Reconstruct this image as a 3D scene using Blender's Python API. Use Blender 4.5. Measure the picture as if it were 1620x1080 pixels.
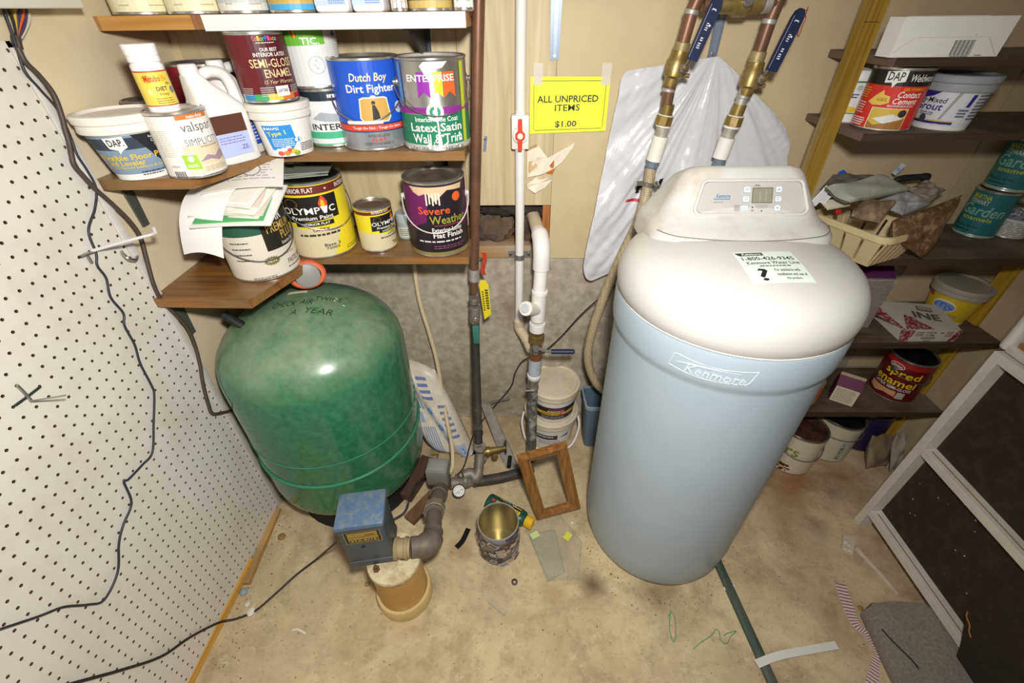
import bpy, bmesh, math, random
from mathutils import Vector, Matrix
for o in list(bpy.data.objects): bpy.data.objects.remove(o)
S = bpy.context.scene
C = S.collection
random.seed(7)
PI = math.pi
# ---------------------------------------------------------------- camera
H = 1.4024
PITCH, YAW, ROLL, F = 0.649371, -0.0250108, -0.0136058, 692.417
_fw = Vector((math.sin(YAW)*math.cos(PITCH), math.cos(YAW)*math.cos(PITCH), -math.sin(PITCH)))
_r = Vector((math.cos(YAW), -math.sin(YAW), 0)); _u = _r.cross(_fw)
RT = _r*math.cos(ROLL) + _u*math.sin(ROLL); UP = _u*math.cos(ROLL) - _r*math.sin(ROLL)
cam = bpy.data.cameras.new('camera'); cam.sensor_width = 36; cam.lens = F*36/1620; cam.clip_start = .02
co = bpy.data.objects.new('camera', cam); C.objects.link(co); S.camera = co
co.matrix_world = Matrix(((RT.x, UP.x, -_fw.x, 0), (RT.y, UP.y, -_fw.y, 0), (RT.z, UP.z, -_fw.z, H), (0, 0, 0, 1)))
# ---------------------------------------------------------------- light: soft room light + flash on the camera
W = bpy.data.worlds.new('room_light'); S.world = W; W.use_nodes = True
W.node_tree.nodes['Background'].inputs[0].default_value = (1.0, .975, .94, 1)
W.node_tree.nodes['Background'].inputs[1].default_value = .13
fl = bpy.data.lights.new('camera_flash', 'SPOT'); fl.energy = 63; fl.spot_size = math.radians(162); fl.spot_blend = .95; fl.shadow_soft_size = .045; fl.color = (1, .98, .955)
fo = bpy.data.objects.new('camera_flash', fl); C.objects.link(fo); fo.location = (.06, .05, 1.56); fo.rotation_euler = Vector((-.4, 1, -1.12)).to_track_quat('-Z', 'Y').to_euler()
S.view_settings.view_transform = 'Standard'; S.view_settings.look = 'None'
S.view_settings.exposure = 0.35; S.view_settings.gamma = 1; S.view_settings.use_curve_mapping = False

# ---------------------------------------------------------------- helpers
def ray(px, py): return RT*((px-810)/F) + UP*((540-py)/F) + _fw
def onz(px, py, z): d = ray(px, py); t = (z-H)/d.z; return Vector((d.x*t, d.y*t, z))
def ony(px, py, y): d = ray(px, py); t = y/d.y; return Vector((d.x*t, y, H+d.z*t))
def onx(px, py, x): d = ray(px, py); t = x/d.x; return Vector((x, d.y*t, H+d.z*t))

def lin(h):
    h = h.lstrip('#'); c = [int(h[i:i+2], 16)/255 for i in (0, 2, 4)]
    return tuple((x/12.92 if x <= .04045 else ((x+.055)/1.055)**2.4) for x in c) + (1,)
_mats = {}
def M(col, rough=.5, metal=0., var=0., scale=25., bump=0., dirt=None, dscale=9., damt=.5, trans=0., alpha=1., coat=0., sss=0., stretch=None, ior=1.45):
    key = (col, rough, metal, var, scale, bump, dirt, dscale, damt, trans, alpha, coat, sss, stretch, ior)
    if key in _mats: return _mats[key]
    m = bpy.data.materials.new('m_'+col.strip('#')); m.use_nodes = True
    nt = m.node_tree; N = nt.nodes; L = nt.links; b = N['Principled BSDF']
    b.inputs['Base Color'].default_value = lin(col); b.inputs['Roughness'].default_value = rough
    b.inputs['Metallic'].default_value = metal; b.inputs['IOR'].default_value = ior
    if trans: b.inputs['Transmission Weight'].default_value = trans
    if alpha < 1: b.inputs['Alpha'].default_value = alpha
    if coat: b.inputs['Coat Weight'].default_value = coat; b.inputs['Coat Roughness'].default_value = .15
    if sss: b.inputs['Subsurface Weight'].default_value = sss; b.inputs['Subsurface Radius'].default_value = (.01, .008, .006)
    if var or bump or dirt:
        tc = N.new('ShaderNodeTexCoord'); mp = N.new('ShaderNodeMapping'); L.new(tc.outputs['Object'], mp.inputs[0])
        if stretch: mp.inputs['Scale'].default_value = stretch
        nz = N.new('ShaderNodeTexNoise'); nz.inputs['Scale'].default_value = scale; nz.inputs['Detail'].default_value = 6; nz.inputs['Roughness'].default_value = .62
        L.new(mp.outputs[0], nz.inputs[0])
        c = lin(col); prev = None
        if var:
            r = N.new('ShaderNodeValToRGB'); r.color_ramp.elements[0].position = .28; r.color_ramp.elements[1].position = .72
            r.color_ramp.elements[0].color = tuple(max(0, x*(1-var)) for x in c[:3])+(1,)
            r.color_ramp.elements[1].color = tuple(min(1, x*(1+var*.6)) for x in c[:3])+(1,)
            L.new(nz.outputs[0], r.inputs[0]); prev = r.outputs[0]
        if dirt:
            n2 = N.new('ShaderNodeTexNoise'); n2.inputs['Scale'].default_value = dscale; n2.inputs['Detail'].default_value = 9; n2.inputs['Roughness'].default_value = .7
            L.new(tc.outputs['Object'], n2.inputs[0])
            rr = N.new('ShaderNodeValToRGB'); rr.color_ramp.elements[0].position = .48; rr.color_ramp.elements[1].position = .72
            rr.color_ramp.elements[1].color = (damt, damt, damt, 1); L.new(n2.outputs[0], rr.inputs[0])
            mx = N.new('ShaderNodeMixRGB'); mx.inputs[1].default_value = c; mx.inputs[2].default_value = lin(dirt)
            if prev: L.new(prev, mx.inputs[1])
            L.new(rr.outputs[0], mx.inputs[0]); prev = mx.outputs[0]
        if prev: L.new(prev, b.inputs['Base Color'])
        if bump:
            bp = N.new('ShaderNodeBump'); bp.inputs['Strength'].default_value = bump; bp.inputs['Distance'].default_value = .004
            L.new(nz.outputs[0], bp.inputs['Height']); L.new(bp.outputs[0], b.inputs['Normal'])
    _mats[key] = m
    return m

def tag(o, label=None, cat=None, group=None, kind=None):
    if label: o['label'] = label
    if cat: o['category'] = cat
    if group: o['group'] = group
    if kind: o['kind'] = kind
    return o
def thing(name, label, cat, loc=(0, 0, 0), rz=0., group=None, rot=None):
    o = bpy.data.objects.new(name, None); C.objects.link(o); o.location = loc; o.empty_display_size = .05
    o.rotation_euler = rot if rot else (0, 0, rz)
    return tag(o, label, cat, group)

def catmull(P, n=6):
    P = [Vector(p) for p in P]
    if len(P) < 3: return P
    out = []
    for i in range(len(P)-1):
        a = P[i-1] if i else P[0]*2-P[1]; b = P[i]; c = P[i+1]; d = P[i+2] if i+2 < len(P) else P[-1]*2-P[-2]
        for k in range(n):
            t = k/n
            out.append(.5*((2*b)+(c-a)*t+(2*a-5*b+4*c-d)*t*t+(3*b-a-3*c+d)*t**3))
    out.append(P[-1]); return out

class B:
    def __init__(s): s.bm = bmesh.new()
    def box(s, x0, x1, y0, y1, z0, z1, bev=0, seg=2):
        vs = [s.bm.verts.new((x, y, z)) for z in (z0, z1) for y in (y0, y1) for x in (x0, x1)]
        fs = [s.bm.faces.new([vs[i] for i in q]) for q in ((0, 2, 3, 1), (4, 5, 7, 6), (0, 1, 5, 4), (2, 6, 7, 3), (0, 4, 6, 2), (1, 3, 7, 5))]
        if bev:
            es = list({e for f in fs for e in f.edges})
            bmesh.ops.bevel(s.bm, geom=es, offset=bev, segments=seg, affect='EDGES', profile=.5)
        return s
    def hexa(s, P):   # 8 points: bottom 4 (ccw), top 4 (ccw)
        v = [s.bm.verts.new(p) for p in P]
        for q in ((3, 2, 1, 0), (4, 5, 6, 7), (0, 1, 5, 4), (1, 2, 6, 5), (2, 3, 7, 6), (3, 0, 4, 7)): s.bm.faces.new([v[i] for i in q])
        return s
    def lathe(s, prof, seg=40, mtx=None, sx=1, sy=1):
        rings = []
        for r, z in prof:
            if r < 1e-6: rings.append([s.bm.verts.new((0, 0, z))])
            else: rings.append([s.bm.verts.new((r*sx*math.cos(2*PI*i/seg), r*sy*math.sin(2*PI*i/seg), z)) for i in range(seg)])
        allv = [v for r in rings for v in r]
        for a, b in zip(rings, rings[1:]):
            for i in range(seg):
                j = (i+1) % seg
                if len(a) == 1 and len(b) == 1: break
                if len(a) == 1: s.bm.faces.new((a[0], b[j], b[i]))
                elif len(b) == 1: s.bm.faces.new((a[i], a[j], b[0]))
                else: s.bm.faces.new((a[i], a[j], b[j], b[i]))
        if mtx: bmesh.ops.transform(s.bm, matrix=mtx, verts=allv)
        return s
    def rings(s, RR, cap=True):   # loft closed rings of equal count
        vv = [[s.bm.verts.new(p) for p in R] for R in RR]; n = len(vv[0])
        for a, b in zip(vv, vv[1:]):
            for i in range(n): s.bm.faces.new((a[i], a[(i+1) % n], b[(i+1) % n], b[i]))
        if cap: s.bm.faces.new(vv[0][::-1]); s.bm.faces.new(vv[-1])
        return s
    def tube(s, P, r, seg=10, sm=0, cap=True, flat=1.):
        P = catmull(P, sm) if sm else [Vector(p) for p in P]
        n = len(P); rr = r if isinstance(r, (list, tuple)) else [r]*n
        if len(rr) != n: rr = [rr[min(len(rr)-1, int(i*(len(rr)-1)/(n-1)+.5))] for i in range(n)]
        T = [(P[min(i+1, n-1)]-P[max(i-1, 0)]).normalized() for i in range(n)]
        a = Vector((0, 0, 1)) if abs(T[0].z) < .9 else Vector((1, 0, 0)); nrm = (a-T[0]*a.dot(T[0])).normalized(); RR = []
        for i in range(n):
            nrm = (nrm-T[i]*nrm.dot(T[i])).normalized(); bn = T[i].cross(nrm)
            RR.append([P[i]+(nrm*math.cos(2*PI*k/seg)*flat+bn*math.sin(2*PI*k/seg))*rr[i] for k in range(seg)])
        return s.rings(RR, cap)
    def prism(s, pts, ax, o, d):   # pts 2d -> o + u*ax[0] + v*ax[1]; extruded by vector d
        o = Vector(o); d = Vector(d); U, V = Vector(ax[0]), Vector(ax[1])
        a = [s.bm.verts.new(o+U*u+V*v) for u, v in pts]; b = [s.bm.verts.new(o+U*u+V*v+d) for u, v in pts]
        n = len(pts); s.bm.faces.new(a[::-1]); s.bm.faces.new(b)
        for i in range(n): s.bm.faces.new((a[i], a[(i+1) % n], b[(i+1) % n], b[i]))
        return s
    def sheet(s, fn, nu, nv, th=0.):   # fn(i/nu, j/nv)
        P = [[Vector(fn(i/nu, j/nv)) for j in range(nv+1)] for i in range(nu+1)]
        if not th:
            g = [[s.bm.verts.new(p) for p in r] for r in P]
            for i in range(nu):
                for j in range(nv): s.bm.faces.new((g[i][j], g[i+1][j], g[i+1][j+1], g[i][j+1]))
            return s
        G = []
        for sg in (.5, -.5):
            g = []
            for i in range(nu+1):
                row = []
                for j in range(nv+1):
                    a = P[min(i+1, nu)][j]-P[max(i-1, 0)][j]; b = P[i][min(j+1, nv)]-P[i][max(j-1, 0)]; n = a.cross(b)
                    if n.length > 1e-12: n.normalize()
                    row.append(s.bm.verts.new(P[i][j]+n*(sg*th)))
                g.append(row)
            G.append(g)
        a, b = G
        for i in range(nu):
            for j in range(nv):
                s.bm.faces.new((a[i][j], a[i+1][j], a[i+1][j+1], a[i][j+1])); s.bm.faces.new((b[i][j], b[i][j+1], b[i+1][j+1], b[i+1][j]))
        for i in range(nu):
            s.bm.faces.new((a[i][0], b[i][0], b[i+1][0], a[i+1][0])); s.bm.faces.new((a[i][nv], a[i+1][nv], b[i+1][nv], b[i][nv]))
        for j in range(nv):
            s.bm.faces.new((a[0][j], a[0][j+1], b[0][j+1], b[0][j])); s.bm.faces.new((a[nu][j], b[nu][j], b[nu][j+1], a[nu][j+1]))
        return s
    def ob(s, name, mat, parent=None, smooth=35, **tg):
        bmesh.ops.recalc_face_normals(s.bm, faces=s.bm.faces)
        me = bpy.data.meshes.new(name); s.bm.to_mesh(me); s.bm.free()
        if smooth: me.shade_smooth(); me.set_sharp_from_angle(angle=math.radians(smooth))
        me.materials.append(mat); o = bpy.data.objects.new(name, me); C.objects.link(o); o.parent = parent
        if tg: tag(o, **tg)
        return o
def MT(loc=(0, 0, 0), d=None, rz=0):   # matrix whose local z points along d
    m = Matrix.Translation(loc)
    if d is not None: m = m @ Vector(d).to_track_quat('Z', 'Y').to_matrix().to_4x4()
    if rz: m = m @ Matrix.Rotation(rz, 4, 'Z')
    return m
def cyl(r, z0, z1, bev=.0): return [(0, z0), (r-bev, z0), (r, z0+bev), (r, z1-bev), (r-bev, z1), (0, z1)]

# ---- flat print: lettering and colour fields laid on a surface
_tc = {}
def text2d(s, bold, shear):
    bold = min(bold, .010 if 'M' in s or 'W' in s else .016)
    k = (s, bold, shear)
    if k not in _tc:
        cu = bpy.data.curves.new('t', 'FONT'); cu.body = s; cu.size = 1; cu.resolution_u = 2; cu.offset = bold; cu.shear = shear; cu.fill_mode = 'FRONT'
        o = bpy.data.objects.new('t', cu); me = o.to_mesh()
        vs = [(v.co.x, v.co.y) for v in me.vertices]; fs = [tuple(p.vertices) for p in me.polygons]
        o.to_mesh_clear(); bpy.data.objects.remove(o); bpy.data.curves.remove(cu)
        if not vs: vs = [(0, 0), (1, 0), (0, 1)]; fs = []
        xs = [v[0] for v in vs]; ys = [v[1] for v in vs]; x0, y0 = min(xs), min(ys); w = max(max(xs)-x0, 1e-6); h = max(max(ys)-y0, 1e-6)
        _tc[k] = ([((x-x0)/w, (y-y0)/h) for x, y in vs], fs)
    return _tc[k]
JOIN = {'fine_print', 'barcode', 'paint_fleck', 'paint_splash', 'rust_drip', 'floral_print', 'scale', 'fruit_print', 'stamp', 'stripe', 'border', 'blue_print', 'sticker', 'crease', 'brush_mark', 'rainbow_band', 'picture_square'}
SOLID = {'sticker', 'border'}
class Dec:
    def __init__(s, mp, parent, step=0., base=.0006):
        s.mp, s.par, s.step, s.base, s.it, s.n, s.lay = mp, parent, step, base, {}, 0, {}
    def _add(s, name, col, vs, fs, rough=.45, metal=0):
        k = (name, col, rough, metal)
        if k != s.lay.get('k'): s.lay['k'] = k; s.lay['n'] = s.lay.get('n', -1)+1
        if name not in JOIN: s.n += 1; k = k+(s.n,)
        else: k = k+(-s.lay['n'],)
        if k not in s.it: s.it[k] = ([], [], s.lay['n'])
        V, Fc, _ = s.it[k]; b = len(V); V.extend(vs); Fc.extend(tuple(i+b for i in f) for f in fs)
    def rect(s, u0, u1, v0, v1, col, name='print', rough=.45, metal=0): s._add(name, col, [(u0, v0), (u1, v0), (u1, v1), (u0, v1)], [(0, 1, 2, 3)], rough, metal)
    def poly(s, pts, col, name='print', rough=.45, metal=0): s._add(name, col, pts, [tuple(range(len(pts)))], rough, metal)
    def ell(s, u, v, a, b, col, name='print', n=24, rough=.45, metal=0): s.poly([(u+a*math.cos(2*PI*i/n), v+b*math.sin(2*PI*i/n)) for i in range(n)], col, name, rough, metal)
    def text(s, t, u0, u1, v0, v1, col, bold=.012, shear=0., rot=0., name='lettering'):
        vs, fs = text2d(t, bold, shear); cu, cv = (u0+u1)/2, (v0+v1)/2; c, sn = math.cos(rot), math.sin(rot); w, h = u1-u0, v1-v0
        q = [((x-.5)*w, (y-.5)*h) for x, y in vs]
        s._add(name, col, [(cu+x*c-y*sn, cv+x*sn+y*c) for x, y in q], fs)
    def lines(s, u0, u1, v0, v1, n, col, fill=.45, ragged=.15):
        for i in range(n):
            a = v1-(v1-v0)*(i+.5)/n; hh = (v1-v0)/n*fill/2; u = u0
            e = u1-(u1-u0)*ragged*random.random()
            while u < e:
                w = min((u1-u0)*random.uniform(.05, .16), e-u)
                s.rect(u, u+w, a-hh, a+hh, col, 'fine_print'); u += w+(u1-u0)*.025
    def flush(s):
        for (name, col, rough, metal, _n), (V, Fc, lay) in s.it.items():
            bm = bmesh.new(); vs = [bm.verts.new((x, y, 0)) for x, y in V]
            for f in Fc:
                try: bm.faces.new([vs[i] for i in f])
                except ValueError: pass
            bmesh.ops.remove_doubles(bm, verts=bm.verts, dist=1e-6)
            if s.step:
                lo = min(v[0] for v in V); hi = max(v[0] for v in V); k = math.floor(lo/s.step)+1
                while k*s.step < hi:
                    bmesh.ops.bisect_plane(bm, geom=bm.verts[:]+bm.edges[:]+bm.faces[:], plane_co=(k*s.step, 0, 0), plane_no=(1, 0, 0)); k += 1
            off = s.base+.00008*lay
            for v in bm.verts: v.co = s.mp(v.co.x, v.co.y, off)
            me = bpy.data.meshes.new(name); bm.to_mesh(me); bm.free(); me.materials.append(M(col, rough, metal))
            o = bpy.data.objects.new(name, me); C.objects.link(o); o.parent = s.par
            if name in JOIN and name not in SOLID: o['kind'] = 'stuff'
def planemap(o, ux, uy):
    o, ux, uy = Vector(o), Vector(ux).normalized(), Vector(uy).normalized(); n = ux.cross(uy)
    return lambda u, v, f: o+ux*u+uy*v+n*f

STEEL = M('#b9b7b0', .28, .9, .12, 30)
DSTEEL = M('#6d6a66', .4, .8, .2, 40)
WIRE = M('#a9a8a4', .3, .9)
def facing(c, off=0.): return math.atan2(-c[1], -c[0])+math.radians(off)
def can(name, label, cat, c, z, r, h, art=None, face=0., body='#c9c7c0', lid=None, bail=None, group=None, rt=None, style='metal', tubcol='#f1eee6', bailcol=None, drop=.055, brough=.3, bmetal=.85, baila=None, lidm=None, tilt=None, earz=.74):
    t = thing(name, label, cat, (c[0], c[1], z), 0, group)
    if tilt: t.rotation_euler = tilt
    rt = rt or r
    if style == 'metal':
        B().lathe([(0, .003), (r-.004, .003), (r-.002, 0), (r+.001, .002), (r+.001, .005), (r, .007), (rt, h-.007), (rt+.0015, h-.005), (rt+.0015, h-.001), (rt, h), (rt-.003, h), (rt-.005, h-.005)], 48).ob('body', M(body, brough, bmetal, .1, 30), t)
        B().lathe([(rt-.0045, h-.006), (rt-.009, h-.001), (rt-.013, h-.001), (rt-.0155, h-.006), (0, h-.006)], 40).ob('lid', lidm or M(lid or '#8b8983', .38, .75, .3, 28), t)
    else:
        B().lathe([(0, .002), (r-.003, .002), (r, .0), (r+.0005, .003), (rt, h-.012), (rt, h-.008)], 48).ob('body', M(tubcol, .45, 0, .05, 20), t)
        e = .004
        B().lathe([(rt-.001, h-.03), (rt+e, h-.03), (rt+e+.001, h-.027), (rt+e-.001, h-.0155), (rt+e+.002, h-.013), (rt+e+.003, h-.003), (rt+e+.001, h), (rt-.003, h+.001), (rt-.008, h-.004), (0, h-.003)], 48).ob('lid', lidm or M(lid or '#ece8dc', .5, 0, .08, 14, dirt='#b9a988', dscale=11, damt=.35), t)
    a0 = facing(c, face)
    if art:
        rf = (lambda v: r+(rt-r)*min(1, max(0, (v-.003)/(h-.015)))) if style == 'tub' else (lambda v: r+(rt-r)*v/h)
        D = Dec(lambda u, v, f: Vector(((rf(v)+f)*math.cos(a0+u/r), (rf(v)+f)*math.sin(a0+u/r), v)), t, .0105, .0009)
        art(D, r, h); D.flush()
    if bail is not None:
        ba = facing(c, bail); ze = h*earz; re = r+(rt-r)*earz
        ex, ey = -math.sin(ba), math.cos(ba); fx, fy = math.cos(ba), math.sin(ba)
        em = M(bailcol, .5) if bailcol else STEEL
        for sg in (-1, 1):
            B().lathe([(0, -.002), (.011, -.002), (.011, .002), (.006, .004), (.006, .009), (0, .009)], 16, MT((ex*sg*re, ey*sg*re, ze), (ex*sg, ey*sg, 0))).ob('bail_ear', em, t)
        pts = []
        for i in range(21):
            q = PI*i/20; R = re+.008
            pts.append((ex*R*math.cos(q)+fx*(re+.006)*math.sin(q), ey*R*math.cos(q)+fy*(re+.006)*math.sin(q), ze-drop*math.sin(q)**.8))
        hd = B().tube(pts, .0016, 6).ob('bail_handle', em if bailcol else WIRE, t)
    return t
def stand(px, py, z, r):
    p = onz(px, py, z); d = Vector((p.x, p.y, 0)).normalized(); return (p.x+d.x*r, p.y+d.y*r)
# ---------------------------------------------------------------- special materials
def woodmat(c1, c2, axis='x', scale=1., rough=.5, coat=0., dirt=None):
    key = ('wood', c1, c2, axis, scale, rough, coat, dirt)
    if key in _mats: return _mats[key]
    m = bpy.data.materials.new('m_wood'); m.use_nodes = True; N = m.node_tree.nodes; L = m.node_tree.links; b = N['Principled BSDF']
    tc = N.new('ShaderNodeTexCoord'); mp = N.new('ShaderNodeMapping'); L.new(tc.outputs['Object'], mp.inputs[0])
    s = {'x': (2.2, 40, 40), 'y': (40, 2.2, 40), 'z': (40, 40, 2.2)}[axis]; mp.inputs['Scale'].default_value = tuple(q*scale for q in s)
    n1 = N.new('ShaderNodeTexNoise'); n1.inputs['Scale'].default_value = 1.6; n1.inputs['Detail'].default_value = 7; n1.inputs['Distortion'].default_value = .8
    L.new(mp.outputs[0], n1.inputs[0])
    r = N.new('ShaderNodeValToRGB'); r.color_ramp.elements[0].position = .3; r.color_ramp.elements[1].position = .68
    r.color_ramp.elements[0].color = lin(c1); r.color_ramp.elements[1].color = lin(c2); L.new(n1.outputs[0], r.inputs[0])
    out = r.outputs[0]
    if dirt:
        n2 = N.new('ShaderNodeTexNoise'); n2.inputs['Scale'].default_value = 7; n2.inputs['Detail'].default_value = 9; L.new(tc.outputs['Object'], n2.inputs[0])
        r2 = N.new('ShaderNodeValToRGB'); r2.color_ramp.elements[0].position = .42; r2.color_ramp.elements[1].position = .7; L.new(n2.outputs[0], r2.inputs[0])
        mx = N.new('ShaderNodeMixRGB'); mx.inputs[2].default_value = lin(dirt); L.new(r2.outputs[0], mx.inputs[0]); L.new(out, mx.inputs[1]); out = mx.outputs[0]
    L.new(out, b.inputs['Base Color']); b.inputs['Roughness'].default_value = rough; b.inputs['Coat Weight'].default_value = coat
    _mats[key] = m; return m
def floormat():
    m = bpy.data.materials.new('m_floor'); m.use_nodes = True; N = m.node_tree.nodes; L = m.node_tree.links; b = N['Principled BSDF']
    tc = N.new('ShaderNodeTexCoord'); P = tc.outputs['Object']
    def noise(sc, det, rg=.6, dist=0):
        n = N.new('ShaderNodeTexNoise'); n.inputs['Scale'].default_value = sc; n.inputs['Detail'].default_value = det; n.inputs['Roughness'].default_value = rg; n.inputs['Distortion'].default_value = dist
        L.new(P, n.inputs[0]); return n.outputs[0]
    def ramp(i, a, b2, c1, c2):
        r = N.new('ShaderNodeValToRGB'); r.color_ramp.elements[0].position = a; r.color_ramp.elements[1].position = b2
        r.color_ramp.elements[0].color = c1; r.color_ramp.elements[1].color = c2; L.new(i, r.inputs[0]); return r.outputs[0]
    def mix(f, a, b2, mode='MIX'):
        x = N.new('ShaderNodeMixRGB'); x.blend_type = mode
        for k, v in ((0, f), (1, a), (2, b2)):
            if hasattr(v, 'node'): L.new(v, x.inputs[k])
            else: x.inputs[k].default_value = v
        return x.outputs[0]
    W1 = (1, 1, 1, 1); K = (0, 0, 0, 1)
    c = ramp(noise(4.5, 8, .62, .6), .32, .7, lin('#ad9570'), lin('#dcc69c'))
    c = mix(ramp(noise(16, 9, .75), .48, .70, K, (.6, .6, .6, 1)), c, lin('#8a7353'))
    c = mix(ramp(noise(34, 9, .75, .5), .56, .68, K, (.7, .7, .7, 1)), c, lin('#d6c6a8'))
    c = mix(ramp(noise(2.1, 7, .6, 1.2), .52, .68, K, (.6, .6, .6, 1)), c, lin('#bfa888'))
    c = mix(ramp(noise(110, 4, .7), .6, .7, K, (.8, .8, .8, 1)), c, lin('#6b563f'))
    def spot(x, y, r, col, amt, stretch=1):
        d = N.new('ShaderNodeVectorMath'); d.operation = 'SUBTRACT'; L.new(P, d.inputs[0]); d.inputs[1].default_value = (x, y, 0)
        l = N.new('ShaderNodeVectorMath'); l.operation = 'LENGTH'; L.new(d.outputs[0], l.inputs[0])
        a = N.new('ShaderNodeMath'); a.operation = 'MULTIPLY_ADD'; a.inputs[1].default_value = r*1.3; L.new(noise(11, 6, .6), a.inputs[0]); L.new(l.outputs['Value'], a.inputs[2])
        f = ramp(a.outputs[0], .0, 1.0, W1, K); rp = f.node; rp.color_ramp.elements[0].position = r*.75; rp.color_ramp.elements[1].position = r*1.75; rp.color_ramp.elements[0].color = (amt, amt, amt, 1)
        return lambda cc: mix(f, cc, lin(col))
    for s in (spot(1.02, 1.0, .12, '#8a4a1c', .75), spot(1.2, 1.02, .09, '#8c5024', .65), spot(.93, .93, .14, '#93602f', .5), spot(.22, .62, .05, '#5f4630', .85), spot(.42, .6, .09, '#7a5c3e', .6),
              spot(-.28, .6, .06, '#5e4a38', .55), spot(-.45, .62, .06, '#a5673c', .5), spot(-.19, .72, .05, '#94693f', .5), spot(-.2, .86, .07, '#6e5238', .6), spot(1.13, .95, .05, '#5c4a38', .5), spot(1.0, .82, .05, '#62503d', .5), spot(.15, .9, .04, '#8d6a45', .5), spot(.1, .6, .05, '#96734d', .45)):
        c = s(c)
    L.new(c, b.inputs['Base Color']); b.inputs['Roughness'].default_value = .8
    bp = N.new('ShaderNodeBump'); bp.inputs['Strength'].default_value = .5; bp.inputs['Distance'].default_value = .004; L.new(noise(40, 8, .7), bp.inputs['Height']); L.new(bp.outputs[0], b.inputs['Normal'])
    return m

# ---------------------------------------------------------------- the room
YB = 1.298; XL = -.87; XR = 1.44
TAN = M('#dccbaa', .6, 0, .07, 5, 0, dirt='#cbb58c', dscale=4, damt=.4)
PANEL = woodmat('#b9a47d', '#d3c09a', 'z', .8, .55)
CONC = M('#b5ab97', .9, 0, .35, 30, .8, dirt='#83755f', dscale=5, damt=.8)
B().box(-1.1, 2.2, -1.3, 1.5, -.06, 0).ob('floor', floormat(), kind='structure')
wl = B().box(-.96, XL, .866, YB+.1, 0, 2.3).ob('wall_left', TAN, kind='structure')
wb = B().box(-.96, 1.6, YB+.006, YB+.1, 0, .757).ob('wall_back', CONC, kind='structure')
for k, (x0, x1, z0) in enumerate(((XL, -.16, .757), (-.159, .0892, .932), (.09, 1.25, .757), (1.253, 1.6, .3))):
    B().box(x0, x1, YB, YB+.006, z0, 2.3).ob('panel', PANEL if k < 2 else M('#cbb790', .6, 0, .09, 7, dirt='#bfa880', dscale=6, damt=.4), wb)
B().box(-.96, 1.6, YB+.10, YB+.12, .757, 2.3).ob('sheathing', M('#4a3b2c', .8), wb)
# opening in the panelling with stud, sill and crumbled insulation
B().box(.066, .089, YB+.008, YB+.09, .757, .932).ob('stud', woodmat('#8a4f24', '#b5743b', 'z'), wb)
B().box(-.16, .066, YB+.0, YB+.095, .757, .80, .003).ob('sill_plate', woodmat('#93693f', '#b58a5c', 'x', dirt='#a89a86'), wb)
B().box(-.16, .066, YB+.06, YB+.098, .905, .932).ob('header', woodmat('#3b2a1c', '#5a4430', 'x'), wb)
def lump(cx, cz, w, h, d, seed):
    rr = random.Random(seed); ph = [rr.random()*6 for _ in range(6)]
    def fn(u, v):
        a = 2*PI*u; q = PI*v; k = 1+.22*math.sin(3*a+ph[0])*math.sin(2*q+ph[1])+.15*math.sin(5*a+ph[2]+4*q)
        return (cx+w*math.cos(a)*math.sin(q)*k, YB+.05+d*math.sin(a)*math.sin(q)*k, cz+h*math.cos(q)*k)
    return fn
B().sheet(lump(-.09, .84, .065, .05, .03, 1), 20, 10).ob('insulation', M('#5a4f44', .95, 0, .5, 40, .8, dirt='#8e6b45'), wb)
B().sheet(lump(.035, .85, .03, .06, .03, 5), 18, 10).ob('insulation', M('#4a4038', .95, 0, .5, 45, .8, dirt='#9a7a50'), wb)
B().sheet(lump(-.02, .905, .12, .022, .03, 9), 22, 8).ob('insulation', M('#38322c', .95, 0, .5, 45, .8), wb)
# torn, splintered patch of panelling beside the plastic pipe
TORN = M('#e6dac4', .7, 0, .12, 40)
def flap(pts, tips, mat, seed):
    rr = random.Random(seed); P = [ony(x, y, YB) for x, y in pts]
    b = B(); n = len(P); cx = sum((p for p in P), Vector())/n
    top = [b.bm.verts.new((p.x, YB-.002-rr.random()*.006-(tips if i % 3 == 0 else 0), p.z)) for i, p in enumerate(P)]
    bot = [b.bm.verts.new((p.x, YB-.0005, p.z)) for p in P]; c = b.bm.verts.new((cx.x, YB-.006, cx.z)); b.bm.faces.new(bot[::-1])
    for i in range(n):
        j = (i+1) % n; b.bm.faces.new((top[i], top[j], c)); b.bm.faces.new((bot[i], bot[j], top[j], top[i]))
    return b.ob('splinter', mat, wb, 20)
flap([(834, 238), (848, 232), (852, 230), (850, 246), (847, 256), (855, 262), (880, 250), (896, 232), (909, 225), (905, 234), (888, 256), (876, 266), (856, 274), (834, 280)], .006, TORN, 3)
flap([(833, 290), (848, 280), (854, 284), (873, 277), (874, 283), (862, 296), (846, 303), (834, 296)], .008, TORN, 4)
flap([(836, 255), (845, 252), (850, 262), (836, 272)], .004, M('#c9a77c', .8, 0, .2, 30), 5)
flap([(864, 268), (879, 248), (885, 248), (880, 262), (874, 275), (865, 274)], .0, M('#b8702f', .7, 0, .15, 30), 6)
flap([(836, 240), (850, 235), (849, 228), (838, 233)], .003, M('#b58f63', .8), 7)
# right side: tan panel on a yellowed stud
wr = B().box(XR, XR+.02, -1.3, 1.15, 0, 2.3).ob('wall_right', M('#c4b18d', .65, 0, .12, 8, dirt='#8d7a58', dscale=6, damt=.4), kind='structure')
B().box(XR-.012, XR+.03, 1.152, 1.19, 0, 2.3).ob('stud', woodmat('#a87d1d', '#cfa43a', 'z', 1, .5), wr)
B().box(1.56, 1.6, 1.1, YB, 0, 2.3).ob('back_panel', M('#2b241c', .9), wr)

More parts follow.
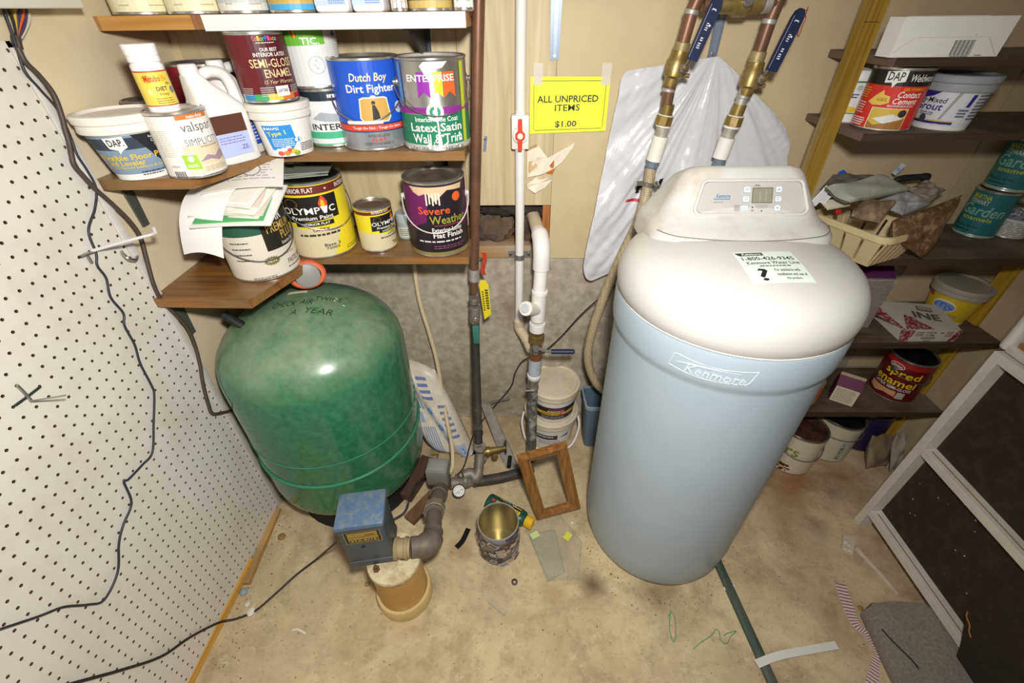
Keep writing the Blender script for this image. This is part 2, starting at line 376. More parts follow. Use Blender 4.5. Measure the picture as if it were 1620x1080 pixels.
# ---- pegboard on the left wall: real holes on a one inch grid
PX = -.8613
pg = thing('pegboard', 'white perforated pegboard sheet covering the left wall, wires running over it', 'pegboard', (PX, .4, 0))
b = B(); d = .0254; y0 = .4849-.4; z0 = H-.55424; bm = b.bm; hr = .0032; cache = {}
def gv(x, y, z):
    k = (round(x, 5), round(y, 5), round(z, 5))
    if k not in cache: cache[k] = bm.verts.new((x, y, z))
    return cache[k]
jn = range(-33, 16); inn = range(-20, 34)
for j in jn:
    for i in inn:
        cy, cz = y0+d*j, z0-d*i; h2 = d/2
        sq = [(cy+h2*a, cz+h2*c) for a, c in ((1, 0), (1, 1), (0, 1), (-1, 1), (-1, 0), (-1, -1), (0, -1), (1, -1))]
        ci = [(cy+hr*math.cos(PI*k/4), cz+hr*math.sin(PI*k/4)) for k in range(8)]
        for k in range(8):
            m_ = (k+1) % 8
            bm.faces.new((gv(0, *sq[k]), gv(0, *sq[m_]), gv(0, *ci[m_]), gv(0, *ci[k])))
            bm.faces.new((gv(0, *ci[k]), gv(0, *ci[m_]), gv(-.004, *ci[m_]), gv(-.004, *ci[k]))).material_index = 1
yb0, yb1, zb0, zb1 = y0+d*(jn[0]-.5), y0+d*(jn[-1]+.5), z0-d*(inn[-1]+.5), z0-d*(inn[0]-.5)
PEG = M('#dcd8cc', .55, 0, .05, 7, dirt='#b3a488', dscale=5, damt=.35)
b.ob('board', PEG, pg, 0).data.materials.append(M('#5a412b', .9))
B().box(-.004, 0, yb1, .470, zb0, zb1).box(-.004, 0, yb0, .470, -.0+.002, zb0).ob('board_margin', PEG, pg, 0)
B().box(-.03, -.012, yb0, .466, 0.002, zb1).ob('hole_shade_sheet', M('#1c120a', .95), pg)  # near-black sheet added behind the board, its colour standing in for hole shade
B().box(-.008, .005, .4705, .489, .0, 1.36, .001).ob('edge_strip', M('#cfcbc2', .5, 0, .08, 10, dirt='#a39478'), pg)
# wooden trims at the foot of the pegboard
for nm, a, b_, w, hh, mat, lb in (('trim_1', (440, 806), (390, 925), .026, .012, woodmat('#a77c46', '#c79c62', 'y', dirt='#8d7450'), 'rough wooden strip on the floor in the left corner'),
                              ('trim_2', (400, 888), (262, 1160), .016, .022, woodmat('#b98632', '#d7a654', 'y'), 'yellow wooden moulding strip along the foot of the pegboard')):
    p, q = onz(*a, 0), onz(*b_, 0); dv = (q-p).normalized(); sd = Vector((-dv.y, dv.x, 0))*w/2
    B().hexa([p-sd, q-sd, q+sd, p+sd]+[v+Vector((0, 0, hh)) for v in (p-sd*.8, q-sd*.8, q+sd*.8, p+sd*.8)]).ob(nm, mat, kind='structure')

# ---------------------------------------------------------------- shelves on the left
VEN = woodmat('#5c3a1a', '#94622e', 'x', .8, .4, .2, dirt='#8a6c48')
def slab(pts, z0, z1, name, mat, par): return B().prism(pts, ((1, 0, 0), (0, 1, 0)), (0, 0, z0), (0, 0, z1-z0)).ob(name, mat, par, 30)
SM = 1.135; SL = .87; SU = 1.40
BRK = M('#3d434a', .45, .5, .15, 30)
def bracket(par, x, z, arm=.2, leg=.2, mat=BRK, name='bracket'):
    b = B()
    b.hexa([(x-.008, YB-.003, z-leg), (x+.008, YB-.003, z-leg), (x+.008, YB-.0003, z-leg), (x-.008, YB-.0003, z-leg), (x-.014, YB-.003, z), (x+.014, YB-.003, z), (x+.014, YB-.0003, z), (x-.014, YB-.0003, z)])
    b.hexa([(x-.014, YB, z-.003), (x+.014, YB, z-.003), (x+.008, YB-arm, z-.003), (x-.008, YB-arm, z-.003), (x-.014, YB, z), (x+.014, YB, z), (x+.008, YB-arm, z), (x-.008, YB-arm, z)])
    b.prism([(0, 0), (-arm*.9, 0), (-arm*.25, -leg*.3), (0, -leg*.85)], ((0, 1, 0), (0, 0, 1)), (x-.003, YB, z-.002), (.006, 0, 0))
    return b.ob(name, mat, par, 0)
def lbracket(par, y, z, leg=.09, w=.03):
    b = B(); b.prism([(-w/2, 0), (w/2, 0), (w/3, -leg), (-w/3, -leg)], ((0, 1, 0), (0, 0, 1)), (XL+.0005, y, z), (.004, 0, 0)); b.box(XL, XL+.15, y-w/2, y+w/2, z-.003, z)
    return b.ob('bracket', M('#70746a', .45, .6), par, 0)
us = thing('wall_shelf', 'top wall shelf at eye level, white front edge with short oak piece', 'shelf', (0, 0, 0))
x0, x1, x2 = ony(152, 24, 1.075).x, ony(316, 24, 1.075).x, ony(737, 30, 1.075).x
slab([(x0, 1.075), (x1-.02, 1.075), (x1-.02, YB), (XL+.002, YB), (XL+.002, 1.09)], 1.376, SU, 'oak_board', woodmat('#b07c3a', '#d9a75c', 'x', .7, .45), us)
B().box(x1-.02, x1, 1.075, YB, 1.376, SU).ob('end_strip', woodmat('#7d5433', '#9a6b45', 'z'), us)
B().box(x1+.002, x2, 1.079, YB, 1.374, SU-.0005).ob('board', woodmat('#a9773d', '#c8965a', 'x'), us)
B().box(x1+.002, x2-.001, 1.073, 1.079, 1.3735, SU).ob('white_front_edge', M('#f2efe8', .4, 0, .03, 20), us)
for x in (-.60, -.235): bracket(us, x, 1.3735)
ms = thing('wall_shelf', 'middle corner wall shelf of dark veneer, crowded with paint cans', 'shelf', (0, 0, 0))
fR = ony(735, 240, 1.10).x
slab([(XL+.002, .895), (-.675, .90), (-.615, 1.048), (-.57, 1.10), (fR, 1.10), (fR, YB-.001), (XL+.002, YB-.001)], SM-.022, SM, 'board', VEN, ms)
for x in (-.56, -.22): bracket(ms, x, SM-.0225)
lbracket(ms, .955, SM-.0225, .1)
ls = thing('wall_shelf', 'lowest corner wall shelf of dark veneer above the green tank', 'shelf', (0, 0, 0))
slab([(XL+.002, .862), (-.632, .857), (-.585, 1.0), (-.56, 1.08), (-.142, 1.08), (-.142, YB-.001), (XL+.002, YB-.001)], SL-.022, SL, 'board', VEN, ls)
for x in (-.52, -.2): bracket(ls, x, SL-.0225, .19, .1)
lbracket(ls, .92, SL-.0225, .12, .035)
# loose brackets left on the wall
for px, lb in ((879, 'grey steel shelf bracket on the wall above the yellow sign'), (1137, 'grey steel shelf bracket on the wall behind the twin copper pipes, bag hooked on it')):
    x = ony(px, 40, YB).x; t = thing('shelf_bracket', lb, 'bracket', (x, YB, 1.30), 0, 'loose wall brackets')
    bb = B(); bb.prism([(-.011, 0), (.011, 0), (.017, .30), (-.017, .30)], ((1, 0, 0), (0, 0, 1)), (0, -.0028, 0), (0, .0025, 0))
    bb.ob('leg', M('#7d8896', .4, .4), t, 0)
    B().prism([(-.004, .012), (.004, .012), (.006, .30), (-.006, .30)], ((1, 0, 0), (0, 0, 1)), (0, -.0075, 0), (0, .0048, 0)).ob('rib', M('#8b96a4', .4, .4), t, 0)
    B().lathe(cyl(.004, 0, .004), 10, MT((0, -.0026, .009), (0, -1, 0))).ob('screw', STEEL, t)

# ---------------------------------------------------------------- shelving on the right
DW = woodmat('#43352a', '#5f4e40', 'x', .8, .6, 0, dirt='#77695a')
DWE = woodmat('#3a2d22', '#4e3f33', 'x', .8, .55)
XS = .757; YF = 1.06
ru = thing('shelving_unit', 'dark brown five-shelf wooden shelving in the right corner with a yellow post', 'shelves', (XS, YF, 0))
for zt, th in ((1.316, .016), (1.175, .016), (.869, .018), (.593, .02), (.295, .02)):
    s = B().box(0, XR-XS-.002, .003, YB-YF-.002, zt-th, zt).ob('shelf', DW, ru)
    B().box(.001, XR-XS-.003, 0, .003, zt-th, zt-.0005).ob('front_edge', DWE, s)
    B().box(-.002, 0, 0, YB-YF-.002, zt-th, zt-.0005).ob('end_edge', M('#6b5a4c', .6), s)
POST = woodmat('#7a5c18', '#a98430', 'z', .9, .4, .3)
B().box(-.034, -.003, .085, .125, 0, 1.372).ob('post', POST, ru)
B().box(-.034, -.003, .085, .125, 1.3735, 1.75).ob('post', POST, ru)
B().box(-.0375, -.0342, .094, .116, 0, 1.75).ob('post_moulding', POST, ru)
# ---------------------------------------------------------------- green pressure tank
def tankmat():
    m = bpy.data.materials.new('m_tank'); m.use_nodes = True; N = m.node_tree.nodes; L = m.node_tree.links; b = N['Principled BSDF']
    tc = N.new('ShaderNodeTexCoord'); P = tc.outputs['Object']
    n = N.new('ShaderNodeTexNoise'); n.inputs['Scale'].default_value = 9; n.inputs['Detail'].default_value = 9; n.inputs['Roughness'].default_value = .7; L.new(P, n.inputs[0])
    n2 = N.new('ShaderNodeTexNoise'); n2.inputs['Scale'].default_value = 60; n2.inputs['Detail'].default_value = 6; L.new(P, n2.inputs[0])
    sp = N.new('ShaderNodeSeparateXYZ'); L.new(tc.outputs['Normal'], sp.inputs[0])
    mr = N.new('ShaderNodeMapRange'); mr.inputs['From Min'].default_value = .08; mr.inputs['From Max'].default_value = .75; L.new(sp.outputs['Z'], mr.inputs[0])
    r = N.new('ShaderNodeValToRGB'); r.color_ramp.elements[0].position = .36; r.color_ramp.elements[1].position = .68; r.color_ramp.elements[0].color = (.25, .25, .25, 1); L.new(n.outputs[0], r.inputs[0])
    mu = N.new('ShaderNodeMath'); mu.operation = 'MULTIPLY'; L.new(mr.outputs[0], mu.inputs[0]); L.new(r.outputs[0], mu.inputs[1])
    m2 = N.new('ShaderNodeMath'); m2.operation = 'MULTIPLY_ADD'; m2.inputs[1].default_value = .55; m2.inputs[2].default_value = .02; L.new(mu.outputs[0], m2.inputs[0])
    r2 = N.new('ShaderNodeValToRGB'); r2.color_ramp.elements[0].position = .35; r2.color_ramp.elements[1].position = .75; r2.color_ramp.elements[0].color = lin('#226343'); r2.color_ramp.elements[1].color = lin('#2f7a56'); L.new(n2.outputs[0], r2.inputs[0])
    mx = N.new('ShaderNodeMixRGB'); mx.inputs[2].default_value = lin('#a9ac8c'); L.new(m2.outputs[0], mx.inputs[0]); L.new(r2.outputs[0], mx.inputs[1]); L.new(mx.outputs[0], b.inputs['Base Color'])
    ra = N.new('ShaderNodeMath'); ra.operation = 'MULTIPLY_ADD'; ra.inputs[1].default_value = .55; ra.inputs[2].default_value = .13; L.new(m2.outputs[0], ra.inputs[0]); L.new(ra.outputs[0], b.inputs['Roughness'])
    return m
TC = Vector((-.603, 1.003, 0)); TR = .255
tk = thing('pressure_tank', 'large dusty green steel pressure tank with handwriting on its domed top', 'tank', TC)
TP = [(.255, .60), (.2535, .62), (.249, .645), (.238, .672), (.22, .697), (.193, .722), (.16, .744), (.12, .764), (.08, .778), (.04, .787), (0, .79)]
B().lathe([(0, .062), (.1, .065), (.16, .076), (.205, .095), (.236, .12), (.25, .15), (.255, .185)]+TP, 72).ob('shell', tankmat(), tk, 40)
GB = M('#337d5a', .3, 0, .1, 20)
for z, rr in ((.30, .0055), (.388, .0022)):
    B().lathe([(.2545, z-rr), (.255+rr*.8, z-rr*.5), (.255+rr, z), (.255+rr*.8, z+rr*.5), (.2545, z+rr)], 72).ob('weld_band', GB, tk)
B().lathe([(.15, .0), (.21, .0), (.2, .012), (.185, .09), (.165, .09), (.15, .0)], 40).ob('stand', M('#171716', .6), tk)
def domez(r):
    for (r1, z1), (r2, z2) in zip(TP, TP[1:]):
        if r2 <= r <= r1: return z1+(z2-z1)*(r1-r)/(r1-r2)
    return .6
def domemap(u, v, f): return Vector((u, v, domez(math.hypot(u, v))+f+.0012))
D = Dec(domemap, tk, .015)
def wr_(t, px, py, w, h, rot):
    p = onz(px, py, .772)-TC
    D.text(t, p.x-w/2, p.x+w/2, p.y-h/2, p.y+h/2, '#12251b', -.012, .25, rot)
wr_('CHECK', 453, 489, .062, .022, .12); wr_('AIR', 487, 485, .032, .02, .15); wr_('TWICE', 522, 476, .066, .019, .25); wr_('A', 466, 499, .014, .018, .1); wr_('YEAR', 505, 494, .065, .02, .12)
p = onz(471, 464, .787)-TC
D.poly([(p.x-.024, p.y-.012), (p.x+.026, p.y+.0), (p.x+.024, p.y+.014), (p.x-.026, p.y+.002)], '#d9d6c4', 'sticker')
for px, py in ((530, 478), (533, 474), (543, 481)):
    q = onz(px, py, .77)-TC; D.ell(q.x, q.y, .004, .002, '#e6ddb4', 'paint_fleck', 8)
D.flush()
p = onz(487, 470, .79)-TC
B().lathe(cyl(.0125, 0, .012, .001), 6, MT((p.x, p.y, domez(p.length)-.001))).ob('plug', M('#3b6b4c', .4, .3), tk, 20)
B().lathe([(0, .0), (.007, 0), (.006, .005), (0, .006)], 12, MT((p.x, p.y, domez(p.length)+.011))).ob('plug_cap', M('#b5562c', .6), tk)
p = onx(372, 508, -.745)-TC
B().tube([(p.x+.02, p.y+.0, p.z-.02), p, (p.x-.025, p.y+.005, p.z+.018)], .011, 10).ob('air_valve', M('#1b1c1c', .5), tk)
# orange round container lying on the tank
q = ony(486, 434, 1.045); dv = (Vector((0, 0, H))-q); dv.z *= .55; dv.normalize()
oc = thing('container', 'round orange container with a grey lid lying on the green tank', 'container', q, rot=dv.to_track_quat('Z', 'Y').to_euler())
B().lathe([(0, -.03), (.032, -.03), (.04, -.02), (.043, 0), (.041, .012), (.037, .016), (.03, .0165)], 36, sx=1.15, sy=.9).ob('body', M('#d8663f', .45, 0, .1, 30), oc)
B().lathe([(.0, .0225), (.028, .0225), (.0315, .021), (.0325, .017), (.0325, .008)], 36).ob('lid', M('#8e8d8a', .45, 0, .08, 30), oc)

# ---------------------------------------------------------------- water softener
def softmat(c, spots):
    m = M(c, .38, 0, .03, 6); return m
SC = Vector((.451, .83, 0)); SF = facing(SC)
sf = thing('water_softener', 'tall pale grey water softener cabinet with a white domed lid and control head', 'softener', SC)
BLUE = M('#a3b0b9', .4, 0, .035, 5)
B().lathe([(0, .004), (.19, .004), (.205, .003), (.217, .018), (.225, .05), (.2285, .11), (.229, .3), (.2305, .6), (.231, .815), (.2315, .822), (.2365, .832), (.2385, .845), (.2385, .895), (.236, .906), (.22, .909)], 80).ob('cabinet', BLUE, sf)
B().lathe([(.19, -.0), (.206, 0), (.208, .006), (.19, .006)], 60).ob('base_rim', M('#33373b', .7), sf)
WHT = M('#c4c2bc', .36, 0, .03, 8, dirt='#cdbf a3'.replace(' ', ''), dscale=9, damt=.3)
LP = [(.234, .911), (.2385, .918), (.2405, .935), (.239, .955), (.233, .972), (.223, .988), (.207, 1.001), (.185, 1.011), (.155, 1.019), (.12, 1.025), (.07, 1.029), (0, 1.031)]
B().lathe([(.2, .9095), (.236, .9095)]+LP, 80).ob('lid', WHT, sf)
def rring(hx, yf, yb, z, cr, n=6, bow=.012, cx=.014):
    P = []
    for sx, sy in ((1, 1), (-1, 1), (-1, -1), (1, -1)):
        ccx, ccy = sx*(hx-cr), (yb-cr if sy > 0 else yf+cr); a0 = {(1, 1): 0, (-1, 1): 90, (-1, -1): 180, (1, -1): 270}[(sx, sy)]
        for i in range(n+1):
            a = math.radians(a0+90*i/n); P.append((ccx+cr*math.cos(a), ccy+cr*math.sin(a)))
    # subdivide the front edge for bow
    out = []
    for i, p in enumerate(P):
        out.append(p); q = P[(i+1) % len(P)]
        if i % (n+1) == n:
            for k in range(1, 8): out.append((p[0]+(q[0]-p[0])*k/8, p[1]+(q[1]-p[1])*k/8))
    R = []
    for x, y in out:
        if y < (yf+yb)/2: y -= bow*(1-(x/hx)**2)
        R.append(Vector((x+cx, y-SC.y, z-max(0, y-.945)*max(0, min(1, (z-1.05)/.07))*.42)))
    return R
RR = [rring(.195, .845, 1.05, .985, .05, bow=.045), rring(.19, .85, 1.05, 1.022, .05, bow=.042), rring(.184, .86, 1.05, 1.032, .05, bow=.036), rring(.172, .878, 1.05, 1.041, .045, bow=.024), rring(.163, .893, 1.05, 1.055, .04, bow=.012),
      rring(.152, .905, 1.05, 1.075, .035, bow=.006), rring(.138, .92, 1.05, 1.105, .032, bow=.003), rring(.128, .93, 1.048, 1.125, .03, bow=.002), rring(.119, .936, 1.045, 1.135, .03, bow=.002), rring(.108, .945, 1.04, 1.1405, .028, bow=.002), rring(.09, .96, 1.025, 1.142, .025, bow=.0)]
hd = B().rings(RR).ob('control_head', M('#c6c4be', .38, 0, .03, 8, dirt='#a8926c', dscale=15, damt=.5), sf, 50)
B().tube([(v.x*1.002, v.y-.0005, 1.0305) for v in rring(.1855, .8575, 1.05, 0, .05, bow=.0375)][-26:], .0009, 6).ob('head_seam', M('#6d675c', .6), sf)
# control panel on the sloping front of the head
p0 = Vector((.014, .8935-SC.y, 1.0575)); p1 = Vector((.014, .926-SC.y, 1.119)); pc = (p0+p1)/2+Vector((.01, -.004, -.001)); upv = (p1-p0).normalized()
nv = Vector((1, 0, 0)).cross(upv); pc = pc+nv*.001
def rr2(w, h, r, sk=.0, n=5):
    P = []
    for sx, sy, a0 in ((1, 1, 0), (-1, 1, 90), (-1, -1, 180), (1, -1, 270)):
        for i in range(n+1):
            a = math.radians(a0+90*i/n); P.append((sx*(w/2-r+(0 if sy > 0 else sk))+r*math.cos(a), sy*(h/2-r)+r*math.sin(a)))
    return P
PW, PH = .206, .068
pts = rr2(PW, PH, .013, .012)
B().prism(pts, ((1, 0, 0), upv), pc-nv*.004, nv*.0045).ob('panel', M('#b4b1aa', .45, 0, .05, 25), hd, 30)
q3 = [pc+Vector((1, 0, 0))*u+upv*v+nv*.0012 for u, v in pts]; q3.append(q3[0])
B().tube(q3, .0036, 8, cap=False).ob('panel_rim', WHT, hd)
B().tube([pc+Vector((1, 0, 0))*u*.974+upv*v*.92+nv*.0008 for u, v in pts+[pts[0]]], .0008, 6, cap=False).ob('panel_shadow_line', M('#7d776d', .6), hd)  # dark tube inside the rim, drawn in for the recess shadow line
D = Dec(planemap(pc+nv*.0006, (1, 0, 0), upv), hd, 0, .0004)
D.rect(.0, .042, -.011, .02, '#6f6d5c', 'display', .25); D.rect(.002, .040, -.009, .018, '#8a8874', 'display', .2)
D.rect(.016, .017, -.009, .012, '#a9a893', 'display'); D.rect(.028, .029, -.009, .016, '#a9a893', 'display')
D.text('Kenmore', -.073, -.044, -.0005, .0075, '#3f6f9b', .03, .2); D.rect(-.078, -.044, -.0035, -.002, '#3f6f9b')
D.lines(-.078, -.056, -.011, -.0065, 1, '#8f8c86', .5)
for (u, v, w, h) in ((-.011, .016, .013, .011), (-.012, -.003, .013, .011), (-.014, -.021, .015, .0095), (.053, .016, .012, .011), (.053, -.003, .012, .01), (.053, -.021, .012, .011)):
    D.poly([(u+a, v+c) for a, c in rr2(w+.0012, h+.0012, .003)], '#8aa3bd', 'button_outline'); D.poly([(u+a, v+c) for a, c in rr2(w, h, .0028)], '#e4e4e0', 'button')
for v, s in ((.016, 1), (-.021, -1)):
    D.poly([(.0495, v-.002*s), (.053, v+.0022*s), (.0565, v-.002*s), (.0557, v-.003*s), (.053, v+.0004*s), (.0503, v-.003*s)][::s], '#51749b', 'arrow_mark')
for u, v in ((-.011, .016), (-.012, -.003), (.053, -.003)): D.lines(u-.0045, u+.0045, v-.004, v+.004, 3, '#7c96b3', .4)
D.text('RECHARGE', -.020, -.008, -.0225, -.0195, '#6d8bab', .01); D.lines(-.035, -.024, -.028, -.014, 5, '#8d8d8a', .5)
D.lines(.008, .034, -.021, -.0135, 3, '#9c9a94', .4); D.ell(.002, -.0195, .0014, .0014, '#222222', 'sensor'); D.ell(.021, -.0265, .0014, .0014, '#222222', 'sensor'); D.lines(-.001, .006, -.028, -.0235, 2, '#77756f', .5); D.lines(.003, .014, .0225, .0255, 1, '#6d6b66', .6)
D.flush()
# sticker on the lid
def lidz(r):
    for (r1, z1), (r2, z2) in zip(LP, LP[1:]):
        if r2 <= r <= r1: return z1+(z2-z1)*(r1-r)/max(r1-r2, 1e-6)
    return .93
sc_ = Vector((.458, .724, 0))-SC; ra = math.radians(3)
def lidmap(u, v, f):
    x = sc_.x+u*math.cos(ra)-v*math.sin(ra)+v*.03; y = sc_.y+u*math.sin(ra)+v*math.cos(ra); return Vector((x, y, lidz(math.hypot(x, y))+f))
D = Dec(lidmap, sf, .012)
def grid(D, u0, u1, v0, v1, col, name, n=8):
    for i in range(n): D.rect(u0, u1, v0+(v1-v0)*i/n, v0+(v1-v0)*(i+1)/n, col, name)
grid(D, -.056, .056, -.05, .05, '#d7e3d6', 'sticker')
D.poly([(-.054, .046), (-.002, .046), (-.002, .035), (-.047, .035)], '#2b302e'); D.text('Kenmore', -.042, -.006, .037, .0445, '#e9eee6', .02, .2)
D.text('1-800-426-9345', -.047, .05, .019, .031, '#2b302e', .03); D.text('Kenmore Water Line', -.044, .053, .005, .015, '#1f2322', .045)
D.lines(-.025, .035, -.0035, .0015, 1, '#4a4f4c', .6, .05)
D.text('?', -.036, -.018, -.043, -.009, '#1c201f', .03)
for k, t in enumerate(('For assistance with', 'installation and use of', 'this product.')): D.text(t, (-.004, -.004, .008)[k], (.042, .05, .036)[k], -.0185-.012*k, -.0105-.012*k, '#3c4441', .01)
D.flush()
# raised name plate on the cabinet band
def bandmap(u, v, f): a = SF+.06+u/.2385; return Vector(((.2385+f)*math.cos(a), (.2385+f)*math.sin(a), .8635+v))
D = Dec(bandmap, sf, .012, .0004); NB = '#a3aeb4'
def ringtube(P, r, nm, mat, closed=True):
    q = [bandmap(u, v, .0002) for u, v in P]
    if closed: q.append(q[0])
    B().tube(q, r, 6, cap=not closed).ob(nm, mat, sf)
LB = M('#bcc6cb', .35)
ringtube([(-.076, -.012), (-.07, .017), (-.062, .0185), (-.03, .0145), (.02, .0135), (.06, .017), (.077, .0205), (.07, -.005), (.064, -.0125), (.03, -.0155), (-.01, -.0175), (-.045, -.016)], .0012, 'badge_rim', LB)
B().tube([bandmap(u, v, .0006) for u, v in ((-.066, .0), (-.04, .006), (0, .0095), (.05, .0105))], [.0003, .002, .0016, .0004], 6).ob('badge_swoosh', LB, sf)
vs, fs = text2d('Kenmore', .02, .25); bmx = B(); vv = [[bmx.bm.verts.new(bandmap(-.046+.108*x, -.0135+.02*y, f)) for x, y in vs] for f in (.0003, .0022)]
for f in fs: bmx.bm.faces.new([vv[1][i] for i in f])
ec = {}
for f in fs:
    for i in range(len(f)): k = (f[i], f[(i+1) % len(f)]); ec[k] = 1
for (i, j) in ec:
    if (j, i) not in ec: bmx.bm.faces.new((vv[0][i], vv[0][j], vv[1][j], vv[1][i]))
bmx.ob('badge_lettering', LB, sf, 30)

# ---------------------------------------------------------------- plumbing on the wall
def pipe(name, pts, r, mat, par, seg=14, sm=0): return B().tube(pts, r, seg, sm).ob(name, mat, par, 45)
def collar(name, p, d, r, h, mat, par, seg=20, bev=.0015): return B().lathe(cyl(r, -h/2, h/2, bev), seg, MT(p, d)).ob(name, mat, par, 30)
COP = M('#7f5a43', .42, .35, .22, 14, dirt='#553f31', dscale=9, damt=.6)
BRASS = M('#9a8048', .4, .65, .25, 30, dirt='#b8ab8a', dscale=30, damt=.4)
SOLD = M('#b9b5aa', .5, .5, .25, 50)
PVC = M('#ece9e0', .4, 0, .03, 12, dirt='#c9bc9c', dscale=8, damt=.3)
OPVC = M('#cdbb9c', .5, 0, .1, 14, dirt='#a08a66')
NAVY = M('#1d2748', .45)
POLY = M('#3a3632', .6, 0, .2, 20, dirt='#7d6c58', dscale=16, damt=.4)
GALV = M('#8d877c', .55, .4, .3, 40, dirt='#6a513a', dscale=26, damt=.6)
def V3(*a): return Vector(a)
# copper riser with lower valve, tag and black pipe to the floor
cr = thing('copper_riser', 'tall copper water pipe left of the yellow sign, black with green-handled valve below', 'pipe')
a = ony(758, -60, 1.2); b_ = ony(750, 425, 1.2); dn = (b_-a).normalized()
pipe('copper_pipe', [a-dn*.25, b_], .0145, COP, cr)
f1 = ony(751, 470, 1.2); f2 = ony(751, 492, 1.2); f3 = ony(752, 545, 1.2)
pipe('adapter', [b_, ony(750, 443, 1.2)], .0165, SOLD, cr); pipe('adapter', [ony(750, 443, 1.2), ony(750, 462, 1.2)], .0125, COP, cr)
collar('solder_joint', ony(750, 475, 1.2), dn, .017, .02, GALV, cr); collar('valve_body', ony(751, 497, 1.2), dn, .018, .06, GALV, cr)
B().box(-.0105, .0105, -.0035, .0035, -.07, .004, .002).ob('valve_handle', M('#3b7a6c', .5, 0, .15, 40), cr).location = ony(753, 528, 1.172)+V3(0, 0, .03)
collar('handle_screw', ony(752, 505, 1.172), (0, -1, 0), .009, .012, STEEL, cr)
base = onz(757, 700, .145)
pipe('black_pipe', [f2, f3, f3*.45+base*.55, base], .015, POLY, cr)
for t_ in (.0, .035): collar('hose_clamp', base+V3(0, .02, .03+t_), (0, -.3, 1), .0175, .011, DSTEEL, cr)
tee = onz(760, 716, .10); el = onz(757, 745, .06)
pipe('tee', [base+V3(0, 0, -.01), tee, el], .018, GALV, cr); collar('tee_collar', tee+V3(0, 0, .03), (0, -.3, 1), .022, .016, GALV, cr); collar('tee_collar', tee-V3(0, 0, .03), (0, -.3, 1), .022, .016, GALV, cr)
st = onz(800, 708, .10)
pipe('side_stub', [tee, tee*.45+st*.55, st], [.018, .012, .008], BRASS, cr); collar('stub_collar', tee*.7+st*.3, (1, .1, 0), .018, .014, BRASS, cr)
collar('drain_cock', onz(783, 721, .08), (.1, -1, .4), .012, .02, BRASS, cr); pipe('cock_lever', [st+V3(0, 0, -.03), st+V3(0, .0, .04)], .0035, DSTEEL, cr, 8)
gt = onz(733, 752, .06)
pipe('elbow', [el, el+V3(-.01, -.02, -.012), (el+gt)/2, gt], [.02, .022, .02, .02], GALV, cr, 14, 4)
tg = thing('tag', 'yellow paper tag hanging by the copper pipe', 'tag', ony(764, 443, 1.18), rot=(.0, -.05, -.1)); tg.scale = (1.2, 1, 1.25)
B().prism([(-.006, 0), (.007, 0), (.013, -.014), (.012, -.10), (-.008, -.117), (-.012, -.014)], ((1, 0, 0), (0, 0, 1)), (0, 0, 0), (0, .0007, 0)).ob('card', M('#e6cf2e', .5), tg, 0)
D = Dec(planemap((0, 0, 0), (1, 0, 0), (0, 0, 1)), tg); 
D.lines(-.007, -.001, -.09, -.03, 9, '#4d4419', .6); D.lines(.002, .010, -.085, -.025, 8, '#262209', .75, .05); D.flush()
rb = thing('tag', 'red and white plastic tag tied to the copper pipe above the yellow one', 'tag', ony(763, 400, 1.18), rot=(.1, 0, -.3))
B().sheet(lambda u, v: (-.006+.014*u+.004*math.sin(6*v), .004*math.sin(5*v+u), .0-.075*v), 3, 10, .0008).ob('ribbon', M('#c2402c', .5, 0, .35, 60), rb)
B().tube([(0, .0, -.02), (-.012, -.004, -.03), (-.03, -.004, -.05), (-.026, 0, -.072), (-.008, .004, -.08)], .0012, 6, 5).ob('wire_tie', M('#333333', .5), rb)

# white plastic pipe with red valve
pv = thing('pvc_pipe', 'thin white plastic pipe with a red-handled valve beside the yellow sign', 'pipe')
YP = YB-.022
q = [ony(825, -60, YP), ony(823, 185, YP), ony(822, 400, YP), ony(821, 512, YP)]; dn = (q[1]-q[0]).normalized()
pipe('pipe', [q[0]-dn*.25]+q, .0135, PVC, pv)
vb = ony(823, 208, YP)
B().box(-.0235, .0235, -.017, .017, -.042, .042, .004).ob('valve_body', PVC, pv).location = vb
collar('valve_hub', vb+V3(0, -.018, -.004), (0, -1, 0), .02, .02, PVC, pv)
h_ = B().prism([(-.005, -.036), (.005, -.036), (.006, -.012), (.013, -.004), (.013, .004), (.006, .012), (.005, .04), (-.005, .04), (-.006, .012), (-.013, .004), (-.013, -.004), (-.006, -.012)], ((1, 0, 0), (0, 0, 1)), (0, 0, 0), (0, -.008, 0)).ob('valve_handle', M('#d2401e', .45), pv, 0)
h_.location = vb+V3(0, -.03, -.004)
collar('handle_cap', vb+V3(0, -.039, -.004), (0, -1, 0), .0075, .004, PVC, pv)
cl = ony(822, 406, YP)
B().box(-.036, .036, -.0, .003, -.01, .01).ob('strap', M('#9a9da0', .35, .7), pv).location = cl+V3(0, .018, 0)
collar('strap_loop', cl, dn, .0155, .018, M('#9a9da0', .35, .7), pv); 
for s in (-1, 1): collar('strap_screw', cl+V3(.029*s, .016, 0), (0, -1, 0), .0045, .006, DSTEEL, pv, 10, 0)
e0 = q[-1]; e1 = ony(830, 532, 1.25); e2 = ony(841, 552, 1.2)
pipe('old_elbow', [e0+V3(0, 0, .015), e0+V3(0, 0, -.015), e1, e2], [.017, .018, .018, .016], OPVC, pv, 14, 3)
collar('elbow_collar', e0+V3(0, 0, .005), (0, 0, 1), .0185, .022, OPVC, pv); collar('elbow_collar', e2*.8+e1*.2, e2-e1, .0185, .03, OPVC, pv)

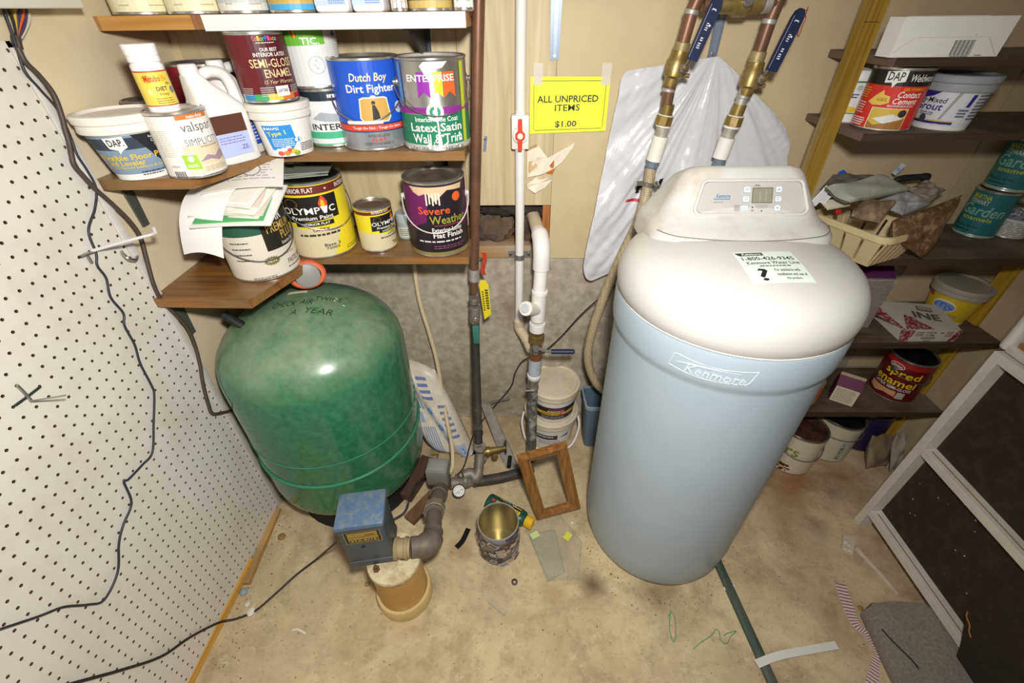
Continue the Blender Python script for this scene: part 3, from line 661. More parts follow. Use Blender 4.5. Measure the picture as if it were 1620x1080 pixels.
# larger drain pipe out of the wall opening
dp = thing('drain_pipe', 'white plastic pipe with side cap and blue-lever valve coming out of the wall opening', 'pipe')
t0 = ony(843, 340, 1.33); t1 = ony(855, 376, 1.215); k1 = ony(857, 398, 1.185); k2 = ony(856, 425, 1.18)
pipe('old_pipe', [t0, t1], .02, OPVC, dp)
pipe('elbow', [t0*.25+t1*.75, t1, k1, k2], [.0215, .025, .0255, .0255], PVC, dp, 18, 4)
Yv = 1.165
k3 = ony(853, 465, Yv); k4 = ony(851, 505, Yv); k5 = ony(849, 527, Yv); k6 = ony(848, 548, Yv); k7 = ony(847, 572, Yv)
pipe('pipe', [k2, k3], .0205, PVC, dp, 18); ax = (k4-k3).normalized()
collar('wye_collar', ony(854, 462, Yv), ax, .0255, .012, PVC, dp); pipe('wye', [k3, k4], .0235, PVC, dp, 18)
wb_ = ony(833, 488, Yv-.05); pipe('wye_branch', [ony(851, 489, Yv), wb_], .02, PVC, dp, 18)
collar('cleanout_plug', wb_, wb_-ony(851, 489, Yv), .0225, .014, PVC, dp); collar('plug_face', wb_+(wb_-ony(851, 489, Yv)).normalized()*.0085, wb_-ony(851, 489, Yv), .014, .006, M('#c9ccd0', .4), dp)
collar('coupling', ony(850, 516, Yv), ax, .0265, .03, PVC, dp); collar('union', ony(849, 534, Yv), ax, .0255, .03, BRASS, dp, 8)
collar('valve_body', ony(848, 551, Yv), ax, .021, .032, STEEL, dp); collar('valve_stem', ony(848, 550, Yv-.03), (0, -1, .3), .012, .02, STEEL, dp)
l0 = ony(851, 551, Yv-.04); l1 = ony(868, 556, Yv-.043); l2 = ony(909, 556, Yv-.043)
pipe('lever_steel', [l0, l1, l1*.8+l2*.2], .0055, STEEL, dp, 8); B().tube([l1*.9+l2*.1, l2*.95+l1*.05, l2], [.009, .0095, .006], 12, flat=.9).ob('lever_grip', NAVY, dp)
pipe('rust_ring', [ony(848, 560, Yv), ony(847, 567, Yv)], .022, M('#7c4a26', .8, 0, .3, 40), dp)
k8 = ony(845, 598, Yv-.01); pipe('grey_sleeve', [k7+V3(0, 0, .014), k8], .023, M('#aeb6bd', .5, 0, .15, 30), dp, 18)
collar('pale_collar', ony(845, 593, Yv-.01), ax, .0245, .012, PVC, dp)
k9 = ony(843, 612, Yv-.012); kb = onz(840, 728, .03)
pipe('nipple', [k8, k9], .017, GALV, dp); collar('hose_clamp', k9, ax, .021, .014, GALV, dp); collar('clamp_screw', k9+V3(-.012, -.02, 0), (1, 0, 0), .006, .03, DSTEEL, dp, 10, 0)
pipe('steel_pipe', [k9, kb], .0185, M('#5b5854', .55, .2, .6, 60, dirt='#c9c4ba', dscale=34, damt=.9), dp)
# black poly pipe along the floor to the gauge manifold
kq = [kb+V3(.0, .0, .0), kb+V3(.004, -.03, -.008), onz(822, 748, .024), onz(785, 757, .024), onz(748, 762, .028)]
pl = thing('floor_pipe', 'black plastic pipe lying on the floor between the pressure gauge and the picture frame', 'pipe')
pipe('pipe', kq[1:], .019, POLY, pl, 14, 5)
collar('hose_clamp', onz(752, 761, .028), (1, -.1, 0), .0215, .011, DSTEEL, pl); collar('hose_clamp', onz(741, 762, .028), (1, -.1, 0), .0215, .011, DSTEEL, pl)
pipe('black_end', [onz(803+4, 722, .03), onz(805, 738, .03)], .008, M('#191817', .6), pl)
# manifold, gauge and switch
mf = thing('pump_manifold', 'rusty pipe fittings with a round white pressure gauge in front of the tank', 'pipe fitting')
g0 = onz(733, 758, .05)
pipe('cross_fitting', [onz(745, 760, .035), onz(728, 763, .05), onz(712, 764, .06)], .02, GALV, mf, 14, 3)
for px in (738, 722): collar('cross_collar', onz(px, 761, .048), (1, -.1, 0), .024, .013, GALV, mf)
collar('stem', onz(727, 768, .06), (0, -.5, .3), .008, .03, BRASS, mf)
gc = onz(726, 776, .075); gd = (V3(0, 0, H)-gc).normalized(); gd = (gd+V3(.05, -.35, -.1)).normalized()
ga = B().lathe([(0, -.012), (.019, -.012), (.0215, -.006), (.022, .004), (.0205, .005), (.0195, .0025)], 32, MT(gc, gd)).ob('gauge', DSTEEL, mf)
gr = gd.to_track_quat('Z', 'Y').to_matrix(); 
B().lathe([(0, 0), (.0198, 0), (.0198, .0025), (0, .0025)], 32, MT(gc, gd)).ob('gauge_dial', M('#e9e8e2', .4), ga)
gx = Vector((gd.y*-1, gd.x, 0)).normalized()*1; gx = V3(1, 0, 0)-gd*gd.x; gx.normalize(); gy = gd.cross(gx)
D = Dec(planemap(gc+gd*.0026, gx, gy), ga, 0, .0003)
for i in range(11):
    a = math.radians(225-27*i); D.poly([(.0165*math.cos(a)-.0006*math.sin(a), .0165*math.sin(a)+.0006*math.cos(a)), (.0135*math.cos(a)-.0006*math.sin(a), .0135*math.sin(a)+.0006*math.cos(a)), (.0135*math.cos(a)+.0006*math.sin(a), .0135*math.sin(a)-.0006*math.cos(a)), (.0165*math.cos(a)+.0006*math.sin(a), .0165*math.sin(a)-.0006*math.cos(a))], '#222222', 'scale')
D.poly([(-.012, -.008), (-.0115, -.009), (.013, .006), (.0125, .007)], '#151515', 'needle'); D.text('PSI', -.004, .004, -.0085, -.0055, '#444444'); D.flush()
sw = thing('pressure_switch', 'small grey metal pressure switch box beside the tank', 'switch', onz(694, 764, .105)+V3(0, .02, 0), -.05)
B().box(-.036, .036, -.03, .03, 0, .072, .004).ob('cover', M('#85847f', .45, .1, .08, 30, dirt='#a39b8a'), sw)
B().box(-.034, .034, -.028, .028, -.012, .0).ob('base_plate', DSTEEL, sw); B().lathe(cyl(.011, -.05, -.012), 14).ob('nipple', GALV, sw)
B().box(-.028, .028, -.022, .022, .0722, .0735, .0006).ob('cover_ridge', M('#908f89', .45), sw)
# well head: casing, cap and blue control box
WC = V3(-.345, .588, 0)
wh = thing('well_casing', 'tan capped well casing rising from the concrete floor', 'well', WC)
B().lathe([(.0, 0), (.079, 0), (.0795, .046), (.077, .05), (.07, .0505)], 44).ob('collar', M('#cdb27a', .5, 0, .08, 10, dirt='#9c8250'), wh)
B().lathe([(.0695, .045), (.068, .205), (0, .205)], 44).ob('casing', M('#c0924f', .5, 0, .15, 9, dirt='#d9c9a0', dscale=6, damt=.5), wh)
B().lathe([(.0, .2), (.071, .2), (.0725, .203), (.0725, .214), (.071, .217), (0, .2175)], 44).ob('cap', M('#d8c8a2', .6, 0, .12, 20, dirt='#7a4a24', dscale=16, damt=.85), wh)
for px, py in ((596, 901), (637, 882)):
    p = onz(px, py, .217)-WC; B().lathe(cyl(.009, .215, .227, .002), 6, MT((p.x, p.y, 0))).lathe(cyl(.0045, .227, .239, .001), 8, MT((p.x, p.y, 0))).ob('bolt', M('#7d5a44', .6, .4, .4, 60), wh, 20)
cbx = thing('control_box', 'blue-grey metal pump control box with a brass name plate on the well cap', 'control box', (-.397, .609, .237), math.radians(9.5))
B().box(-.055, .055, -.046, .046, .0, .178, .003).ob('cover', M('#46525d', .4, .15, .12, 25, dirt='#363e46'), cbx)
B().box(-.0585, .0585, -.05, .048, .168, .185, .004).ob('top', M('#587290', .4, .15, .12, 30, dirt='#98916f', dscale=44, damt=.8), cbx)
B().box(-.056, .056, -.0475, .0475, -.004, .016, .001).ob('bottom_lip', M('#48535e', .45, .2), cbx)
B().lathe(cyl(.016, -.02, 0), 16).ob('conduit', DSTEEL, cbx)
D = Dec(planemap((0, -.0462, 0), (1, 0, 0), (0, 0, 1)), cbx)
D.rect(-.044, .044, .105, .157, '#b39a56', 'name_plate', .35, .6); D.rect(-.042, .042, .107, .155, '#1d1a14', 'name_plate_band'); D.rect(-.036, .036, .110, .152, '#b39a56', 'name_plate_field', .35, .6); D.rect(-.034, .034, .112, .122, '#1d1a14', 'name_plate_bar'); D.text('STA-RITE', -.031, .031, .1135, .1205, '#c9ae62', .03)
D.rect(-.034, .034, .132, .133, '#1d1a14', 'name_plate_line'); D.lines(.006, .03, .136, .142, 1, '#4b3e1d', .6); D.ell(-.008, .087, .006, .0045, '#0a0a0a', 'hole'); D.rect(-.052, .052, .0195, .0205, '#b8b29c', 'seam'); D.flush()
# pipe from the well cap to the manifold
wp = thing('well_pipe', 'thick elbow pipe with union running from the well cap to the pressure switch', 'pipe')
GP = M('#6f6559', .6, .2, .3, 22, dirt='#8d7c62', dscale=12, damt=.6)
a0_ = onz(618, 868, .245); a1_ = onz(650, 866, .245); a2_ = onz(678, 860, .235); a3_ = onz(686, 840, .215); a4_ = onz(687, 806, .17); a5_ = onz(694, 782, .12); a6_ = onz(703, 765, .075)
pipe('adapter', [a0_, a1_], .026, M('#a8936c', .65, 0, .2, 20), wp, 18)
for f in (.3, .8): collar('adapter_ring', a0_*(1-f)+a1_*f, a1_-a0_, .03, .01, M('#9d8964', .65, 0, .2, 20), wp)
pipe('elbow', [a1_, a2_, a3_], [.028, .033, .028], GP, wp, 18, 5); pipe('pipe', [a3_, a4_], .023, GP, wp, 18)
collar('union_nut', a4_, a5_-a3_, .034, .032, M('#94886f', .6, .2, .25, 30), wp, 8); collar('union_ring', a4_-(a5_-a3_).normalized()*.02, a5_-a3_, .03, .012, GP, wp)
pipe('pipe', [a4_, a5_, a6_], [.024, .026, .022], GP, wp, 16, 3); collar('pipe_collar', a5_, a6_-a4_, .03, .016, GP, wp)
# ---------------------------------------------------------------- twin copper pipes with ball valves feeding the softener
YT = 1.2
def riser(label, T, n):
    t = thing('supply_pipe', label, 'pipe', group='softener supply pipes')
    q = [ony(x, y, YT) for x, y in T]          # top, solder, valve_top, valve_mid, valve_bot, union_top, union_bot, white_top, white_bot, end
    d = (q[4]-q[2]).normalized()
    pipe('copper_pipe', [q[0]-(q[1]-q[0]).normalized()*.0, q[1], q[2]], .0145, COP, t, 16)
    collar('solder_ring', q[1], d, .0155, .01, SOLD, t)
    pipe('upper_pipe', [q[0]+V3(.008, 0, .03), q[0]+V3(.02, 0, .6)], .0145, COP, t, 16)
    collar('elbow_top', q[0]+V3(0, 0, .012), (0, 0, 1), .0185, .05, COP, t)
    collar('valve_neck', q[2], d, .0175, .022, M('#a8956a', .5, .4, .3, 60), t); v = q[3]
    B().lathe([(0, -.036), (.016, -.036), (.017, -.02), (.0235, -.015), (.0235, .013), (.02, .019), (.018, .034), (0, .034)], 20, MT(v, -d)).ob('valve_body', BRASS, t, 30)
    collar('drain_screw', v+V3(.026, -.004, 0)+d*.014, (1, -.1, -.15), .005, .022, BRASS, t, 10, 0)
    s = v+V3(.012, -.03, .003); collar('stem_nut', s, (.25, -1, .1), .011, .012, STEEL, t, 8); collar('stem', s+V3(.002, -.008, .001), (.25, -1, .1), .005, .008, BRASS, t, 8, 0)
    g0 = s+V3(.003, -.008, .004)-d*.008; g1 = s+V3(.006, -.014, .006)-d*.018; g2 = g1+V3(.016, .002, .0)-d*.115
    B().tube([s, g0, g1], [.007, .0065, .006], 8, flat=.5).ob('lever_steel', STEEL, t)
    dv_ = (g2-g1).normalized(); sd = dv_.cross(V3(0, -1, 0)).normalized(); nn = sd.cross(dv_).normalized()
    if nn.y > 0: nn = -nn
    pts = [(-.012, 0), (.012, 0), (.0125, .02), (.0125, .095), (.01, .108), (.004, .114), (-.004, .114), (-.01, .108), (-.0125, .095), (-.0125, .02)]
    gp = B().prism(pts, (sd, dv_), g1-dv_*.008, nn*.009).ob('lever_grip', NAVY, t, 30)
    D = Dec(planemap(g1-dv_*.008+nn*.009, sd if sd.cross(dv_).dot(nn) > 0 else -sd, dv_), t, 0, .0004)
    D.rect(-.0105, -.0098, .004, .1, '#b8bcc8', 'edge_line'); D.poly([(-.004, .094), (.004, .094), (.005, .09), (.004, .0905), (.003, .092), (-.003, .092), (-.004, .0905), (-.005, .09)], '#e8eaf0', 'arrow_mark')
    D.lines(-.003, .003, .055, .07, 4, '#e8eaf0', .5); D.ell(.0045, .0655, .002, .002, '#e8eaf0'); D.lines(-.003, .003, .036, .044, 2, '#e8eaf0', .6); D.lines(-.004, .003, .022, .034, 3, '#e8eaf0', .55); D.flush()
    pipe('short_pipe', [q[4]-d*.01, q[5]+d*.02], .0135, COP if n == 0 else SOLD, t, 16); collar('solder_ring', q[4]+d*.006, d, .0155, .008, SOLD, t)
    m = (q[5]+q[6])/2; pipe('union_core', [q[5]-d*.004, q[6]+d*.004], .016, BRASS, t, 16)
    B().lathe(cyl(.0215, -.022, -.001, .001), 8, MT(m, -d)).ob('union_nut', BRASS, t, 20); B().lathe(cyl(.0205, .001, .021, .001), 8, MT(m, d)).ob('union_nut', BRASS, t, 20)
    collar('gasket', m, d, .0205, .003, PVC, t); collar('gasket', q[6]+d*.004, d, .019, .006, PVC, t)
    pipe('zinc_nipple', [q[6], q[7]], .0155, M('#b3aea0', .5, .3, .3, 40, dirt='#8d7a4c', dscale=30), t, 16)
    pipe('white_coupling', [q[7]-d*.004, q[8]], .019, PVC, t, 18)
    pipe('grey_barb', [q[8], q[8]*.5+q[9]*.5, q[9]], [.014, .0155, .013], M('#6f7782', .5), t, 14); collar('barb_ring', q[8]*.6+q[9]*.4, d, .0175, .012, M('#6f7782', .5), t, 8)
    return q
A_ = [(1109, -14), (1094, 19), (1078, 76), (1068, 108), (1059, 138), (1056, 168), (1050, 196), (1045, 218), (1034, 254), (1029, 270)]
B2 = [(1237, -14), (1217, 34), (1198, 90), (1188, 124), (1177, 148), (1170, 168), (1158, 198), (1150, 220), (1139, 250), (1133, 276)]
qa = riser('left copper supply pipe with navy-lever ball valve above the softener, braided hose below', A_, 0)
qb = riser('right copper supply pipe with navy-lever ball valve above the softener', B2, 1)
bv = thing('bypass_valve', 'brass bypass pipe joining the two copper supply pipes at the top edge', 'pipe')
a, b_ = qa[0]+V3(.01, 0, .0), qb[0]; a.z = b_.z = ony(1170, 6, YT).z
pipe('copper_pipe', [a, b_], .014, COP, bv); m = ony(1172, 6, YT)
B().lathe([(0, -.045), (.018, -.045), (.018, -.02), (.0235, -.014), (.0235, .014), (.018, .02), (.018, .045), (0, .045)], 20, MT(m, (1, 0, 0))).ob('valve_body', BRASS, bv, 30)
collar('stem_nut', m+V3(.004, -.026, .004), (0, -1, .1), .011, .012, STEEL, bv, 8); collar('solder_ring', m+V3(-.052, 0, 0), (1, 0, 0), .017, .012, SOLD, bv); collar('solder_ring', m+V3(.055, 0, 0), (1, 0, 0), .018, .016, SOLD, bv)
# braided hose
def braid():
    m = bpy.data.materials.new('m_braid'); m.use_nodes = True; N = m.node_tree.nodes; L = m.node_tree.links; b = N['Principled BSDF']
    tc = N.new('ShaderNodeTexCoord'); mp = N.new('ShaderNodeMapping'); L.new(tc.outputs['Object'], mp.inputs[0]); mp.inputs['Rotation'].default_value = (.5, .78, .3)
    ck = N.new('ShaderNodeTexChecker'); ck.inputs['Scale'].default_value = 260; ck.inputs[1].default_value = lin('#b9a888'); ck.inputs[2].default_value = lin('#94815f'); L.new(mp.outputs[0], ck.inputs[0]); L.new(ck.outputs[0], b.inputs['Base Color']); b.inputs['Roughness'].default_value = .45
    return m
hs = thing('drain_hose', 'beige braided hose curving down behind the softener into the blue bin', 'hose')
HP = [qa[9]+V3(0, 0, .006), ony(1024, 300, 1.19), ony(1010, 350, 1.17), ony(985, 402, 1.16), ony(955, 470, 1.16), ony(934, 535, 1.16), ony(931, 572, 1.155), ony(943, 605, 1.15), ony(962, 622, 1.15), ony(985, 640, 1.15)]
B().tube(HP, .0145, 14, 8).ob('hose', braid(), hs, 60)
cp = ony(1027, 291, 1.19)
collar('hose_clamp', cp, qa[8]-qa[9], .0165, .012, STEEL, hs); B().box(-.02, 0, -.001, .001, -.006, .006).ob('clamp_tail', STEEL, hs, 0).location = cp+V3(-.015, -.006, .004); collar('clamp_screw', cp+V3(.02, -.008, 0), (0, 1, .3), .0055, .02, STEEL, hs, 8, 0)

# ---------------------------------------------------------------- yellow price sign taped to the wall
sg = thing('sign', 'bright yellow paper sign reading ALL UNPRICED ITEMS $1.00', 'sign', ony(840, 121, YB))
cs = [ony(x, y, YB)-ony(840, 121, YB) for x, y in ((839, 121), (966, 121), (957, 206), (838, 211))]
def bil(u, v, f=0): p = (cs[3]*(1-u)+cs[2]*u)*(1-v)+(cs[0]*(1-u)+cs[1]*u)*v; return V3(p.x, -.0035-f-.006*max(0, .25-v)*4*max(0, u-.35)*(1-abs(2*u-1.4))-.002*(1-v), p.z)
B().sheet(lambda u, v: bil(u, v), 16, 12, .0003).ob('paper', M('#eef83a', .6), sg)
D = Dec(lambda u, v, f: bil(u, v, f), sg, .08, .0005)
BK = '#1f2418'
for u0, u1, v0, v1 in ((.07, .93, .925, .935), (.07, .93, .055, .065), (.045, .051, .09, .90), (.95, .956, .09, .90)): D.rect(u0, u1, v0, v1, BK, 'border')
for p in (((.045, .90), (.07, .935), (.07, .925), (.051, .90)), ((.956, .90), (.95, .90), (.93, .925), (.93, .935)), ((.045, .09), (.051, .09), (.07, .065), (.07, .055)), ((.956, .09), (.93, .055), (.93, .065), (.95, .09))): D.poly(list(p), BK, 'border')
D.text('ALL UNPRICED', .09, .87, .555, .68, BK, .035); D.text('ITEMS', .32, .64, .40, .52, BK, .035); D.text('$1.00', .33, .61, .09, .22, BK, .03); D.flush()
for px in (851, 959):
    p = ony(px, 114, YB)-ony(840, 121, YB); B().box(p.x-.012, p.x+.012, -.0055, -.005, p.z-.028, p.z+.02).ob('tape', M('#efe9d8', .3, alpha=.55), sg, 0)

# ---------------------------------------------------------------- plastic bag hanging from the wall bracket
AP = ony(1137, 90, 1.27)
def bagy(x, z):
    dx, dz = x-AP.x, AP.z-z; r = math.hypot(dx, dz)+1e-6; th = math.atan2(dx, dz+.02)
    return 1.288-(.006+min(r, .5)*(.04+.022*math.sin(11*th+1.2)+.014*abs(math.sin(15*th+.4+3*r))+.012*math.sin(29*th+2+6*r)+.007*abs(math.sin(43*th+11*r))))-min(1, r*3)*(.003*math.sin(40*z+9*x)+.003*abs(math.sin(55*x+31*z+2*math.sin(23*z)))+.002*abs(math.sin(83*z-47*x+3*math.sin(31*x))))
OUT = [(1136, 90), (1100, 108), (1060, 112), (1018, 112), (988, 116), (975, 160), (962, 225), (946, 300), (934, 350), (922, 415), (933, 440), (968, 428), (1010, 435), (1070, 440), (1130, 440), (1190, 400), (1230, 320), (1243, 255), (1246, 212), (1226, 180), (1196, 150), (1164, 112), (1140, 90)]
OW = [ony(x, y, 1.27) for x, y in OUT]; OW = [V3(p.x, 0, p.z) for p in catmull(OW, 8)]
bg = thing('plastic_bag', 'crumpled white plastic bag hanging from the bracket behind the softener', 'bag')
nO = len(OW)-1
def bagpt(u, v):
    p = OW[min(nO, int(u*nO+.5))]; v = v**.8; x = AP.x+(p.x-AP.x)*v; z = AP.z+(p.z-AP.z)*v; return V3(x, bagy(x, z), z)
bmat = M('#d2d2d4', .25, 0, .05, 14, .6)
B().sheet(bagpt, nO, 70, .0008).ob('bag', bmat, bg, 80)
D = Dec(lambda u, v, f: V3(u, bagy(u, v)-f-.0015, v), bg, .004, .0008)
def bp(*q): return [(ony(x, y, 1.25).x, ony(x, y, 1.25).z) for x, y in q]
D.poly(bp((1006, 308), (1009, 296), (1022, 291), (1024, 296), (1013, 300), (1012, 308)), '#1c1c1e', 'bag_print'); D.poly(bp((1040, 300), (1046, 286), (1052, 284), (1045, 304)), '#1c1c1e', 'bag_print')
D.poly(bp((989, 320), (993, 316), (1020, 316), (1018, 321)), '#b8303a', 'bag_print_red'); D.poly(bp((1030, 318), (1040, 312), (1038, 318)), '#b8303a', 'bag_print_red'); D.flush()

# ---------------------------------------------------------------- paint cans and tubs: middle shelf
W_ = '#f2f0ea'; INK = '#22242a'
def full(D, r, h, col, v0=.004, v1=None, w=2.6, rough=.35): D.rect(-w*r, w*r, v0, v1 or h-.006, col, 'label', rough)
def art_dap(D, r, h):
    full(D, r, h, '#8498ad', .012, h*.72, 2.2); D.rect(-1.5*r, 1.5*r, h*.50, h*.68, '#3a4350', 'band')
    D.poly([(.25*r, h*.72), (1.9*r, h*.72), (1.9*r, h*.2), (1.0*r, h*.2), (.72*r, h*.34)], '#23262c', 'black_panel')
    D.poly([(-.46*r, h*.69), (.06*r, h*.71), (.08*r, h*.54), (-.1*r, h*.49), (-.2*r, h*.44), (-.2*r, h*.5), (-.42*r, h*.53)], W_, 'logo'); D.text('DAP.', -.38*r, .02*r, h*.56, h*.67, INK, .05)
    Y = '#ecc52a'; D.text('Flexible Floor Patch', -.92*r, 1.28*r, h*.335, h*.425, Y, .03); D.text('and Leveler', -.82*r, .35*r, h*.245, h*.33, Y, .03); D.text('For Plywood Subfloors & Concrete', -.72*r, 1.2*r, h*.185, h*.235, Y, .01)
    D.text('Ready-Mixed', .68*r, 1.15*r, h*.63, h*.675, W_); D.text('Crack Resistant', .72*r, 1.3*r, h*.575, h*.62, W_); D.text('Can be Feathered', .78*r, 1.3*r, h*.515, h*.56, W_)
    D.lines(.1*r, .95*r, h*.06, h*.15, 2, '#2c3340', .4); D.lines(-1.15*r, -.9*r, h*.12, h*.42, 9, '#e4e6ea', .5)
can('bucket', 'white floor patch tub with grey-blue label at the left end of the middle shelf', 'tub', (-.788, .938), SM, .05, .118, art_dap, -14, style='tub', rt=.071)
def art_valspar(D, r, h):
    full(D, r, h, '#efe9e0', .004, h-.007); D.rect(-.5*r, 1.1*r, h*.18, h*.5, '#e2cfae', 'tan_field'); D.rect(-.55*r, 1.1*r, .008, h*.2, '#e6d6ba', 'tan_field')
    D.rect(-.35*r, .85*r, h*.88, h*.95, '#d2742a', 'band'); D.text('matte-finish', .0, .6*r, h*.89, h*.94, W_)
    D.text('valspar', -.3*r, .85*r, h*.66, h*.84, '#4a4a4c', -.005); D.text('SIMPLICITY', -.35*r, 1.0*r, h*.5, h*.6, '#55555a', -.01); D.lines(.1*r, .85*r, h*.455, h*.48, 1, '#8a8580', .6)
    D.poly([(-.62*r, h*.38), (-.15*r, h*.36), (-.12*r, h*.14), (-.6*r, h*.16)][::-1], '#a2cf3a', 'green_square'); D.ell(-.37*r, h*.31, .1*r, h*.045, W_); D.lines(-.55*r, -.2*r, h*.18, h*.23, 2, W_, .5)
    D.poly([(-.1*r, h*.25), (.2*r, h*.34), (.5*r, h*.30), (.85*r, h*.37), (1.0*r, h*.33), (.95*r, h*.25), (.6*r, h*.22), (.3*r, h*.27)], '#a58c98', 'brush_stroke'); D.lines(-.05*r, .9*r, h*.09, h*.17, 4, '#a08c6c', .3)
    D.text('valspar', -1.15*r, -.8*r, h*.18, h*.23, '#6a6a70', -.01); D.lines(-1.3*r, -.75*r, h*.35, h*.75, 14, '#c0bcb4', .3)
    for k in range(14): D.rect(-1.12*r+k*.03*r, -1.12*r+k*.03*r+(.012+.012*(k % 3 == 0))*r, h*.02, h*.13, '#44444a', 'barcode')
    D.lines(-.4*r, .9*r, h*.012, h*.05, 1, '#8a8278', .4)
can('paint_can', 'white-labelled paint can with orange band and green square, bottle standing on it', 'paint can', (-.68, .945), SM, .053, .121, art_valspar, 15, lidm=M('#c9c3b6', .35, .5, .2, 30))
def art_metab(D, r, h):
    D.rect(-2.6*r, 2.6*r, h*.13, h*.62, '#f0d35a', 'label'); D.rect(-2.6*r, 2.6*r, h*.615, h*.635, '#c03a30', 'red_line'); D.rect(-2.6*r, 2.6*r, h*.12, h*.135, '#c03a30', 'red_line')
    D.ell(-.45*r, h*.52, .3*r, h*.06, '#f2a92c', 'sun'); D.text('Metabo', -.6*r, .35*r, h*.48, h*.57, '#b53026', .03); D.text('life', .38*r, .8*r, h*.48, h*.57, '#e89a2a', .02); D.text('356', .6*r, .9*r, h*.43, h*.465, INK, .02)
    D.text('DIET', -.1*r, .6*r, h*.345, h*.405, INK, .04); D.text('& Energy!', .0, .6*r, h*.27, h*.32, '#6a5a20'); D.ell(.95*r, h*.35, .2*r, h*.055, '#7d848c', 'seal'); D.ell(-.5*r, h*.33, .18*r, h*.05, '#e2dc8a', 'seal'); D.lines(-.3*r, .8*r, h*.15, h*.25, 3, '#8a7630', .35)
t = thing('bottle', 'white pill bottle with yellow diet label standing on the white-labelled can', 'bottle', (-.688, .935, SM+.1155))
r, h = .026, .11
B().lathe([(0, .0), (r-.003, 0), (r, .003), (r, h*.70), (r-.002, h*.73), (r*.86, h*.755), (r*.86, h*.76)], 36).ob('body', M('#f4f2ee', .35), t); B().lathe([(r*.8, h*.755), (r*.98, h*.755), (r*.98, h*.83), (r*.93, h*.835), (r*1.0, h*.85), (r*1.03, h*.985), (r*.98, h), (0, h)], 36).ob('cap', M('#f8f7f4', .3), t)
a0 = facing((-.688, .935), 4); D = Dec(lambda u, v, f: Vector(((r+f)*math.cos(a0+u/r), (r+f)*math.sin(a0+u/r), v)), t, .006); art_metab(D, r, h); D.flush()
RUST = M('#7d7068', .5, .6, .4, 26, dirt='#5a3a26', dscale=22, damt=.9)
can('paint_can', 'dull steel can with a rusty rim behind the floor patch tub', 'paint can', (-.81, 1.065), SM, .052, .122, None, 0, body='#8d8a84', lidm=RUST)
def art_red(D, r, h): full(D, r, h, '#8c1f2c', h*.55); D.rect(-2.5*r, 2.5*r, .006, h*.55, '#d9d5c8', 'label')
can('paint_can', 'gallon can with dark red upper label behind the white jug', 'paint can', (-.745, 1.205), SM, .08, .178, art_red, 0)
# jugs
def jug(name, label, c, face, colr, s=1., lab=None):
    a = facing(c, face); t = thing(name, label, 'jug', (c[0], c[1], SM), a+PI/2, 'white plastic jugs')
    w, dp_ = .047*s, .036*s; hh = .155*s; Pm = M('#efece6', .4, 0, .04, 10)
    def ring(z, kx, ky, ox=0): return [V3(ox+w*kx*math.copysign(abs(math.cos(2*PI*i/28))**.55, math.cos(2*PI*i/28)), dp_*ky*math.copysign(abs(math.sin(2*PI*i/28))**.55, math.sin(2*PI*i/28)), z) for i in range(28)]
    B().rings([ring(0, .9, .88), ring(.004, 1, 1), ring(hh*.55, 1, 1), ring(hh*.64, .93, .95), ring(hh*.74, .72, .8, -w*.12), ring(hh*.86, .48, .6, -w*.35), ring(hh*.94, .36, .45, -w*.46), ring(hh*.97, .34, .42, -w*.48)]).ob('body', Pm, t, 60)
    B().lathe([(0, 0), (.0155*s, 0), (.016*s, .002), (.015*s, .016*s), (.013*s, .018*s), (0, .018*s)], 24, MT((-w*.48, 0, hh*.965))).ob('cap', M(colr, .4), t)
    B().tube([(-w*.25, 0, hh*.93), (w*.2, 0, hh*.985), (w*.72, 0, hh*.95), (w*.93, 0, hh*.80), (w*.9, 0, hh*.6)], [.008*s, .0095*s, .01*s, .0105*s, .012*s], 12, 5).ob('handle', Pm, t, 60)
    D = Dec(planemap((0, -dp_-.0004, 0), (1, 0, 0), (0, 0, 1)), t); lab(D, w, hh); D.flush()
def lab1(D, w, h): D.rect(-.85*w, .55*w, h*.36, h*.56, '#5c3526', 'label'); D.rect(-.85*w, .55*w, h*.1, h*.36, '#b7c1e6', 'label'); D.text('ZE:', .1*w, .42*w, h*.16, h*.21, '#4d5aa0', .01); D.lines(-.7*w, .4*w, h*.24, h*.33, 3, '#7d88bb', .4)
def lab2(D, w, h): D.rect(-.75*w, .75*w, h*.12, h*.58, '#2f4fb0', 'label'); D.lines(-.6*w, .6*w, h*.16, h*.52, 9, '#c7d0ee', .4)
jug('jug', 'front white plastic jug with brown and lilac label on the middle shelf', (-.652, 1.035), 26, '#f4f2ee', 1.12, lab1)
jug('jug', 'rear white plastic jug with blue label beside the maroon can', (-.655, 1.125), 50, '#f4f2ee', 1.12, lab2)
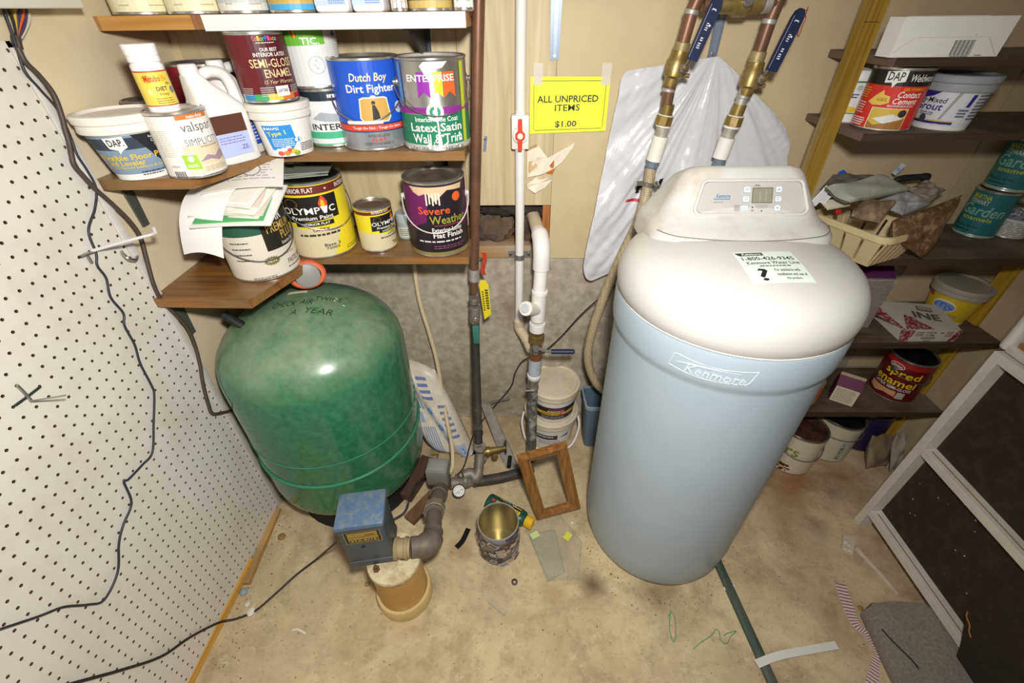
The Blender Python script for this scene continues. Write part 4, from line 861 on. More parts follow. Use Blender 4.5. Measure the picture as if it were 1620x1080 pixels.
def art_mapei(D, r, h):
    D.poly([(-.75*r, h*.62), (.35*r, h*.62), (.45*r, h*.28), (.2*r, h*.12), (-.6*r, h*.1)][::-1], '#2f8fd8', 'label'); D.text('MAPEI', -.55*r, -.1*r, h*.535, h*.585, W_, .03); D.rect(-.68*r, -.6*r, h*.535, h*.585, W_)
    D.text('Type 1', -.6*r, .1*r, h*.4, h*.51, '#e8e04a', .05, rot=.12); D.lines(-.5*r, .35*r, h*.2, h*.37, 5, '#e6f0fa', .4); D.ell(.5*r, h*.32, .16*r, h*.05, '#2f8fd8', 'badge'); D.ell(.5*r, h*.32, .14*r, h*.042, W_, 'badge_field')
    for u, v, c_ in ((-.55, .09, '#e8eaf0'), (-.35, .12, '#eceef2'), (-.15, .14, '#f0f0f2'), (.05, .16, '#eef0f2'), (-.3, .07, '#e2604a'), (.1, .12, '#e0503c'), (-.05, .07, '#e68a4a'), (.25, .1, '#ecc23a'), (.35, .06, '#8db04a')): D.ell(u*r, h*v, .13*r, h*.05, c_, 'fruit_print', 14)
    D.lines(.55*r, 1.3*r, h*.08, h*.25, 5, '#3a3c44', .5)
can('bucket', 'small white tub with bright blue label, maroon can standing on it', 'tub', (-.556, 1.112), SM, .052, .108, art_mapei, -6, style='tub', rt=.063)
def art_cp(D, r, h):
    full(D, r, h, '#6b1f24', .018); D.rect(-.35*r, 1.6*r, .018, h-.006, '#571a22', 'label_panel')
    for k, c_ in enumerate(('#3a8fc4', '#48a86a', '#d8c23a', '#d8742a', '#b02a2a')): D.rect((-1.2+.5*k)*r, (-.7+.5*k)*r, .006, .018, c_, 'rainbow_band')
    for k, (t_, c_) in enumerate((('C', '#e0306a'), ('o', '#e06a2a'), ('l', '#e0b02a'), ('o', '#8ac03a'), ('r', '#3ab08a'), ('P', '#3a8ae0'), ('l', '#d84aa0'), ('a', '#e06a2a'), ('c', '#e0b02a'), ('e', '#4ac0d0'))): D.text(t_, (-.2+.085*k)*r, (-.125+.085*k)*r, h*.875, h*(.94 if t_ in 'ClP' else .92), c_, .04)
    D.lines(-.1*r, .6*r, h*.84, h*.86, 1, W_, .5); D.text('OUR BEST', -.05*r, .55*r, h*.735, h*.785, W_, .02); D.text('INTERIOR LATEX', -.3*r, .85*r, h*.665, h*.72, W_, .02)
    G = '#e6cf96'; D.text('SEMI-GLOSS', -.5*r, 1.05*r, h*.515, h*.635, G, .045); D.text('ENAMEL', -.1*r, .95*r, h*.375, h*.49, G, .045); D.text('15 Year Warranty', -.2*r, .95*r, h*.27, h*.34, G, -.005, .35)
    D.rect(.12*r, .6*r, h*.1, h*.25, '#e9e6e0', 'price_label'); D.text('LIGHT BASE', .17*r, .55*r, h*.16, h*.205, INK, .02); D.lines(-.4*r, .08*r, h*.1, h*.25, 5, '#d8cfc4', .35); D.lines(-1.1*r, -.65*r, h*.12, h*.24, 4, '#d8cfc4', .35); D.lines(.7*r, 1.1*r, h*.12, h*.25, 5, '#d8cfc4', .35)
can('paint_can', 'maroon semi-gloss enamel paint can standing on the small blue-labelled tub', 'paint can', (-.562, 1.112), SM+.1095, .057, .128, art_cp, 5, lid='#9a9890')
def art_int(D, r, h):
    full(D, r, h, '#e3e4e2', .006); D.rect(-2.5*r, 2.5*r, h*.8, h-.006, '#1d2a35', 'top_band'); D.rect(-2.5*r, 2.5*r, h*.16, h*.28, '#49b58a', 'green_band'); D.rect(-2.5*r, 2.5*r, .006, h*.07, '#49b58a', 'green_band')
    D.poly([(-.9*r, h*.5), (-.5*r, h*.62), (.1*r, h*.58), (.6*r, h*.66), (.9*r, h*.5), (.5*r, h*.44), (-.4*r, h*.46)], '#a5adb2', 'picture'); D.text('INTERIOR', -1.0*r, 1.0*r, h*.31, h*.42, INK, .02); D.lines(-.1*r, .7*r, h*.84, h*.92, 1, W_, .7)
ic = can('paint_can', 'silver can lettered INTERIOR with mint green bands, another can stacked on it', 'paint can', (-.475, 1.2), SM, .058, .126, art_int, 8)
def art_grn(D, r, h):
    full(D, r, h, '#dfe2de', .006); D.poly([(-2.2*r, h*.94), (.35*r, h*.94), (.35*r, h*.66), (-2.2*r, h*.62)][::-1], '#6cb83e', 'green_field'); D.text('TIC.', -.5*r, .15*r, h*.66, h*.76, W_, .03); D.ell(-.1*r, h*.36, .3*r, h*.14, '#c3c8c2', 'wreath'); D.ell(-.1*r, h*.36, .25*r, h*.115, '#dfe2de', 'wreath_field'); D.poly([(-.1*r, h*.28), (.0, h*.36), (-.1*r, h*.46), (-.2*r, h*.36)], '#b7bdb5', 'leaf')
    D.poly([(.7*r, h*.8), (.85*r, h*.85), (1.0*r, h*.8), (1.0*r, h*.77), (.7*r, h*.77)][::-1], '#4a6a9a', 'house_mark'); D.lines(.65*r, 1.2*r, h*.4, h*.7, 8, '#c0c6c4', .3); D.text('MATTE', .3*r, .7*r, h*.06, h*.1, '#8a8f8c'); D.rect(-.75*r, -.6*r, h*.76, h*.92, '#d84a2a', 'flame'); D.rect(-.68*r, -.62*r, h*.76, h*.88, '#e8c23a', 'flame')
can('paint_can', 'white paint can with lime green top field stacked on the INTERIOR can', 'paint can', (-.485, 1.2), SM+.126, .061, .128, art_grn, 12, lid='#4c4f4a')
def art_dutch(D, r, h):
    full(D, r, h, '#1f55c4', h*.30); D.rect(-2.6*r, 2.6*r, h*.235, h*.30, '#e0472e', 'red_band'); D.rect(-2.6*r, 2.6*r, h*.30, h*.315, '#16306e', 'line'); D.rect(-2.6*r, 2.6*r, h*.222, h*.235, '#16306e', 'line'); D.rect(-2.6*r, 2.6*r, .006, h*.222, '#a9acb0', 'silver_band', .3, .6)
    D.text('Dutch Boy', -.58*r, .5*r, h*.74, h*.85, '#f0e2a8', .03, .2); D.text('Dirt Fighter', -.72*r, .72*r, h*.625, h*.735, W_, .02)
    D.poly([(-.46*r, h*.38), (-.36*r, h*.33), (.36*r, h*.33), (.46*r, h*.38), (.40*r, h*.59), (.3*r, h*.605), (-.3*r, h*.605), (-.40*r, h*.59)], '#e6dcc0', 'picture_border'); D.poly([(-.42*r, h*.385), (-.34*r, h*.345), (.34*r, h*.345), (.42*r, h*.385), (.37*r, h*.575), (.28*r, h*.59), (-.28*r, h*.59), (-.37*r, h*.575)], '#c9a052', 'picture')
    D.poly([(-.1*r, h*.36), (.12*r, h*.36), (.1*r, h*.44), (.02*r, h*.52), (-.06*r, h*.52), (-.08*r, h*.44)], '#2c2a24', 'picture_figure'); D.ell(-.02*r, h*.545, .06*r, h*.02, '#2c2a24', 'picture_figure', 10)
    D.ell(.0, h*.605, .08*r, h*.018, W_, 'plaque'); D.ell(.78*r, h*.47, .15*r, h*.065, '#c4ccd6', 'seal'); D.text('15', .7*r, .86*r, h*.45, h*.5, '#2a4a8a', .02)
    D.text('Tough On Dirt - Tough On Stains', -.75*r, .75*r, h*.25, h*.285, W_, .01); D.text('INTERIOR LATEX', -.32*r, .32*r, h*.165, h*.195, '#4a4c52', .01); D.text('FLAT', -.22*r, .2*r, h*.115, h*.155, '#d0392a', .02); D.text('DEEPTONE BASE C', -.45*r, .4*r, h*.075, h*.103, '#4a4c52', .01); D.text('57205', -.12*r, .14*r, h*.025, h*.05, '#5a5c62', .01)
t = can('paint_can', 'gallon paint can with bright blue label, framed picture and wire handle', 'paint can', (-.362, 1.18), SM, .078, .188, art_dutch, 5, bail=-14, drop=.075, lid='#a5a39c')
dA = facing((-.362, 1.18), -14); 
B().tube([(.085*math.cos(dA+q), .085*math.sin(dA+q), .188*.74-.076) for q in (-.48, -.24, 0, .24, .48)], .0042, 10).ob('handle_grip', M('#e3e0d8', .4), t)
def art_ent(D, r, h):
    D.rect(-2.6*r, 2.6*r, .006, h*.42, '#1f7a58', 'green_field'); D.rect(-2.6*r, 2.6*r, h*.43, h*.5, '#8a2a8c', 'purple_band'); D.rect(-2.6*r, 2.6*r, .006, h*.085, '#b9b8b0', 'foot_band')
    for k, c_ in enumerate(('#8f2ba0', '#c3c62a', '#e2622a')): u = (-.42+.36*k)*r; D.poly([(u, h*.86), (u+.34*r, h*.86), (u+.34*r, h*(.6+.0*k)), (u+.17*r, h*.66), (u, h*.6)][::-1], c_, 'pennant')
    D.text('ENTERPRISE', -.72*r, .62*r, h*.765, h*.835, W_, .03); D.ell(0, h*.45, .24*r, h*.1, W_, 'ring'); D.ell(0, h*.45, .2*r, h*.083, '#c9c7c0', 'ring_field'); D.ell(0, h*.45, .15*r, h*.062, '#2a8a70', 'ring_core'); D.text('e', -.07*r, .07*r, h*.42, h*.48, W_, .05)
    D.text('Interior One Coat', -.6*r, .66*r, h*.345, h*.4, W_, .01); D.text('Latex Satin', -.78*r, .78*r, h*.235, h*.33, W_, .03); D.text('Wall & Trim', -.75*r, .78*r, h*.105, h*.21, W_, .03); D.text('7 or 1 1910', -.8*r, -.3*r, h*.03, h*.06, INK); D.text('725-7725', .2*r, .8*r, h*.03, h*.06, INK)
    D.poly([(-.18*r, h*.96), (.45*r, h*.96), (.3*r, h*.9), (.02*r, h*.88), (.06*r, h*.6), (.07*r, h*.3), (.12*r, h*.1), (.08*r, .004), (.0*r, .004), (.03*r, h*.3), (-.03*r, h*.55), (-.06*r, h*.75), (-.3*r, h*.92)][::-1], '#f3f1ec', 'paint_drip', .4)
    rr = random.Random(4)
    for k in range(26): D.ell(rr.uniform(-.3, .8)*r, rr.uniform(.03, .2)*h, rr.uniform(.01, .05)*r, rr.uniform(.005, .02)*h, '#f3f1ec', 'paint_splash', 8)
    D.rect(.85*r, 1.0*r, h*.08, h*.95, '#b9c832', 'side_stripe'); D.rect(-1.1*r, -.95*r, h*.5, h*.95, '#5a8ac8', 'side_stripe')
can('paint_can', 'silver and green gallon can with white paint drips down its front', 'paint can', (-.207, 1.17), SM, .08, .188, art_ent, 0, bail=8, drop=.062, body='#b4b2ab', lidm=M('#d8d5cc', .4, .4, .2, 30))
# ---- lowest shelf on the left
def art_behr(D, r, h):
    full(D, r, h, '#dcd5c2', .006, h*.68); D.rect(-2.6*r, 2.6*r, h*.68, h-.006, '#2c5a48', 'green_field'); D.rect(-.05*r, 2.0*r, h*.42, h*.94, '#26221c', 'brown_panel')
    D.text('BEHR', .05*r, .75*r, h*.8, h*.93, W_, .05); D.text('PREMIUM', .1*r, 1.05*r, h*.66, h*.78, '#c9a552', .01); D.text('PLUS', .5*r, 1.05*r, h*.53, h*.65, '#c9a552', .01); D.text('Interior Satin', .45*r, 1.05*r, h*.45, h*.5, W_, .0, .2)
    n = 18; D.poly([(-.02*r+(.26 if i % 2 else .2)*r*math.cos(PI*i/n), h*.28+(.07 if i % 2 else .052)*h*math.sin(PI*i/n)) for i in range(2*n)], '#7d7440', 'starburst'); D.text('NEW', -.16*r, .13*r, h*.26, h*.305, W_, .03, .1); D.text('Improved Hiding', .28*r, .8*r, h*.29, h*.32, '#5c5a4c', .01, .2)
    D.text('PASTEL BASE', .45*r, 1.25*r, h*.15, h*.225, '#4d4a3e', .01)
    for k in range(4): D.lines(-1.0*r, -.45*r, h*(.58-.085*k), h*(.6-.085*k), 1, '#4d4a3e', .9)
    D.lines(-.7*r, .0, h*.03, h*.07, 2, '#5c5a4c', .5); D.lines(.4*r, 1.2*r, h*.09, h*.12, 1, '#5c5a4c', .6)
can('paint_can', 'cream and dark green paint can buried under a pile of papers', 'paint can', (-.664, 1.022), SL, .08, .172, art_behr, 12, bail=10, drop=.075, bailcol='#4a4744', body='#c9c3b4')
def art_oly(D, r, h, small=False):
    full(D, r, h, '#ead62e', .006); D.rect(-2.6*r, 2.6*r, h*.86, h-.008, '#6b2a24', 'top_band'); D.text('INTERIOR FLAT', -.85*r, .15*r, h*.885, h*.94, W_, .01); D.ell(.5*r, h*.91, .03*r, h*.01, W_); D.text('INTERIOR FLAT', .85*r, 1.85*r, h*.885, h*.94, W_, .01)
    D.poly([(-2.5*r, h*.5), (-.2*r, h*.42), (.7*r, h*.4), (.5*r, h*.2), (.3*r, .006), (-2.5*r, .006)][::-1], '#d8c9a4', 'tan_field')
    D.poly([(-1.0*r, h*.5), (.75*r, h*.54), (.78*r, h*.84), (-.95*r, h*.83)], '#1e1a18', 'panel'); D.ell(-.62*r, h*.75, .22*r, h*.065, '#5c4a24', 'seal'); D.ell(-.62*r, h*.75, .17*r, h*.05, '#1e1a18', 'seal_core')
    D.poly([(.22*r, h*.68), (.42*r, h*.68), (.46*r, h*.74), (.4*r, h*.8), (.32*r, h*.84), (.24*r, h*.79), (.18*r, h*.74)], '#e0502a', 'flame'); D.poly([(.26*r, h*.68), (.36*r, h*.68), (.36*r, h*.76), (.3*r, h*.79), (.25*r, h*.74)], '#e8c22e', 'flame_core'); D.poly([(.22*r, h*.70), (.44*r, h*.70), (.38*r, h*.61), (.29*r, h*.61)][::-1], W_, 'torch')
    D.text('OLYMP', -.95*r, .2*r, h*.615, h*.7, W_, .016); D.text('C', .46*r, .66*r, h*.615, h*.7, W_, .016); D.text('Premium Paint', -.7*r, .55*r, h*.54, h*.59, W_, .02); D.rect(-.62*r, .52*r, h*.455, h*.515, '#1e1a18', 'panel'); D.text('INTERIOR FLAT', -.45*r, .4*r, h*.47, h*.502, W_, .02)
    D.text('LATEX', -.15*r, .35*r, h*.385, h*.43, '#3a3428', .01); D.lines(-.6*r, .75*r, h*.31, h*.365, 1, '#3a3428', .5); D.text('Base 3', .05*r, .55*r, h*.17, h*.21, '#3a3428', .02); D.text('72003', .08*r, .5*r, h*.125, h*.16, '#3a3428', .02); D.lines(.75*r, 1.4*r, h*.06, h*.12, 2, '#7a6e24', .35)
can('paint_can', 'yellow gallon paint can with black panel and flame on the lowest shelf', 'paint can', (-.553, 1.15), SL, .083, .2, art_oly, -6, bail=22, drop=.07, lid='#3b3a38')
can('paint_can', 'small yellow quart paint can next to the grey jar', 'paint can', (-.402, 1.155), SL, .049, .122, art_oly, 42, lidm=M('#8a7a68', .4, .5, .3, 28))
def art_jar(D, r, h): D.rect(-2.4*r, 2.4*r, h*.1, h*.5, '#c9cbb8', 'label'); D.lines(-.8*r, .8*r, h*.15, h*.45, 4, '#6d7268', .5)
t = thing('jar', 'little grey lidded jar between the yellow quart and the purple gallon', 'jar', (-.335, 1.215, SL)); r, h = .025, .075
B().lathe([(0, 0), (r-.002, 0), (r, .002), (r, h*.6), (r*.9, h*.68)], 28).ob('body', M('#9aa09c', .4), t); B().lathe([(r*.8, h*.66), (r*1.02, h*.66), (r*1.02, h*.95), (r*.95, h), (0, h)], 28).ob('lid', M('#aab2b4', .4), t)
a0 = facing((-.335, 1.215)); D = Dec(lambda u, v, f: Vector(((r+f)*math.cos(a0+u/r), (r+f)*math.sin(a0+u/r), v)), t, .006); art_jar(D, r, h); D.flush()
def art_sev(D, r, h):
    full(D, r, h, '#241c22', h*.07, w=2.8); D.rect(-2.8*r, 2.8*r, .006, h*.075, '#a89a5a', 'gold_band', .35, .5)
    D.poly([(-1.6*r, h*.95), (-.3*r, h*.95), (-.45*r, h*.5), (-1.6*r, h*.3)][::-1], '#6b1a58', 'purple_field'); D.poly([(1.6*r, h*.9), (1.0*r, h*.9), (.8*r, h*.4), (1.6*r, h*.3)], '#4a1440', 'purple_field')
    D.poly([(-.95*r, h*.95), (.9*r, h*.95), (.85*r, h*.88), (.3*r, h*.9), (.1*r, h*.84), (-.1*r, h*.76), (-.35*r, h*.88), (-.6*r, h*.84), (-.8*r, h*.88)][::-1], '#d9b894', 'paint_run'); 
    for k in range(5): D.rect((-.4+.1*k)*r, (-.35+.1*k)*r, h*(.72+.02*(k % 2)), h*.88, '#e4d8c8', 'brush_mark')
    D.ell(.62*r, h*.80, .16*r, h*.06, '#e0622a', 'sun'); D.text('Severe', -.7*r, .35*r, h*.6, h*.7, '#e2582c', .04); D.text('Weather', -.35*r, .95*r, h*.47, h*.58, '#9a9a3c', .03); D.lines(-.2*r, .8*r, h*.44, h*.46, 1, '#a03a4a', .6)
    D.text('Exterior Latex', -.3*r, .75*r, h*.36, h*.42, W_, .01); D.text('Flat Finish', -.28*r, .78*r, h*.28, h*.35, W_, .02); D.lines(-.8*r, .85*r, h*.21, h*.25, 1, '#d8d4d0', .5); D.lines(-.3*r, .8*r, h*.12, h*.18, 2, '#8a4a6a', .4)
can('paint_can', 'dark purple gallon paint can with orange lettering at the right end of the lowest shelf', 'paint can', (-.227, 1.155), SL, .079, .197, art_sev, 4, bail=-4, drop=.075, bailcol='#d6d2ca', lidm=M('#8f8578', .35, .6, .35, 22, dirt='#c9b89c', dscale=18, damt=.7))
# ---- top shelf (only the feet of the cans show)
def topcan(px0, px1, label, cols, name='paint_can', cat='paint can', y=1.16, box=False):
    a, b_ = ony(px0, 20, y-.06).x, ony(px1, 20, y-.06).x; w = b_-a; r = w/2*.985; cx = (a+b_)/2
    def art(D, r, h):
        v = .006
        for hh, c_ in cols: D.rect(-2.4*r, 2.4*r, v, v+hh, c_, 'label'); v += hh
        D.lines(-.75*r, -.4*r, .014, .019, 1, '#b3ad84', .4); D.lines(.2*r, .75*r, .014, .019, 1, '#b3ad84', .4)
    if not box: return can(name, label, cat, (cx, 1.077+r+.004), SU, r, .19, art)
    t = thing(name, label, cat, (cx, 1.077+.05, SU)); B().box(-r, r, -.045, .045, 0, .2, .008, 3).ob('body', M('#eef0f2', .4), t, 50)
    D = Dec(planemap((0, -.0454, 0), (1, 0, 0), (0, 0, 1)), t); D.rect(-r*.92, r*.92, .012, .15, '#bccdea', 'label'); D.rect(-r*.8, -r*.2, .02, .14, '#eef2fa', 'label_panel'); D.lines(-r*.1, r*.85, .014, .024, 3, '#6a86c8', .45); D.flush()
topcan(167, 254, 'cream-labelled gallon can at the left end of the top shelf', [(.18, '#f0eac2')]); topcan(257, 338, 'cream-labelled gallon can second from the left on the top shelf', [(.18, '#eee8c0')])
topcan(342, 416, 'silver-white can on the top shelf left of the gold and blue one', [(.012, '#e8e6da'), (.16, '#c9ccc8')]); topcan(421, 499, 'gold can with a sky blue foot band on the top shelf', [(.009, '#4aa8dc'), (.16, '#c2a85c')])
topcan(504, 557, 'left pale blue and white plastic bottle on the top shelf', [], 'bottle', 'bottle', box=True); topcan(562, 612, 'right pale blue and white plastic bottle on the top shelf', [], 'bottle', 'bottle', box=True)
topcan(616, 641, 'narrow can with white printed foot label on the top shelf', [(.018, '#ece8e0'), (.14, '#b99a58')], y=1.13); topcan(644, 714, 'gold can with a black lettered band on the top shelf', [(.012, '#c6aa62'), (.012, '#22201e'), (.15, '#b99a58')]); topcan(717, 748, 'mint white enamel can at the right end of the top shelf', [(.18, '#dfeee0')], y=1.14)
# ---------------------------------------------------------------- papers on the cream can, glass plates on the yellow can
def curl(cx, cy, z, w, l, rz, fn, th=.0006):
    c, s = math.cos(rz), math.sin(rz)
    def f(u, v):
        x, y = (u-.5)*w, (v-.5)*l; dz = fn(u, v); return (cx+x*c-y*s, cy+x*s+y*c, z+dz)
    return lambda b: b.sheet(f, 14, 10, th)
PC = (-.664, 1.0); zp = SL+.173
def paper(name, label, cx, cy, z, w, l, rz, fn, mat, lines=None, th=.0006):
    b = B(); curl(0, 0, 0, w, l, rz, fn, th)(b); t = thing(name, label, 'paper', (cx, cy, z)); b.ob('sheet', mat, t, 60)
    if lines:
        c, s = math.cos(rz), math.sin(rz)
        D = Dec(lambda u, v, f: V3((u-.5)*w*c-(v-.5)*l*s, (u-.5)*w*s+(v-.5)*l*c, fn(u, v)+f+.0006), t, .07, .0006); lines(D); D.flush()
    return t
droop = lambda a, e: (lambda u, v: -a*max(0, (e-u)/e)**1.6)
bk = thing('brochures', 'thick wad of creased brochures lying on the cream can', 'papers', (PC[0]-.0, PC[1]-.005, zp+.0))
TL_ = .3
for k in range(7):
    b = B(); w_, l_, rz_ = .17-.006*k, .135-.005*k, -.05+.12*math.sin(k*2.1)
    curl(0.004*(k % 3), .004-.004*(k % 2), .017+.0042*k, w_, l_, rz_, lambda u, v, k=k, l_=l_: -.003*(2*u-1)**2+.001*math.sin(5*v+k)+TL_*(v-.5)*l_, .0028)(b); b.ob('leaflet', M(('#f0ebe0', '#e0d6c4', '#f2efe6')[k % 3], .6, 0, .04, 20), bk, 50)
paper('folder', 'green folder edge sticking out of the papers on the cream can', PC[0]+.012, PC[1]-.016, zp+.0125, .15, .135, .1, lambda u, v: TL_*(v-.5)*.135, M('#5cb06a', .5), None, .003)
paper('folder', 'white folded card on the front of the paper pile', PC[0]+.02, PC[1]-.02, zp+.006, .175, .14, .06, lambda u, v: .002*math.sin(3*u)+TL_*(v-.5)*.14, M('#f4f1ea', .5), None, .004)
def ll(D):
    for k in range(9): D.lines(.08, .42, .1+.085*k, .13+.085*k, 1, '#8c8a86', .6)
    for k in range(9): D.lines(.55, .92, .1+.085*k, .13+.085*k, 1, '#a5a29c', .6)
DP = catmull([(0, 1.07, 1.104), (0, 1.03, 1.1), (0, .99, 1.09), (0, .955, 1.072), (0, .933, 1.04), (0, .925, 1.0), (0, .922, .955)], 5)
def drp(u, v, f=0.):
    q = v*(len(DP)-1); i = min(int(q), len(DP)-2); p = DP[i].lerp(DP[i+1], q-i); g = (DP[i+1]-DP[i]).normalized(); n = V3(0, g.z, -g.y)
    return V3(-.78+.105*u+.045*(1-v)+.006*math.sin(4*v), p.y-.02*u*v, p.z+.01*math.sin(PI*u)*v)-V3(-.72, .98, 1.08)+n*(-f)
t = thing('leaflet', 'printed white leaflet drooping over the left side of the cream can', 'paper', (-.72, .98, 1.08)); B().sheet(lambda u, v: drp(u, v), 12, 30, .001).ob('sheet', M('#f4f2ec', .55), t, 60)
D = Dec(lambda u, v, f: drp(u, 1-v, f+.0012), t, .1, .0006); ll(D); D.flush()
def l2(D):
    D.lines(.1, .9, .2, .85, 8, '#a9a6a0', .35); D.ell(.6, .5, .12, .18, '#9c9a95', 'stamp_mark', 16); D.ell(.6, .5, .1, .15, '#e4e0d6', 'stamp_field', 16)
paper('leaflet', 'grey-printed brochure lying flat on top of the paper pile', PC[0]+.025, PC[1]+.03, zp+.062, .17, .115, .28, lambda u, v: .004+.01*u*v-.006*(2*u-1)**2+TL_*(v-.5)*.115, M('#e9e4d8', .55), l2, .0015)
gl = thing('glass_plates', 'dusty stack of glass plates on top of the yellow gallon can', 'glass', (-.575, 1.155, SL+.2015))
for k, (dx, dy, rz, w, l) in enumerate(((0, 0, .3, .15, .1), (-.02, -.006, .42, .14, .1), (.018, .004, .2, .13, .09))):
    c, s = math.cos(rz), math.sin(rz); P = [(dx+x*c-y*s, dy+x*s+y*c) for x, y in ((-w/2, -l/2), (w/2, -l/2), (w/2, l/2), (-w/2, l/2))]
    B().prism(P, ((1, 0, 0), (0, 1, 0)), (0, 0, .0005+.0036*k), (0, 0, .003)).ob('plate', M('#a9ada0', .25, 0, .15, 14, dirt='#77766a', alpha=.8), gl, 0)

# ---------------------------------------------------------------- right shelves
def bxthing(name, label, cat, c, z, w, d, h, rz, mat, bev=.0015, group=None):
    t = thing(name, label, cat, (c[0], c[1], z), rz, group); B().box(-w/2, w/2, -d/2, d/2, 0, h, bev, 1).ob('body', mat, t, 0); return t
def front(t, w, d, h): return Dec(planemap((0, -d/2, 0), (1, 0, 0), (0, 0, 1)), t)
S1, S2, S3, S4, S5 = 1.316, 1.175, .869, .593, .295
# white carton on its side, top shelf
wx = thing('carton', 'flat white carton with a barcode lying on the top right shelf', 'box', (.85, 1.12, S1), .0)
B().prism([(-.108, 0), (.104, 0), (.109, .066), (-.108, .066)], ((1, 0, 0), (0, 0, 1)), (0, -.058, 0), (0, .045, 0)).ob('body', M('#efede4', .45, 0, .03, 12), wx, 0)
B().box(-.1, .05, -.0585, -.05, .0662, .0672).ob('flap_edge', M('#dcd8cc', .5), wx, 0)
D = Dec(planemap((0, -.058, 0), (1, 0, 0), (0, 0, 1)), wx)
D.rect(-.07, .07, .0325, .0331, '#cfcabb', 'crease'); D.poly([(.07, .033), (.1, .002), (.099, .001), (.069, .0325)][::-1], '#cfcabb', 'crease'); D.poly([(-.075, .033), (-.106, .008), (-.105, .007), (-.074, .0325)], '#cfcabb', 'crease')
for k in range(15): D.rect(.008+.0027*k, .008+.0027*k+(.001 if k % 3 else .0018), .003, .028, '#3a3a3c', 'barcode')
D.lines(.01, .046, .0003, .0025, 1, '#55555a', .7); D.lines(.058, .072, .001, .004, 1, '#77756f', .6); D.rect(.04, .043, .036, .0372, '#a8884a', 'scuff'); D.flush()
def art_cem(D, r, h):
    full(D, r, h, '#d8352c', .005); D.rect(-2.6*r, 2.6*r, h*.72, h-.005, '#26221f', 'black_band'); D.poly([(-.42*r, h*.93), (.22*r, h*.96), (.24*r, h*.79), (.0, h*.77), (-.1*r, h*.69), (-.16*r, h*.77), (-.4*r, h*.76)][::-1], W_, 'logo'); D.text('DAP', -.34*r, .16*r, h*.8, h*.93, INK, .06)
    D.text('Weldwood', .38*r, 1.35*r, h*.79, h*.9, W_, .03, .2); D.text('GEL FORMULA', .3*r, 1.1*r, h*.655, h*.7, '#ecb32a', .04, .2); D.text('Contact', .2*r, 1.0*r, h*.545, h*.645, W_, .03, .2); D.text('Cement', .12*r, .95*r, h*.445, h*.54, W_, .03, .2)
    D.poly([(-.7*r, h*.45), (-.5*r, h*.56), (-.28*r, h*.65), (-.22*r, h*.58), (-.02*r, h*.56), (.02*r, h*.46), (-.2*r, h*.42), (-.5*r, h*.41)][::-1], '#ecc75a', 'gel_splash'); D.text('GEL', -.4*r, -.05*r, h*.48, h*.53, '#b06a20', .02, .2); D.lines(.0, .9*r, h*.4, h*.435, 2, W_, .5)
    D.rect(-.45*r, .78*r, h*.03, h*.38, '#e8e0d0', 'picture_border'); D.rect(-.42*r, .76*r, h*.04, h*.37, '#d9b84a', 'picture'); D.poly([(-.42*r, h*.04), (.76*r, h*.04), (.76*r, h*.22), (-.2*r, h*.1), (-.42*r, h*.16)], '#a8743a', 'picture_wood'); D.poly([(-.3*r, h*.2), (.1*r, h*.13), (.7*r, h*.22), (.3*r, h*.29)], '#e9e6df', 'picture_top'); D.ell(.6*r, h*.3, .14*r, h*.06, '#3a3632', 'picture_shape')
    D.lines(-1.25*r, -.75*r, h*.5, h*.68, 5, '#ecb32a', .45); D.lines(-1.25*r, -.75*r, h*.25, h*.45, 5, W_, .35); D.lines(-1.3*r, -.55*r, h*.06, h*.2, 4, W_, .5)
can('can', 'red and black tin of contact cement on the second right shelf', 'tin', (.832, 1.128), S2, .056, .122, art_cem, -2)
def art_grout(D, r, h):
    full(D, r, h, '#dfe1e6', .008, h*.78); D.poly([(-1.2*r, h*.8), (.1*r, h*.8), (-.4*r, h*.62), (-1.2*r, h*.5)], '#2f2a80', 'blue_corner'); D.text('CustomBlend', -.85*r, -.1*r, h*.7, h*.77, '#d8c04a', .02, .15); D.poly([(.05*r, h*.2), (.15*r, h*.2), (.45*r, h*.72), (.35*r, h*.72)], '#a7aba4', 'grout_bar')
    D.text('Pre-Mixed', -.95*r, .1*r, h*.5, h*.6, INK, .02, .15); D.text('Grout', -.95*r, .05*r, h*.36, h*.5, '#2f2a80', .05, .15); D.lines(-.7*r, -.1*r, h*.26, h*.33, 2, '#5a5a66', .5); D.rect(-1.4*r, .6*r, .012, h*.16, '#2f2a80', 'foot_band'); D.rect(-1.4*r, .6*r, h*.16, h*.185, '#d8b84a', 'gold_line'); D.text('NET 1 QT', -.1*r, .45*r, h*.07, h*.12, '#d9d4ee', .02); D.ell(-.5*r, h*.2, .14*r, h*.075, '#4a4a52', 'seal')
    D.rect(.5*r, .95*r, h*.72, h*.79, '#7d4ab0', 'tab'); D.poly([(.72*r, h*.45), (.85*r, h*.45), (.9*r, h*.68), (.77*r, h*.68)], '#2f2a80', 'tab_blue'); D.lines(.55*r, .9*r, h*.25, h*.42, 3, '#55566a', .6); D.lines(1.0*r, 1.5*r, h*.2, h*.75, 9, '#4a4a5c', .5)
can('bucket', 'white tub of premixed grout with blue label beside the contact cement', 'tub', (.966, 1.128), S2, .05, .106, art_grout, -10, style='tub', rt=.062, lid='#9fa3a8')
